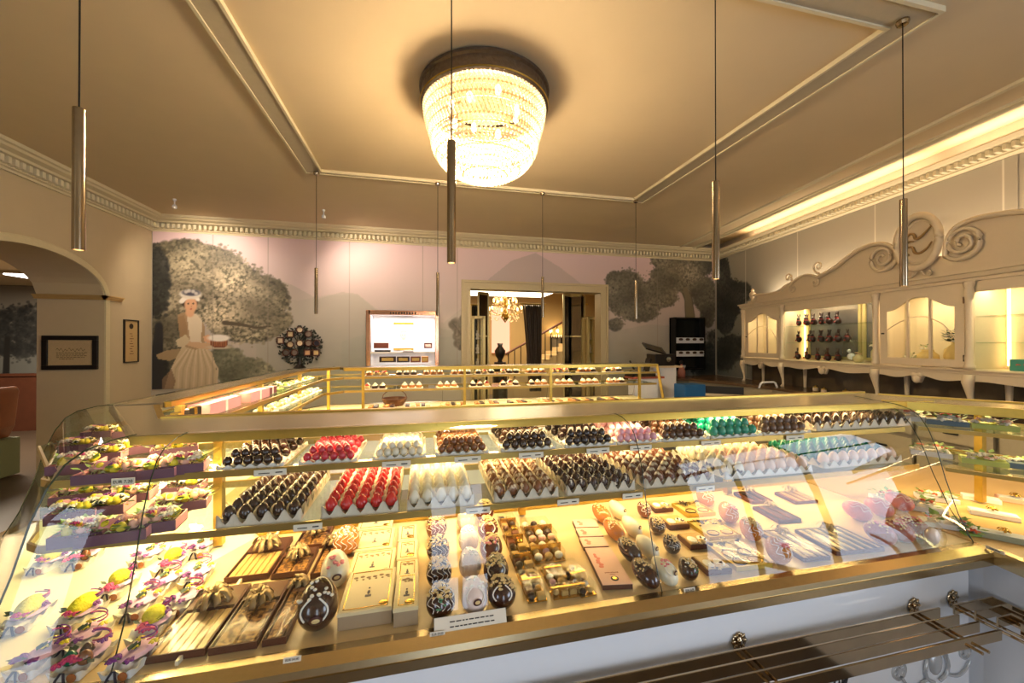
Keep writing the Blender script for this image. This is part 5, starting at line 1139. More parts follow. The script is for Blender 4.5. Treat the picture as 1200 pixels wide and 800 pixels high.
# tall pulp cartons at the right end of the top shelf
t = tray('egg_tray', 'tall pulp carton with dark brown eggs at the right end of the top shelf', 1.60, 1.30, 10, 6, .052, .045, ZU, M_pulp, .034)
fill(1.60, 1.30, 10, 6, .052, .045, ZU, 'mocha', .019, .046, 'pulp carton at the right end of the top shelf', sink=.012)
lower = [(-.555, .212, 5, 'dark'), (-.287, .214, 5, 'red'), (-.046, .205, 5, 'motif'), (.225, .215, 5, 'mixed'), (.472, .250, 6, 'swirl'), (.765, .280, 6, 'tipped')]
for x0, w_, nx, key in lower:
    px = w_/nx; tl = tray('egg_tray', 'grey pulp tray on the lower glass shelf holding the %s eggs' % names[key], x0, 1.235, nx, 7, px, .052, ZL, M_pulp, .034)
    fill(x0, 1.235, nx, 7, px, .052, ZL, key, min(px, .046)*.40, .044, 'tray of %s eggs on the lower shelf' % ('mottled' if key == 'mixed' else names[key]), sink=.009)
t = tray('egg_tray', 'long pulp tray with pale blush eggs towards the right of the lower shelf', 1.11, 1.25, 8, 7, .050, .046, ZL, M_pulpw, .026); fill(1.11, 1.25, 8, 7, .050, .046, ZL, lambda i, j: 'marble' if i < 2 else 'blush', .0195, .05, 'long pale egg tray on the lower shelf', sink=.009)
t = tray('egg_tray', 'pulp tray with dark green eggs at the right end of the lower shelf', 1.60, 1.27, 8, 6, .052, .048, ZL, M_pulp, .028); fill(1.60, 1.27, 8, 6, .052, .048, ZL, lambda i, j: 'blush' if j == 0 else 'green', .020, .05, 'green egg tray at the right end of the lower shelf', sink=.01)
def dist(e): p = e[3]; return math.hypot(p[0], p[1], EYE-p[2])/(e[1]) + (6 if e[5] == 0 and e[1] < .016 else 0)
EGGS.sort(key=dist); protos = {}
stuff = {}
for n_, (key, r, h, p, where, lay) in enumerate(EGGS):
    rz = random.uniform(0, PI); mk = (key, round(r, 4), round(h, 4))
    if n_ < 300:
        if mk not in protos: protos[mk] = egg_mesh(key, r, h)
        o = bpy.data.objects.new('chocolate_egg', protos[mk]); col.objects.link(o); o.location = p; o.rotation_euler = (random.uniform(-.05, .05), random.uniform(-.05, .05), rz)
        tag(o, '%s chocolate egg in the %s' % (names[key], where), 'chocolate egg', 'eggs in the '+where)
    else: stuff.setdefault('all', []).append((key, r, h, p))
b = MB(); keys = sorted({e[0] for e in stuff['all']})
for key, r, h, p in stuff['all']: b.mi = keys.index(key); b.ell((p[0], p[1], p[2]+h/2), (r, r, h/2), 10, 6, taper=.30 if h > .04 else .12)
o = b.build('chocolate_eggs', [EG[k] for k in keys], smooth=True); tag(o, 'small chocolate eggs massed towards the back of the egg trays', 'chocolate eggs', kind='stuff')

# price cards on the shelf edges
M_tag = mat('price_card', (.90, .86, .78), .6, var=.02)
def price(px, z, y, w_, h_, label, txt=None, lean=0):
    t = thing('price_card', label, 'price card', (px, y, z)); b = MB(); b.box(-w_/2, w_/2, -.001, .001, 0, h_); b.build('card', M_tag, t)
    if txt: text(txt, h_*.62, M_ink, t, (0, -.0016, h_/2)); 
    else:
        b = MB(); b.box(-w_*.36, -w_*.02, -.0016, -.001, h_*.36, h_*.5); b.box(w_*.16, w_*.38, -.0016, -.001, h_*.40, h_*.58); b.build('printed_lines', M_ink, t)
    return t
for k, px in enumerate((318, 465, 548, 622, 700, 750, 832, 930)):
    X_ = PZ(px, 540, 1.23)[0]*1.0; d_ = 1.263/(CS-SN*(px-600)/FPX); X_ = d_*(SN+CS*(px-600)/FPX)
    price(X_, 1.217, 1.258, .085, .018, 'small white price strip on the top shelf edge below the '+('dark brown', 'cream white', 'nougat', 'mocha', 'bitter', 'rose', 'teal', 'walnut')[k]+' eggs')
for k, px in enumerate((362, 560, 665, 740, 825)):
    d_ = 1.213/(CS-SN*(px-600)/FPX); X_ = d_*(SN+CS*(px-600)/FPX)
    price(X_, 1.071, 1.207, .075, .018, 'small white price strip on the lower shelf edge below the '+('dark and red', 'dotted', 'swirled', 'tipped', 'marbled')[k]+' eggs')
def P85(px, py): return PZ(px, py, .851)
for px, py, s_, lb in ((343, 775, 'EUR 54,40', 'tiny white price label in front of the ribboned chocolate boxes'), (513, 745, 'EUR 29,50', 'tiny white price label in front of the cream gift boxes'), (808, 693, 'EUR 22,90', 'tiny white price label in front of the right chocolate bars')):
    X_, Y_ = P85(px, py); t = price(X_, .852, Y_, .038, .011, lb, s_); t.rotation_euler = (R(-25), 0, 0)
X_, Y_ = P85(553, 740)
t = thing('info_card', 'wide white card with two dark lines of print under the decorated eggs', 'card', (X_, Y_+.01, .852)); t.rotation_euler = (R(-30), 0, 0)
b = MB(); b.box(-.095, .095, -.001, .001, 0, .036); b.build('card', M_tag, t)
b = MB(); random.seed(2)
for row in (0, 1):
    x = -.055
    while x < .055: L_ = random.uniform(.005, .014); b.box(x, x+L_, -.0018, -.001, .022-row*.011, .0245-row*.011); x += L_+.003
b.build('printed_lines', M_ink, t)

# ------------------------------------------------------------------ large decorated eggs lying on the deck
M_crumb = mat('almond_crumb', (.88, .76, .52), .6, var=.2, scale=80); M_icing = mat('white_icing', (.95, .93, .88), .45); M_seal = mat('round_seal_brown', (.30, .14, .10), .35)
M_eggd = mat('large_egg_dark', (.24, .12, .07), .2, var=.3, scale=30, coat=.6); M_eggw = mat('large_egg_ivory', (.90, .86, .74), .3, var=.05, scale=30, coat=.4); M_egga = mat('large_egg_caramel', (.74, .46, .20), .22, var=.2, scale=30, coat=.5)
M_eggp = mat('large_egg_pearl', (.92, .84, .80), .3, var=.08, coat=.3); M_eggm = mat('large_egg_milk', (.44, .22, .13), .22, var=.25, scale=30, coat=.5); M_pinkf = mat('pink_sugar', (.88, .52, .52), .5, var=.15); M_mint = mat('mint_sugar', (.30, .55, .38), .5)
def big_egg(px, py, r, L_, m, deco, label, tilt=38, yaw=0, group=None):
    """lying egg, blunt end to the viewer; local y is its long axis"""
    X_, Y_ = P85(px, py); th_ = R(tilt); dz = math.sqrt((L_*math.sin(th_))**2+(r*math.cos(th_))**2)
    t = thing('decorated_egg', label, 'chocolate egg', (X_, Y_+L_*.55, .8512), R(yaw))
    M_ = Matrix.Rotation(th_, 3, 'X') @ Matrix.Rotation(-PI/2, 3, 'X'); c = Vector((0, 0, dz))
    b = MB(); b.ell(c, (r, r, L_), 24, 16, M_, .12); b.build('shell', m, t, smooth=True)
    def on(a, u, off=0): # a around from the top, u along axis -1..1 (1 = far end)
        q = math.sqrt(max(0, 1-u*u))*(1-.12*u); v = Vector((r*q*math.sin(a), -r*q*math.cos(a)*-1, L_*u));  v2 = Vector((v.x, -v.y, v.z)); n_ = Vector((math.sin(a), -math.cos(a), u*.6)).normalized()
        return c+M_ @ (v2+n_*off)
    rg = random.Random(px*7+py)
    if 'crumb' in deco:
        b = MB()
        for i in range(46): a = rg.gauss(0, .55); u = rg.uniform(-.1, .85); q = rg.uniform(.10, .16)*r; b.ell(on(a, u, q*.3), (q, q*.8, q*.6), 6, 4)
        tag(b.build('almond_crumbs', M_crumb, t), kind='stuff')
    if 'white' in deco:
        b = MB()
        for i in range(16): a = rg.gauss(0, .5); u = rg.uniform(.1, .8); q = r*.11; b.ell(on(a, u, q*.3), (q, q, q*.6), 7, 4)
        tag(b.build('icing_flowers', M_icing, t), kind='stuff')
    if 'pinkf' in deco:
        b = MB()
        for i in range(14): a = rg.gauss(.1, .35); u = rg.uniform(-.1, .5); q = r*.15; b.ell(on(a, u, q*.3), (q, q, q*.6), 7, 4)
        tag(b.build('sugar_roses', M_pinkf, t), kind='stuff')
    if 'rib' in deco:
        for s_ in (-1, 1): b = MB(); b.tube([on(s_*(.2+.5*math.sin(k*.35)), .15-.11*k, .002) for k in range(8)], r*.05, 5); b.build('icing_ribbon', M_icing, t)
    if 'mint' in deco:
        b = MB()
        for i in range(6): a = rg.gauss(0, .3); u = rg.uniform(-.6, -.1); b.ell(on(a, u, .002), (r*.12, r*.07, r*.06), 6, 4)
        b.build('sugar_leaves', M_mint, t)
    if 'seal' in deco:
        p_ = on(.15, -.62, .001); nrm = (p_-c).normalized(); qn = nrm.to_track_quat('Z', 'Y').to_matrix(); b = MB(); b.ell(p_, (r*.34, r*.26, .002), 16, 4, qn); b.build('oval_seal', M_seal, t); b = MB(); b.ell(p_+nrm*.0012, (r*.22, r*.15, .0018), 12, 4, qn); b.build('seal_print', M_crumb, t)
    if 'net' in deco:
        for k in range(5): b = MB(); b.tube([on(-.9+.45*k+.25*math.sin(u_*9), u_, .001) for u_ in [(-.7+.1*i) for i in range(15)]], r*.025, 4); b.build('icing_line', M_icing, t)
    return t
big_egg(370, 742, .049, .062, M_eggd, 'white rib seal', 'large dark decorated egg with white blossoms standing in front of the cream gift boxes', 58)
big_egg(391, 690, .041, .054, M_eggw, 'pinkf seal', 'large ivory egg with pink sugar flowers and an oval brown seal', 50, 10)
big_egg(405, 652, .044, .050, M_egga, 'white net', 'large caramel egg with a white icing bouquet behind the ivory one', 60)
ord_ = ('front', 'second', 'third', 'fourth', 'fifth')
for k, (px, py) in enumerate(((517, 727), (515, 690), (514, 660), (512, 633), (511, 612))): big_egg(px, py, .039, .045, M_eggd if k < 3 else M_eggm, 'crumb net mint' if k == 0 else 'crumb net', ord_[k]+' dark egg of the column beside the narrow cream boxes', 48, 4)
for k, (px, py) in enumerate(((557, 720), (552, 679), (550, 648), (547, 622))): big_egg(px, py, .036, .048, M_eggp, 'white rib seal' if k == 0 else 'white net', ord_[k]+' pearly egg of the column between dark and brown eggs', 40, 0)
for k, (px, py) in enumerate(((590, 716), (583, 686), (577, 658), (573, 634), (569, 612))): big_egg(px, py, .039, .045, M_eggm if k > 1 else M_eggd, 'crumb rib' if k != 2 else 'crumb rib pinkf', ord_[k]+' brown crumbed egg of the column left of the clear packs', 46, -8)
for k, (px, py) in enumerate(((761, 690), (742, 660), (723, 634), (708, 614))): big_egg(px, py, .030, .050, M_eggd if k < 2 else M_egga, 'crumb', ord_[k]+' long crumbed egg of the slanting row beside the pink boxes', 24, 22)
for k, (px, py) in enumerate(((784, 686), (763, 656), (744, 630), (727, 609))): big_egg(px, py, .029, .048, M_eggw, 'pinkf rib seal' if k == 0 else 'seal', ord_[k]+' ivory egg of the slanting middle row', 28, 20)
for k, (px, py) in enumerate(((810, 681), (790, 650), (773, 627), (757, 607))): big_egg(px, py, .028, .034, M_eggd if k != 3 else M_eggm, 'crumb mint white' if k == 0 else 'crumb net', ord_[k]+' small dark decorated egg beside the flower topped bars', 46, 15)
for k, (px, py) in enumerate(((918, 662), (885, 635), (858, 614), (830, 594))): big_egg(px, py, .036, .044, M_egga, 'pinkf net' if k % 2 == 0 else 'crumb net', ord_[k]+' amber egg of the row right of the golden trays', 48, 12)
for k, (px, py) in enumerate(((1040, 640), (1062, 637), (1080, 633))): big_egg(px, py, .036, .050, mat('terracotta_egg', (.62, .28, .20), .3, var=.3, scale=40), 'crumb pinkf', ('left', 'middle', 'right')[k]+' reddish crumbed egg near the right corner of the deck', 22, 50)
for k, (px, py) in enumerate(((1012, 612), (1038, 607), (1062, 600))): big_egg(px, py, .036, .052, mat('pink_glazed_egg', (.80, .48, .48), .3, var=.25, scale=40), 'net', ('left', 'middle', 'right')[k]+' pink glazed egg behind the reddish ones at the right', 22, 50)

# ------------------------------------------------------------------ boxes
M_kraft = mat('chestnut_card', (.34, .17, .08), .5, var=.12, scale=20); M_ivbar = mat('ivory_chocolate', (.76, .62, .38), .4, var=.12, scale=40); M_nib = speckmat('nut_brittle', (.34, .19, .08), (.70, .50, .24), 90, .45, .55, .5, .8)
M_ribbon = mat('champagne_ribbon', (.62, .52, .36), .34, .5, var=.2, scale=50); M_cbox = mat('cream_box_card', (.90, .82, .64), .4, var=.03); M_cside = mat('box_side_card', (.66, .56, .44), .5); M_goldd = mat('gold_foil', (.84, .66, .30), .25, .9, var=.2, scale=80)
def bow(t, x, y, z, L_, n=8, w_=.014, m=None):
    for k in range(n):
        a = 2*PI*k/n+.3; d = Vector((math.cos(a), math.sin(a), 0)); b = MB(); l_ = L_*(.8+.4*((k*37) % 5)/5)
        pts = [Vector((x, y, z+.004))+d*l_*(1-math.cos(2*PI*u/12))/2+Vector((0, 0, .55*l_*math.sin(2*PI*u/12)**2*(1 if u < 7 else .25)+.004)) for u in range(13)]
        b.strip(pts, (-d.y, d.x, .3), w_); b.build('ribbon_loop', m or M_ribbon, t, smooth=True, solid=.0006)
    b = MB(); b.ell((x, y, z+.014), (.010, .010, .009), 10, 6); b.build('bow_knot', m or M_ribbon, t)
def open_box(t, w_, d_, h_, m, th=.003):
    b = MB(); b.box(-w_/2, w_/2, 0, d_, 0, .003)
    for (a0, a1, c0, c1) in ((-w_/2, w_/2, 0, th), (-w_/2, w_/2, d_-th, d_), (-w_/2, -w_/2+th, th, d_-th), (w_/2-th, w_/2, th, d_-th)): b.box(a0, a1, c0, c1, .003, h_)
    return b.build('box', m, t)
def wrap(t, w_, d_, z, seed=0):
    rg = random.Random(seed); b = MB(); n = 8; v = [(-w_/2+w_*i/n, d_*j/n, z+.0018*math.sin(i*1.1+seed)*math.sin(j*.9+seed)*(0 if i in (0, n) or j in (0, n) else 1)+.003) for j in range(n+1) for i in range(n+1)]
    b.add(v, [(j*(n+1)+i, j*(n+1)+i+1, (j+1)*(n+1)+i+1, (j+1)*(n+1)+i) for j in range(n) for i in range(n)]); b.build('cellophane', M_cello, t, smooth=True)
def choc_box(x, y, w_, d_, kind, label, h_=.018):
    t = thing('chocolate_box', label, 'chocolate box', (x, y, .8515)); open_box(t, w_, d_, h_, M_kraft); i0 = .006
    if kind == 'bars':
        n = 6
        for k in range(n): a = -w_/2+i0+(w_-2*i0)*k/n; b = MB(); b.chbox(a+.001, a+(w_-2*i0)/n-.001, i0, d_*.60, .003, h_-.004, .002); b.build('chocolate_bar', M_ivbar, t)
        b = MB(); b.box(-w_/2+.004, w_/2-.004, d_*.62, d_-.004, .003, h_+.001); b.build('card_panel', M_kraft, t); by = d_*.68
    elif kind == 'nuts':
        for k in range(2): a = -w_/2+i0+(w_-2*i0)*k/2; b = MB(); b.chbox(a+.001, a+(w_-2*i0)/2-.002, i0, d_*.66, .003, h_-.003, .003); b.build('nut_brittle_slab', M_nib, t)
        b = MB(); b.box(-w_/2+.004, w_/2-.004, d_*.68, d_-.004, .003, h_+.001); b.build('card_panel', M_kraft, t); by = d_*.60
    else:
        for k in range(2): a = -w_/2+i0+(w_-2*i0)*k/2; b = MB(); b.chbox(a+.001, a+(w_-2*i0)/2-.002, i0, d_*.82, .003, h_-.003, .003); b.build('nut_brittle_slab', M_nib, t)
        by = d_*.86
    wrap(t, w_-.004, d_-.004, h_, int(x*100) % 7); bow(t, 0, by, h_+.006, w_*.40 if kind != 'strip' else .032, 10 if kind != 'strip' else 7, .016)
choc_box(-.570, 1.078, .124, .262, 'bars', 'wide chestnut box of ivory bars with a big ribbon bow, front row left')
choc_box(-.448, 1.075, .104, .258, 'nuts', 'chestnut box of nut brittle with a tall ribbon bow, front row middle')
choc_box(-.358, 1.076, .054, .240, 'strip', 'narrow chestnut box of nut brittle strips, front row beside the dark egg')
choc_box(-.540, 1.385, .124, .245, 'bars', 'wide chestnut box of ivory bars with ribbon, second row at the left')
choc_box(-.415, 1.375, .104, .150, 'nuts', 'second row chestnut box of pale brittle with a ribbon bow')
choc_box(-.320, 1.35, .054, .20, 'strip', 'narrow chestnut brittle box in the second row beside the caramel egg')
choc_box(-.400, 1.545, .104, .15, 'nuts', 'third row chestnut brittle box under the lower shelf')
def gift_box(x, y, w_, d_, h_, label, seal=True, arch=True):
    t = thing('gift_box', label, 'gift box', (x, y, .8515)); b = MB(); b.box(-w_/2, w_/2, 0, d_, 0, h_*.8); b.build('box', M_cside, t); b = MB(); b.chbox(-w_/2-.002, w_/2+.002, -.002, d_+.002, h_*.8, h_, .003); l = b.build('lid', M_cbox, t)
    b = MB(); e = .010; z = h_+.0006
    for (a0, a1, c0, c1) in ((-w_/2+e, w_/2-e, e, e+.002), (-w_/2+e, w_/2-e, d_-e-.002, d_-e), (-w_/2+e, -w_/2+e+.002, e, d_-e), (w_/2-e-.002, w_/2-e, e, d_-e)): b.box(a0, a1, c0, c1, h_-.001, z+.0006)
    b.build('embossed_border', M_goldd, l)
    b = MB(); n = max(3, int(w_/.022))
    for i in range(n): xx = -w_/2+.022+(w_-.044)*i/(n-1); b.ell((xx, d_*.80+.004*math.sin(i*2), z), (.007, .005, .0016), 8, 4); b.ell((xx+.004, d_*.74, z), (.004, .003, .0012), 7, 4)
    b.build('garland_print', mat('taupe_print', (.62, .50, .36), .6), l)
    b = MB(); b.box(-.008, .008, d_*.30, d_*.34, h_-.001, z+.0005); b.ell((0, d_*.40, z), (.004, .010, .0016), 8, 4); b.ell((0, d_*.50, z), (.003, .003, .0016), 8, 4); b.build('figure_print', mat('grey_print', (.40, .36, .34), .6), l)
    if seal: b = MB(); b.ell((w_/2-.022, .022, z+.001), (.013, .010, .002), 18, 4); b.build('oval_seal', M_goldd, l)
ty = 1.092
for k, (w_, d_, h_, n_) in enumerate(((.134, .19, .045, 'front'), (.134, .155, .020, 'second'), (.130, .150, .020, 'third'), (.130, .13, .02, 'rearmost'))):
    gift_box(-.148-.012*k, ty, w_, d_, h_, n_+' wide cream gift box of the left box column'+(' standing tall' if k == 0 else '')); ty += d_+.012
ty = 1.072
for k, (w_, d_, h_, n_) in enumerate(((.062, .155, .050, 'front'), (.066, .12, .022, 'second'), (.066, .12, .022, 'third'), (.066, .12, .022, 'rearmost'))):
    gift_box(-.043-.004*k, ty, w_, d_, h_, n_+' narrow cream gift box of the column beside the dark eggs'+(' standing tall' if k == 0 else '')); ty += d_+.010
# clear packs of praline cubes
M_prc = (M_choc, M_milk, M_ivbar, M_goldd)
def clear_pack(x, y, w_, d_, nx, ny, label, h_=.032, round_=False, rz=0, mats=M_prc):
    t = thing('praline_pack', label, 'praline pack', (x, y, .8515), rz); b = MB(); b.box(-w_/2, w_/2, 0, d_, 0, .003); b.build('gold_base', M_goldd, t)
    for i in range(nx):
        for j in range(ny):
            cx_ = -w_/2+w_*(i+.5)/nx; cy_ = d_*(j+.5)/ny; q = min(w_/nx, d_/ny)*.40; b = MB()
            if (i+j*3) % 4 == 0 or round_: b.ell((cx_, cy_, .003+q*.8), (q, q, q*.8), 10, 6)
            else: b.chbox(cx_-q, cx_+q, cy_-q, cy_+q, .003, .003+q*1.2, q*.2)
            b.build('praline', mats[(i*2+j*5+int(x*50)) % len(mats)], t)
    b = MB(); b.box(-w_/2, w_/2, 0, d_, .0035, h_); b.build('clear_cover', M_cello, t)
    b = MB(); b.box(-w_/2-.001, w_/2+.001, d_*.45, d_*.45+.006, .003, h_+.001); b.build('gold_band', M_goldd, t)
clear_pack(.325, 1.085, .058, .145, 2, 5, 'clear pack of dark round pralines at the front left of the pack rows', .030)
clear_pack(.330, 1.245, .064, .10, 2, 3, 'clear pack of bright pralines behind the front dark pack')
clear_pack(.335, 1.360, .064, .13, 2, 4, 'clear pack of brown praline cubes in the middle of the left pack row')
clear_pack(.340, 1.505, .064, .12, 2, 4, 'rear clear pack of brown cubes under the swirled eggs')
clear_pack(.425, 1.082, .105, .04, 4, 1, 'low clear pack of four striped praline bars at the front of the pack rows', .024, mats=(M_choc, M_ivbar))
M_pcl = (mat('sugared_pink', (.90, .70, .72), .5), M_icing, mat('sugared_gold', (.86, .70, .42), .5), M_ivbar)
clear_pack(.405, 1.135, .055, .11, 2, 4, 'clear bag of pale sugared eggs behind the striped bars', .036, True, mats=M_pcl)
clear_pack(.480, 1.075, .050, .15, 2, 5, 'clear bag of silvery pralines beside the pink boxes', .034, True, R(6), mats=(M_choc, M_icing, M_pcl[2]))
clear_pack(.425, 1.27, .11, .11, 3, 3, 'clear bag of mixed pale eggs in the middle pack row', .036, True, mats=M_pcl); clear_pack(.44, 1.395, .11, .15, 3, 4, 'rear clear bag of pink and white eggs under the glass seam', .036, True, mats=(M_pcl[0], M_icing, MATS['blush'], M_choc))
# pink flat boxes in an overlapping run
M_pbox = mat('dusty_pink_card', (.91, .72, .64), .55, var=.03)
for k in range(4):
    t = thing('pink_chocolate_box', ('front', 'second', 'third', 'rearmost')[k]+' flat dusty pink box of the run'+(' with a dark round seal' if k == 0 else ' behind the sealed one'), 'chocolate box', (.578+.034*(k and .5+k*.45)+.0, (1.085, 1.305, 1.378, 1.451)[k], .8515), R(-9))
    b = MB(); b.chbox(-.046, .046, 0, .212 if k == 0 else .066, .001, .016, .001); b.build('box', M_kraft, t); b = MB(); b.box(-.0465, .0465, -.0005, .2125 if k == 0 else .0665, .0162, .0175); b.build('lid_card', M_pbox, t)
    if k == 0: b = MB(); b.lathe([(0, 0), (.012, 0), (.012, .0012), (0, .0014)], 20, caps=False); b.build('seal', M_ink, t, (0, .028, .0176)); b = MB(); b.lathe([(0, 0), (.007, 0), (.007, .0006), (0, .0007)], 16, caps=False); b.build('seal_print', M_goldd, t, (0, .028, .019))
    b = MB()
    for i in range(9 if k == 0 else 0): b.box(-.022+.005*i, -.0185+.005*i, .058+.001*(i % 2), .0615+.001*(i % 3), .0176, .0180)
    if k == 0: b.box(-.008, .008, .050, .052, .0176, .018); b.build('script_print', mat('rust_print', (.62, .28, .20), .6), t)
    b = MB()
    for i in range(7 if k == 0 else 3): b.ell((-.022+.004*math.sin(i*2.), (.095 if k == 0 else .02)+.012*i, .0178), (.009-.0006*i, .008, .0012), 8, 4)
    b.build('floral_print', mat('coral_print', (.88, .50, .42), .6), t)
# brown bars topped with cream and blossoms
def slab_bar(px, py, label, w_=.088, d_=.085, rz=0):
    X_, Y_ = P85(px, py); t = thing('flower_topped_bar', label, 'chocolate bar', (X_, Y_, .8515), rz)
    b = MB(); b.chbox(-w_/2, w_/2, 0, d_, 0, .018, .002); b.build('chocolate_slab', M_kraft, t); b = MB(); b.chbox(-w_/2+.004, w_/2-.004, .004, d_-.004, .018, .022, .002); b.build('cream_panel', M_ivbar, t)
    b = MB()
    for sx in (-1, 1): b.ell((sx*w_*.22, d_*.35, .023), (.017, .022, .004), 14, 5)
    b.build('icing_medallions', M_icing, t); b = MB(); flowers(b, 5, .014, .012, .006, .028, .006, px); b.build('sugar_blossoms', M_crumb, t); b = MB(); leaves(b, 7, .02, .02, .008, .026, .014, py); b.build('chocolate_leaves', M_choc, t)
for k, (px, py) in enumerate(((843, 673), (822, 643), (796, 620), (778, 600))): slab_bar(px, py, ('front', 'second', 'third', 'rearmost')[k]+' cream topped brown chocolate bar with blossoms left of the golden trays', rz=R(-4))
# golden trays with oval medallions
M_ytray = mat('golden_tray', (.80, .68, .30), .3, .45, var=.15, scale=60)
def gold_tray(px, py, d_, label, nm=2, w_=.135):
    X_, Y_ = P85(px, py); t = thing('golden_gift_tray', label, 'gift tray', (X_, Y_, .8515), R(-3)); open_box(t, w_, d_, .016, M_ytray, .005)
    b = MB(); b.box(-w_/2+.005, w_/2-.005, .005, d_-.005, .004, .009); b.build('lining', mat('yellow_lining', (.84, .74, .42), .6, var=.1, scale=60), t)
    for i in range(2):
        for j in range(nm): 
            c = (-w_*.22+w_*.44*i, .032+.052*j, .012); b = MB(); b.ell(c, (.022, .019, .005), 16, 5); o = b.build('praline_medallion', M_ivbar, t); r_ = MB(); r_.tube([(c[0]+.022*math.cos(a*PI/10), c[1]+.019*math.sin(a*PI/10), c[2]+.002) for a in range(20)], .0022, 5, True); r_.build('medallion_rim', M_choc if (i+j) % 2 == 0 else M_goldd, o)
    for i in range(2):
        b = MB(); flowers(b, 4, .016, .012, .006, .018, .007, px+i)
        for q in range(len(b.v)): b.v[q] = (b.v[q][0]-w_*.22+w_*.44*i, b.v[q][1]+d_*.78, b.v[q][2])
        b.build('blossoms', M_crumb if i else M_choc, t)
        b = MB(); leaves(b, 6, .02, .02, .006, .016, .018, py+i)
        for q in range(len(b.v)): b.v[q] = (b.v[q][0]-w_*.22+w_*.44*i, b.v[q][1]+d_*.72, b.v[q][2])
        b.build('leaf_cut', M_choc, t)
    wrap(t, w_-.01, d_-.01, .024, px % 5)
gold_tray(884, 667, .165, 'front golden tray with four oval medallions and blossoms under cellophane'); gold_tray(850, 632, .14, 'second golden tray with ovals and flowers under cellophane', 1); gold_tray(822, 605, .12, 'rear golden tray below the lower shelf edge', 1)
# cellophane packs of chocolate sticks
def stick_pack(px, py, w_, d_, n, label, m1, m2, rz=0):
    X_, Y_ = P85(px, py); t = thing('chocolate_stick_pack', label, 'chocolate pack', (X_, Y_, .8515), rz); open_box(t, w_, d_, .014, M_kraft)
    for k in range(n): a = -w_/2+.005+(w_-.01)*k/n; b = MB(); b.chbox(a+.0008, a+(w_-.01)/n-.0008, .005, d_-.005, .003, .013+.002*(k % 2), .002); b.build('chocolate_stick', m1 if k % 2 else m2, t)
    wrap(t, w_-.002, d_-.002, .020, n); bow(t, 0, d_*.75, .024, .03, 7, .009)
stick_pack(957, 657, .105, .20, 5, 'cellophane pack of brown chocolate sticks with a pink posy right of the front amber egg', M_milk, M_ivbar, R(-4))
stick_pack(1008, 648, .20, .17, 11, 'wide cellophane pack of striped chocolate sticks in front of the pink glazed eggs', M_choc, M_ivbar, R(-4))
stick_pack(925, 612, .11, .14, 5, 'cellophane pack of sticks with ribbon in the second row behind the amber eggs', M_milk, M_choc, R(-4))
stick_pack(893, 590, .11, .12, 5, 'small cellophane pack of brown sticks at the back of the deck near the marbled tray', M_choc, M_milk, R(-4))
stick_pack(945, 590, .12, .12, 6, 'striped stick pack lying at the back of the deck in the glare', M_ivbar, M_milk, R(-4))
# flower dressed bags at the right corner of the deck
def posy(name, label, cat, loc, rz, w_, d_, h_, box_m, sets, seed):
    t = thing(name, label, cat, loc, rz); b = MB(); b.chbox(-w_/2, w_/2, 0, d_, 0, h_, .002); b.build('box', box_m, t)
    for k, (m, n, q, spread) in enumerate(sets):
        b = MB(); flowers(b, n, w_*spread, d_*spread, .012, h_+.006+.008*k, q, seed+k)
        for v in range(len(b.v)): b.v[v] = (b.v[v][0], b.v[v][1]+d_/2, b.v[v][2])
        tag(b.build('blossoms', m, t), kind='stuff')
    b = MB(); leaves(b, 16, w_*.4, d_*.4, .02, h_+.004, .03, seed)
    for v in range(len(b.v)): b.v[v] = (b.v[v][0], b.v[v][1]+d_/2, b.v[v][2])
    tag(b.build('leaves', M_leafl, t), kind='stuff'); return t
for k, (px, py, lb) in enumerate(((1045, 590, 'white flower dressed box lying at the back right of the deck'), (1085, 600, 'flower dressed box with red buds beside the slanted glass pane'), (1110, 620, 'pale bag with coral flowers in the right corner of the front deck'), (1100, 588, 'white flower box under the corner of the lower shelf'))):
    X_, Y_ = P85(px, py); posy('flower_dressed_box', lb, 'gift box', (X_, Y_, .8515), R(-40), .14, .06, .02, M_white, ((M_fcream, 10, .012, .45), (M_forg, 3, .009, .4)), 20+k)
X_, Y_ = P85(1106, 640); t = thing('cellophane_bag', 'crumpled clear bag with a pale chocolate figure at the front right corner', 'bag', (X_-.03, Y_+.02, .8515))
b = MB(); b.lathe([(.045, 0), (.05, .03), (.036, .07), (.012, .09), (.03, .115)], 12, caps=False)
for v in range(len(b.v)): p_ = b.v[v]; b.v[v] = (p_[0]*(1+.15*math.sin(v*2.3)), p_[1]*.7, p_[2])
b.build('clear_bag', M_cello, t); b = MB(); b.ell((0, 0, .032), (.028, .02, .032), 12, 8); b.build('figure', M_eggp, t, smooth=True)

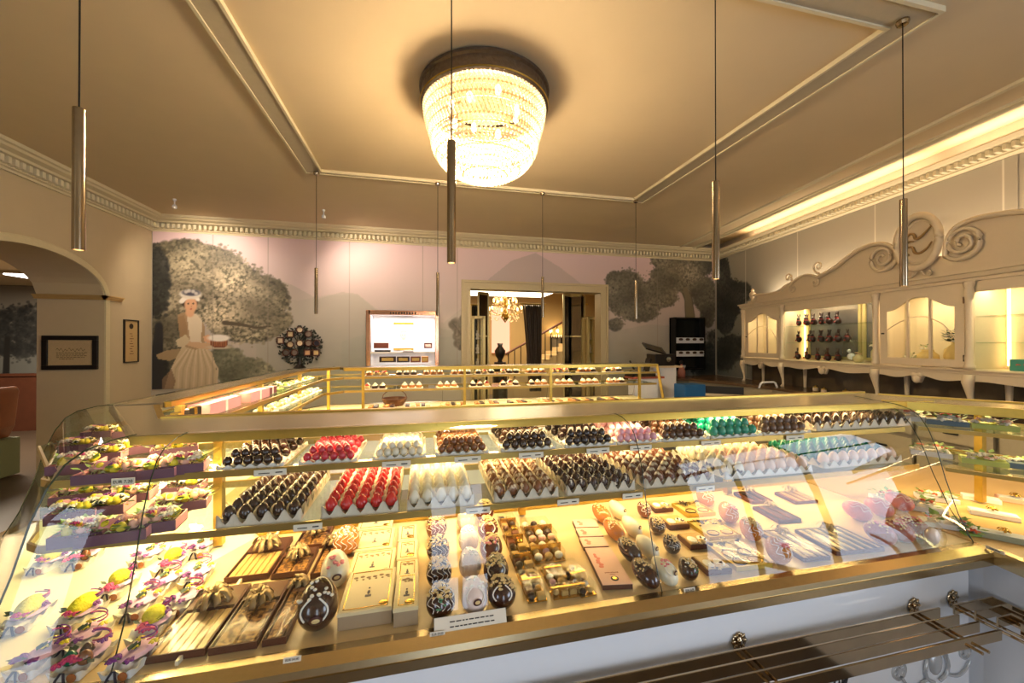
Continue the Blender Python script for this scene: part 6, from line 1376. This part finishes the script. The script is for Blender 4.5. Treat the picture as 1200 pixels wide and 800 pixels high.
# ------------------------------------------------------------------ gift boxes with flowers and eggs on the left shelves
M_mauve = mat('mauve_card', (.42, .27, .34), .55, var=.05); M_pinkc = mat('rose_card', (.88, .60, .62), .55, var=.05); M_yel = mat('yellow_sugar_egg', (.86, .78, .18), .4, var=.15, scale=40); M_yel2 = mat('yellow_feather', (.85, .80, .16), .8, var=.2, scale=90, bump=.6)
M_straw = mat('pale_straw', (.86, .86, .62), .8, var=.2, scale=60); M_viol = mat('violet_petal', (.48, .22, .52), .55, var=.2); M_mag = mat('magenta_petal', (.74, .22, .42), .5, var=.2)
def flower_gift(var):
    t = thing('flower_gift_box', '', 'gift box'); rg = random.Random(var*13+1); w_, d_, h_ = (.11, .085, .03) if var % 2 == 0 else (.15, .075, .028); th = .003
    b = MB(); b.box(-w_/2, w_/2, 0, d_, 0, .003); b.box(-w_/2, w_/2, 0, th, .003, h_); b.box(-w_/2, w_/2, d_-th, d_, .003, h_); b.build('box', M_mauve, t)
    b = MB(); b.box(-w_/2, -w_/2+th, th, d_-th, .003, h_); b.box(w_/2-th, w_/2, th, d_-th, .003, h_); b.build('side_card', M_pinkc, t)
    b = MB()
    for i in range(60): a = Vector((rg.uniform(-w_/2+.01, w_/2-.01), rg.uniform(.01, d_-.01), h_*.6)); d = Vector((rg.uniform(-1, 1), rg.uniform(-1, 1), rg.uniform(0, .8))).normalized()*.02; b.strip([a, a+d*.5+Vector((0, 0, .004)), a+d], (d.y, -d.x, .1), .003)
    tag(b.build('straw', M_straw, t), kind='stuff')
    for i in range(9 if var != 2 else 12): b = MB(); c = (rg.uniform(-w_*.40, w_*.40), rg.uniform(.014, d_-.014), h_+.005+rg.uniform(0, .010)); b.ell((0, 0, 0), (.0115, .0115, .014), 10, 6, Matrix.Rotation(rg.uniform(0, 2), 3, 'X'), .15); b.build('sugar_egg', M_yel if i % 3 else M_fpink, t, c, True)
    b = MB(); flowers(b, 6, w_*.40, d_*.38, .014, h_+.014, .012, var); 
    for v in range(len(b.v)): b.v[v] = (b.v[v][0], b.v[v][1]+d_/2, b.v[v][2])
    tag(b.build('blossoms', M_fcream if var != 1 else M_fpink, t), kind='stuff')
    b = MB(); flowers(b, 2, w_*.2, d_*.2, .006, h_+.02, .008, var+5)
    for v in range(len(b.v)): b.v[v] = (b.v[v][0], b.v[v][1]+d_/2, b.v[v][2])
    tag(b.build('violets', M_viol if var else M_mag, t), kind='stuff')
    b = MB(); leaves(b, 26, w_*.45, d_*.42, .014, h_, .026, var)
    for v in range(len(b.v)): b.v[v] = (b.v[v][0], b.v[v][1]+d_/2, b.v[v][2])
    tag(b.build('leaves', M_leafl if var != 2 else M_leafd, t), kind='stuff')
    b = MB(); o_ = rg.uniform(-.02, .02); b.box(-.018, .018, -.001, .001, -.01, .016); c_ = b.build('gift_card', M_pinkc, t, (o_, d_*.4, h_+.014)); c_.rotation_euler = (R(-40), R(12), R(20)); return t
fg = [flower_gift(v) for v in range(3)]; usedv = [False]*3
up = [(82, 556, 0, 12, 'at the left end of the front row'), (122, 566, 1, 4, 'beside the price card in the front row'), (168, 562, 1, 6, 'in the middle of the front row'), (213, 556, 0, 14, 'at the right end of the front row'),
      (88, 530, 2, 20, 'in the second row at the far left'), (120, 540, 2, 10, 'in the second row behind the price card'), (160, 532, 0, 30, 'in the second row at its middle'), (205, 533, 1, 25, 'in the second row at its right end'),
      (112, 513, 2, 10, 'in the back row at the left'), (150, 512, 0, 28, 'in the back row at the middle'), (190, 516, 2, 15, 'in the back row at the right')]
for px, py, v, rz, w_ in up:
    X_, Y_ = PZ(px, py, 1.2345); place(fg[v], usedv[v], (X_, Y_, 1.2345), R(rz), 'flower gift box on upper left shelf '+w_, scale=.9 if py > 545 else .8); usedv[v] = True
lw = [(88, 640, 0, 8, 'at the left end of the front row'), (130, 637, 1, 8, 'in the middle of the front row'), (178, 625, 0, 8, 'in front of the gold bracket'), (208, 600, 1, 14, 'in the second row at the right'), (118, 605, 2, 10, 'in the second row at the middle'), (82, 612, 2, 16, 'in the second row at the far left'), (150, 590, 0, 12, 'in the third row with green leaves'), (212, 580, 2, 8, 'at the back beside the gold post'), (95, 588, 1, 20, 'at the back on the left')]
for px, py, v, rz, w_ in lw:
    X_, Y_ = PZ(px, py, 1.0885); place(fg[v], True, (X_, Y_, 1.0885), R(rz), 'flower gift box on lower left shelf '+w_, scale=.95)
t = price(PZ(155, 563, 1.235)[0], 1.2345, PZ(155, 563, 1.235)[1]-.03, .05, .018, 'small white price card among the upper left gift boxes', 'EUR 7,20')
for k, (px, py, z, s_) in enumerate(((170, 522, 1.2345, 'upper'),)):
    X_, Y_ = PZ(px, py, z); t = thing('striped_chocolate_egg', 'dark egg with pale diagonal stripes among the upper left gift boxes', 'chocolate egg', (X_+.01, Y_, z+.04)); b = MB(); b.ell((0, 0, .0), (.03, .026, .034), 16, 10); b.build('shell', M_eggd, t, smooth=True)
    for q in range(4): b = MB(); b.tube([(.031*math.cos(a*PI/10), .027*math.sin(a*PI/10), -.02+.012*q+.008*math.sin(a*.5)) for a in range(20)], .0016, 4, True); b.build('stripe', M_icing, t)
# ------------------------------------------------------------------ half cartons with feathered eggs and flowers on the left deck
def carton(var):
    t = thing('egg_carton_gift', '', 'gift carton'); rg = random.Random(var+3); nx, ny, p_ = 2, 3, .030; q = 6; gx, gy = nx*q+1, ny*q+1; vs = []
    for j in range(gy):
        for i in range(gx): vs.append((-nx*p_/2+nx*p_*i/(gx-1), ny*p_*j/(gy-1), .004+.018*(.5+.25*(math.cos(2*PI*i/q)+math.cos(2*PI*j/q)))))
    fs = [(j*gx+i, j*gx+i+1, (j+1)*gx+i+1, (j+1)*gx+i) for j in range(gy-1) for i in range(gx-1)]
    rim = [j*gx for j in range(gy-1, 0, -1)]+list(range(gx))+[j*gx+gx-1 for j in range(1, gy)]+[(gy-1)*gx+i for i in range(gx-2, 0, -1)]; o_ = len(vs)
    for r_ in rim: x, y, zz = vs[r_]; vs.append((x*.86, .045+(y-.045)*.9, 0))
    n_ = len(rim); fs += [(rim[i], rim[(i+1) % n_], o_+(i+1) % n_, o_+i) for i in range(n_)]
    b = MB(); b.add(vs, fs); b.build('carton', M_pulpw, t, smooth=True)
    if var in (0, 1): b = MB(); b.ell((0, .052, .036), (.021, .034 if var == 0 else .024, .019), 18, 12, Matrix.Rotation(.15, 3, 'X'), .1); b.build('feathered_egg', M_yel2, t, smooth=True)
    if var == 2:
        for k in range(3): b = MB(); b.ell((0, 0, 0), (.012, .012, .015), 12, 8, None, .15); b.build('wrapped_egg', (EG['green'], M_eggd, EG['nougat'])[k], t, (-.014+.014*k, .03+.02*(k % 2), .028), True)
    b = MB(); b.ell((0, .055, .022), (.030, .036, .006), 14, 4); b.build('tulle', mat('lilac_tulle', (.84, .68, .80), .8), t)
    b = MB(); flowers(b, 5, .02, .014, .006, .030, .0075, var*3+1)
    for v in range(len(b.v)): b.v[v] = (b.v[v][0]-.004, b.v[v][1]+.016, b.v[v][2])
    tag(b.build('magenta_blossoms', M_mag if var != 3 else M_viol, t), kind='stuff')
    b = MB(); flowers(b, 3, .018, .02, .006, .032, .007, var*3+2)
    for v in range(len(b.v)): b.v[v] = (b.v[v][0]+.008, b.v[v][1]+.065, b.v[v][2])
    tag(b.build('violet_blossoms', M_viol if var != 3 else M_yel, t), kind='stuff')
    for k in range(3): b = MB(); a = rg.uniform(0, 2*PI); b.tube([(.016*math.cos(u*.55+a)+.006, .075+.010*math.sin(u*.55+a), .034+.002*u) for u in range(11)], .0016, 4); b.build('ribbon_curl', M_viol if k else M_mag, t)
    b = MB(); leaves(b, 7, .022, .02, .008, .026, .018, var)
    for v in range(len(b.v)): b.v[v] = (b.v[v][0], b.v[v][1]+.03, b.v[v][2])
    tag(b.build('leaves', M_leafd, t), kind='stuff')
    for s_ in (-1, 1): b = MB(); b.strip([(s_*.002, -.001, .022), (s_*.007, -.006, .012), (s_*.010, -.008, .002)], (1, 0, 0), .005); b.build('ribbon_tail', mat('dark_violet', (.10, .04, .10), .6), t, solid=.0006)
    b = MB(); b.lathe([(0, 0), (.0085, 0), (.0085, .0015), (0, .002)], 16, caps=False); o = b.build('round_seal', mat('amber_seal', (.62, .36, .16), .4), t, (.017, -.0012, .011)); o.rotation_euler = (PI/2, 0, 0)
    return t
cts = [carton(v) for v in range(4)]; usedc = [False]*4
cpos = [(40, 673, 0, 'with yellow feathered egg at the upper left edge'), (125, 705, 1, 'with yellow egg left of the glass seam, second row'), (72, 742, 0, 'with the largest yellow feathered egg at centre left'), (14, 744, 0, 'cut by the left picture edge'), (75, 772, 3, 'with purple flowers in front of the largest yellow egg'),
        (20, 798, 3, 'at the lower left picture corner'), (75, 800, 2, 'holding green and dark foil eggs at the lower edge'), (135, 798, 3, 'touching the glass seam at the lower edge'), (165, 756, 1, 'with ring ribbon right of the seam in the front row'), (150, 728, 3, 'right of the glass seam in the second row'),
        (178, 700, 3, 'with violet flowers right of the seam in the third row'), (200, 722, 3, 'close to the ribboned chocolate boxes'), (190, 675, 1, 'in the fourth row right of the seam'), (228, 655, 3, 'at the far right of the rows near the brown boxes'), (160, 665, 3, 'just below the lower shelf at the seam'), (85, 668, 2, 'with green foil egg just below the lower shelf'), (222, 690, 3, 'nearest the left edge of the second chocolate box row')]
for px, py, v, w_ in cpos:
    X_, Y_ = P85(px, py); place(cts[v], usedc[v], (X_, Y_, .8515), R(-12+(px*7 % 20)), 'white half egg carton gift '+w_, scale=1.12); usedc[v] = True
b = MB(); P_ = [(-.560, 1.06), (-.553, 1.06), (-.548, 1.72), (-.556, 1.72)]; b.prism(P_, .8505, .862); tag(b.build('deck_divider', M_deckw), 'low pale divider strip between the carton gifts and the chocolate boxes', 'divider')

# ------------------------------------------------------------------ right counter goods
def along(s, u): c = Vector((2.125, 1.275))+dd*s+nn*u; return c.x, c.y
for k, (s_, u, z, kind, lb) in enumerate(((-.02, .14, 1.2345, 0, 'white blossom bunch at the left end of the upper right shelf'), (.10, .10, 1.2345, 1, 'blue grey box with coral flowers on the upper right shelf'), (.235, .10, 1.2345, 2, 'lime striped box with pale petals and roses at the right edge of the upper shelf'),
                                          (.05, .10, 1.0885, 0, 'white flower box behind the slanted pane on the lower right shelf'), (.20, .06, 1.0885, 2, 'lime striped box with white flowers and leaves on the lower right shelf'), (.33, .08, 1.0885, 1, 'flower box at the right picture edge on the lower shelf'))):
    x_, y_ = along(s_, u); bm_ = (M_white, mat('blue_grey_card', (.38, .46, .52), .5), mat('lime_card', (.74, .78, .40), .5))[kind]
    posy('flower_box', lb, 'gift box', (x_, y_, z), math.atan2(dd.y, dd.x)+.0, .13, .07, .022, bm_, ((M_fcream, 11, .013, .42), (M_fpink if kind == 2 else M_forg, 4, .010, .40)), 40+k)
for k, (px, py, w_, d_, lb) in enumerate(((1150, 588, .12, .05, 'rearmost pale flat box on the right deck'), (1165, 607, .14, .05, 'middle pale flat box with small gilt bows on the right deck'), (1180, 635, .17, .06, 'front sage flat box with ribbon on the right deck'), (1192, 590, .12, .05, 'peach flat box behind the sage one on the right deck'))):
    X_, Y_ = P85(px, py); t = thing('flat_gift_box', lb, 'gift box', (X_, Y_, .8515), R(-52)); cm_ = (M_icing, M_paper, mat('sage_card', (.60, .62, .52), .5), M_fpink)[k]
    b = MB(); b.chbox(-w_/2, w_/2, 0, d_, 0, .02, .002); b.build('box', cm_, t); b = MB(); b.box(-w_/2+.006, w_/2-.006, .006, d_-.006, .0195, .0215); b.build('window', M_paper, t); bow(t, 0, d_/2, .022, .02, 6, .007, M_goldd)
for k, (px, py) in enumerate(((1128, 622), (1140, 628))):
    X_, Y_ = P85(px, py); posy('flower_posy', ('coral flower posy beside the clear bag', 'small red and white posy at the inner corner of the right deck')[k], 'flowers', (X_, Y_, .8515), R(-30), .05, .03, .008, M_leafl, ((M_forg, 4, .010, .4), (M_fcream, 3, .008, .4)), 70+k)
t = price(PZ(1165, 643, .86)[0], .852, PZ(1165, 643, .86)[1], .05, .011, 'small price label at the front edge of the right deck', 'EUR 29,50'); t.rotation_euler = (0, 0, R(-97))

# ------------------------------------------------------------------ left side counter goods, seen over the top of the front counter
def box_on(x, y, z, w_, d_, h_, m, label, nm='gift_box', rz=0, lid=None, cat='gift box'):
    t = thing(nm, label, cat, (x, y, z), rz); b = MB(); b.chbox(-w_/2, w_/2, -d_/2, d_/2, 0, h_, .003); b.build('box', m, t); b = MB(); b.box(-w_/2-.001, w_/2+.001, -.012, .012, 0, h_+.001); b.build('ribbon_band', lid or M_ribbon, t); return t
ZLu, ZLl = 1.2345, 1.0885
box_on(-1.09, 2.42, ZLu, .10, .34, .06, M_pinkc, 'long pink box on the upper left side shelf', lid=M_icing); box_on(-1.08, 2.85, ZLu, .10, .30, .06, M_pinkc, 'second pink box further back on the upper left side shelf', lid=M_icing); box_on(-1.10, 3.15, ZLu, .08, .16, .05, mat('violet_brown_card', (.45, .22, .24), .5), 'reddish box after the pink boxes on the left side shelf', lid=M_icing)
box_on(-1.03, 2.08, ZLu, .02, .10, .07, M_blk, 'small black framed card on the left side shelf by the front corner', 'framed_card', cat='card', lid=M_goldd)
arrangement('easter_nest', 'white and green blossom nest between the pink boxes on the left side shelf', 'nest', (-1.12, 2.64, ZLu), 0, M_straw, .04, .02, M_fcream, 9, .04, 30); arrangement('easter_nest', 'big green and white nest behind the pink boxes on the left side shelf', 'nest', (-1.12, 3.38, ZLu), 0, mat('green_straw', (.62, .74, .34), .7), .06, .02, M_fcream, 9, .045, 31)
arrangement('easter_nest', 'yellow green nest near the front corner of the left side shelf', 'nest', (-1.10, 2.22, ZLl), 0, M_straw, .05, .03, M_yel, 8, .06, 32)
for k in range(6):
    y_ = 3.62+.145*k; t = thing('macaron_dish', ('first', 'second', 'third', 'fourth', 'fifth', 'sixth')[k]+' white sweets dish from the front at the back of the upper left side shelf', 'dish', (-1.14, y_, ZLu))
    b = MB(); b.lathe([(0, 0), (.05, 0), (.062, .012), (.058, .013), (0, .004)], 16, caps=False); b.build('dish', M_icing, t)
    for i in range(7): a = i*.9; b = MB(); b.ell((0, 0, 0), (.016, .016, .012), 8, 5); b.build('sweet', (M_icing, M_straw, M_leafl, M_fpink)[(i+k) % 4], t, (.032*math.cos(a)*(i > 0), .032*math.sin(a)*(i > 0), .018))
for k in range(9):
    y_ = 2.4+.26*k; t = thing('sweets_dish', ('first', 'second', 'third', 'fourth', 'fifth', 'sixth', 'seventh', 'eighth', 'ninth')[k]+' dish of cream sweets from the front on the lower left side shelf', 'dish', (-1.13, y_, ZLl))
    b = MB(); b.chbox(-.07, .07, -.09, .09, 0, .012, .002); b.build('dish', M_icing, t)
    for i in range(8): b = MB(); b.ell((0, 0, 0), (.018, .018, .016), 8, 5); b.build('sweet', (M_icing, M_crumb, M_straw)[(i+k) % 3], t, (-.03+.06*(i % 2), -.065+.043*(i//2), .024))
for k in range(5):
    y_ = 2.5+.45*k; posy('flower_gift_tray', ('first', 'second', 'third', 'fourth', 'fifth')[k]+' flowered tray from the front on the left side deck', 'gift box', (-1.2, y_, .8515), R(10), .22, .16, .03, M_icing, ((M_fcream, 12, .018, .42), (M_fpink, 4, .014, .4)), 90+k)

# ------------------------------------------------------------------ far counter: plates of small cakes
M_cake = mat('sponge_cake', (.72, .46, .24), .7, var=.2); M_swirl = mat('cream_swirl', (.96, .92, .84), .5, var=.03); M_straw_ = mat('berry_glaze', (.72, .22, .20), .25)
def cake(var):
    t = thing('small_cake', '', 'cake'); b = MB(); b.lathe([(.022, 0), (.028, .004), (.028, .022), (.024, .026), (0, .026)], 12, caps=False); b.build('base', (M_cake, M_choc, M_crumb)[var], t)
    b = MB(); b.lathe([(.024, .026), (.020, .034), (.012, .040), (.010, .046), (0, .052)], 10, caps=False); b.build('cream_top', (M_swirl, M_swirl, M_straw_)[var], t); return t
cks = [cake(v) for v in range(3)]; usedk = [False]*3
th_u = [(-.50, 2), (-.18, 1), (.12, 0), (.44, 0), (.72, 1), (1.02, 1), (1.35, 0), (1.66, 2), (2.02, 0), (2.38, 1)]
cnt = 0
pl = ('first', 'second', 'third', 'fourth', 'fifth', 'sixth', 'seventh', 'eighth', 'ninth', 'tenth', 'eleventh')
for zz, lst, nm in ((1.2345, th_u, 'upper'), (1.0885, [(-.52, 1), (-.12, 0), (.28, 0), (.66, 1), (1.02, 1), (1.38, 0), (1.72, 0), (2.06, 0), (2.42, 0)], 'lower')):
    for i, (x_, v) in enumerate(lst):
        t = thing('cake_tray', '%s long white cake tray from the left on the %s shelf of the far counter' % (pl[i], nm), 'tray', (x_, 4.60, zz)); b = MB(); b.chbox(-.125, .125, -.06, .06, 0, .008, .002); b.build('plate', M_icing, t); b = MB(); b.tube([(-.123, -.058, .009), (.123, -.058, .009), (.123, .058, .009), (-.123, .058, .009)], .003, 5, True); b.build('rim', M_goldd, t)
        for a in range(3):
            for c in range(2):
                vv = (v+(1 if (a+c+i) % 5 == 0 else 0)) % 3
                place(cks[vv], usedk[vv], (x_-.08+.08*a, 4.575+.055*c, zz+.009), 0, 'small %s cake on the %s tray of the %s far shelf' % (('pale cream', 'dark cream topped', 'red glazed')[vv], pl[i], nm), 'cakes on the %s tray of the %s far shelf' % (pl[i], nm), 1.15); usedk[vv] = True
for i in range(8):
    x_ = -.45+.40*i; t = thing('bar_tray', pl[i]+' tray of brown cake bars from the left on the deck of the far counter', 'tray', (x_, 4.62, .8515)); b = MB(); b.chbox(-.16, .16, -.10, .10, 0, .01, .002); b.build('tray', M_icing if i % 2 else M_kraft, t)
    for a in range(5): b = MB(); b.chbox(-.14+.058*a, -.095+.058*a, -.085, .085, .01, .045, .004); b.build('cake_bar', (M_cake, M_choc, M_crumb)[(i+a) % 3], t)
# goods on the worktop beyond and the staff side: small receipt printer below the top plate, seen between trays
t = thing('bread_basket', 'round basket seen between the posts of the far counter', 'basket', (-.33, 4.9, .8515)); b = MB(); b.lathe([(.10, 0), (.14, .06), (.15, .09), (.14, .09), (.10, .01)], 20, caps=False); b.build('basket', M_kraft, t); b = MB(); b.tube([(.14*math.cos(a*PI/8), 0, .09+.10*math.sin(a*PI/8)) for a in range(9)], .006, 6); b.build('handle', M_kraft, t)

# ------------------------------------------------------------------ ceiling spots lighting the mural
for x, y, w_ in ((*PZ(204, 240, 3.42), 'left corner'), (*PZ(379, 252, 3.42), 'first slim pendant')):
    l = bpy.data.lights.new('mural_spot', 'SPOT'); l.energy = 70; l.color = (1, .80, .60); l.spot_size = R(120); l.spot_blend = .9; l.shadow_soft_size = .05; lo_ = bpy.data.objects.new('mural_spot', l); col.objects.link(lo_); lo_.location = (x, y-.05, CEIL-.16); lo_.rotation_euler = (R(50), 0, 0 if 'left' in w_ else R(-38))
    t = thing('ceiling_spotlight', 'tiny white ceiling spot near the back cornice by the '+w_, 'spotlight', (x, y, CEIL)); b = MB(); b.lathe([(.02, 0), (.02, -.02), (.008, -.025), (.008, -.07)], 10); b.build('stem', M_white, t); b = MB(); b.lathe([(.012, -.07), (.028, -.09), (.028, -.12), (.0, -.12)], 12); b.build('head', M_white, t)

# ------------------------------------------------------------------ light, world, camera
for k, (w, zz) in enumerate(zip(RW, (.7, 0, .7))):
    pass
for k, x_ in enumerate((-2.2, 1.6)):
    pass
wd = bpy.data.worlds.new('room_world'); sc.world = wd; wd.use_nodes = True; bg = wd.node_tree.nodes['Background']; bg.inputs[0].default_value = (.95, .78, .60, 1); bg.inputs[1].default_value = .42
cam = bpy.data.cameras.new('camera'); co_ = bpy.data.objects.new('camera', cam); col.objects.link(co_); sc.camera = co_
cam.sensor_width = 36; cam.lens = FPX/1200*36; cam.clip_start = .02; cam.clip_end = 60
co_.location = (0, 0, EYE); co_.rotation_euler = (R(90.25), 0, -TH)
vs_ = sc.view_settings; vs_.view_transform = 'Standard'; vs_.look = 'None'; vs_.exposure = 0.4; vs_.gamma = 1; vs_.use_curve_mapping = False
cy = sc.cycles; cy.max_bounces = 10; cy.transparent_max_bounces = 24; cy.diffuse_bounces = 3; cy.glossy_bounces = 4; cy.use_denoising = True; cy.sample_clamp_indirect = 6; cy.caustics_reflective = False; cy.caustics_refractive = False
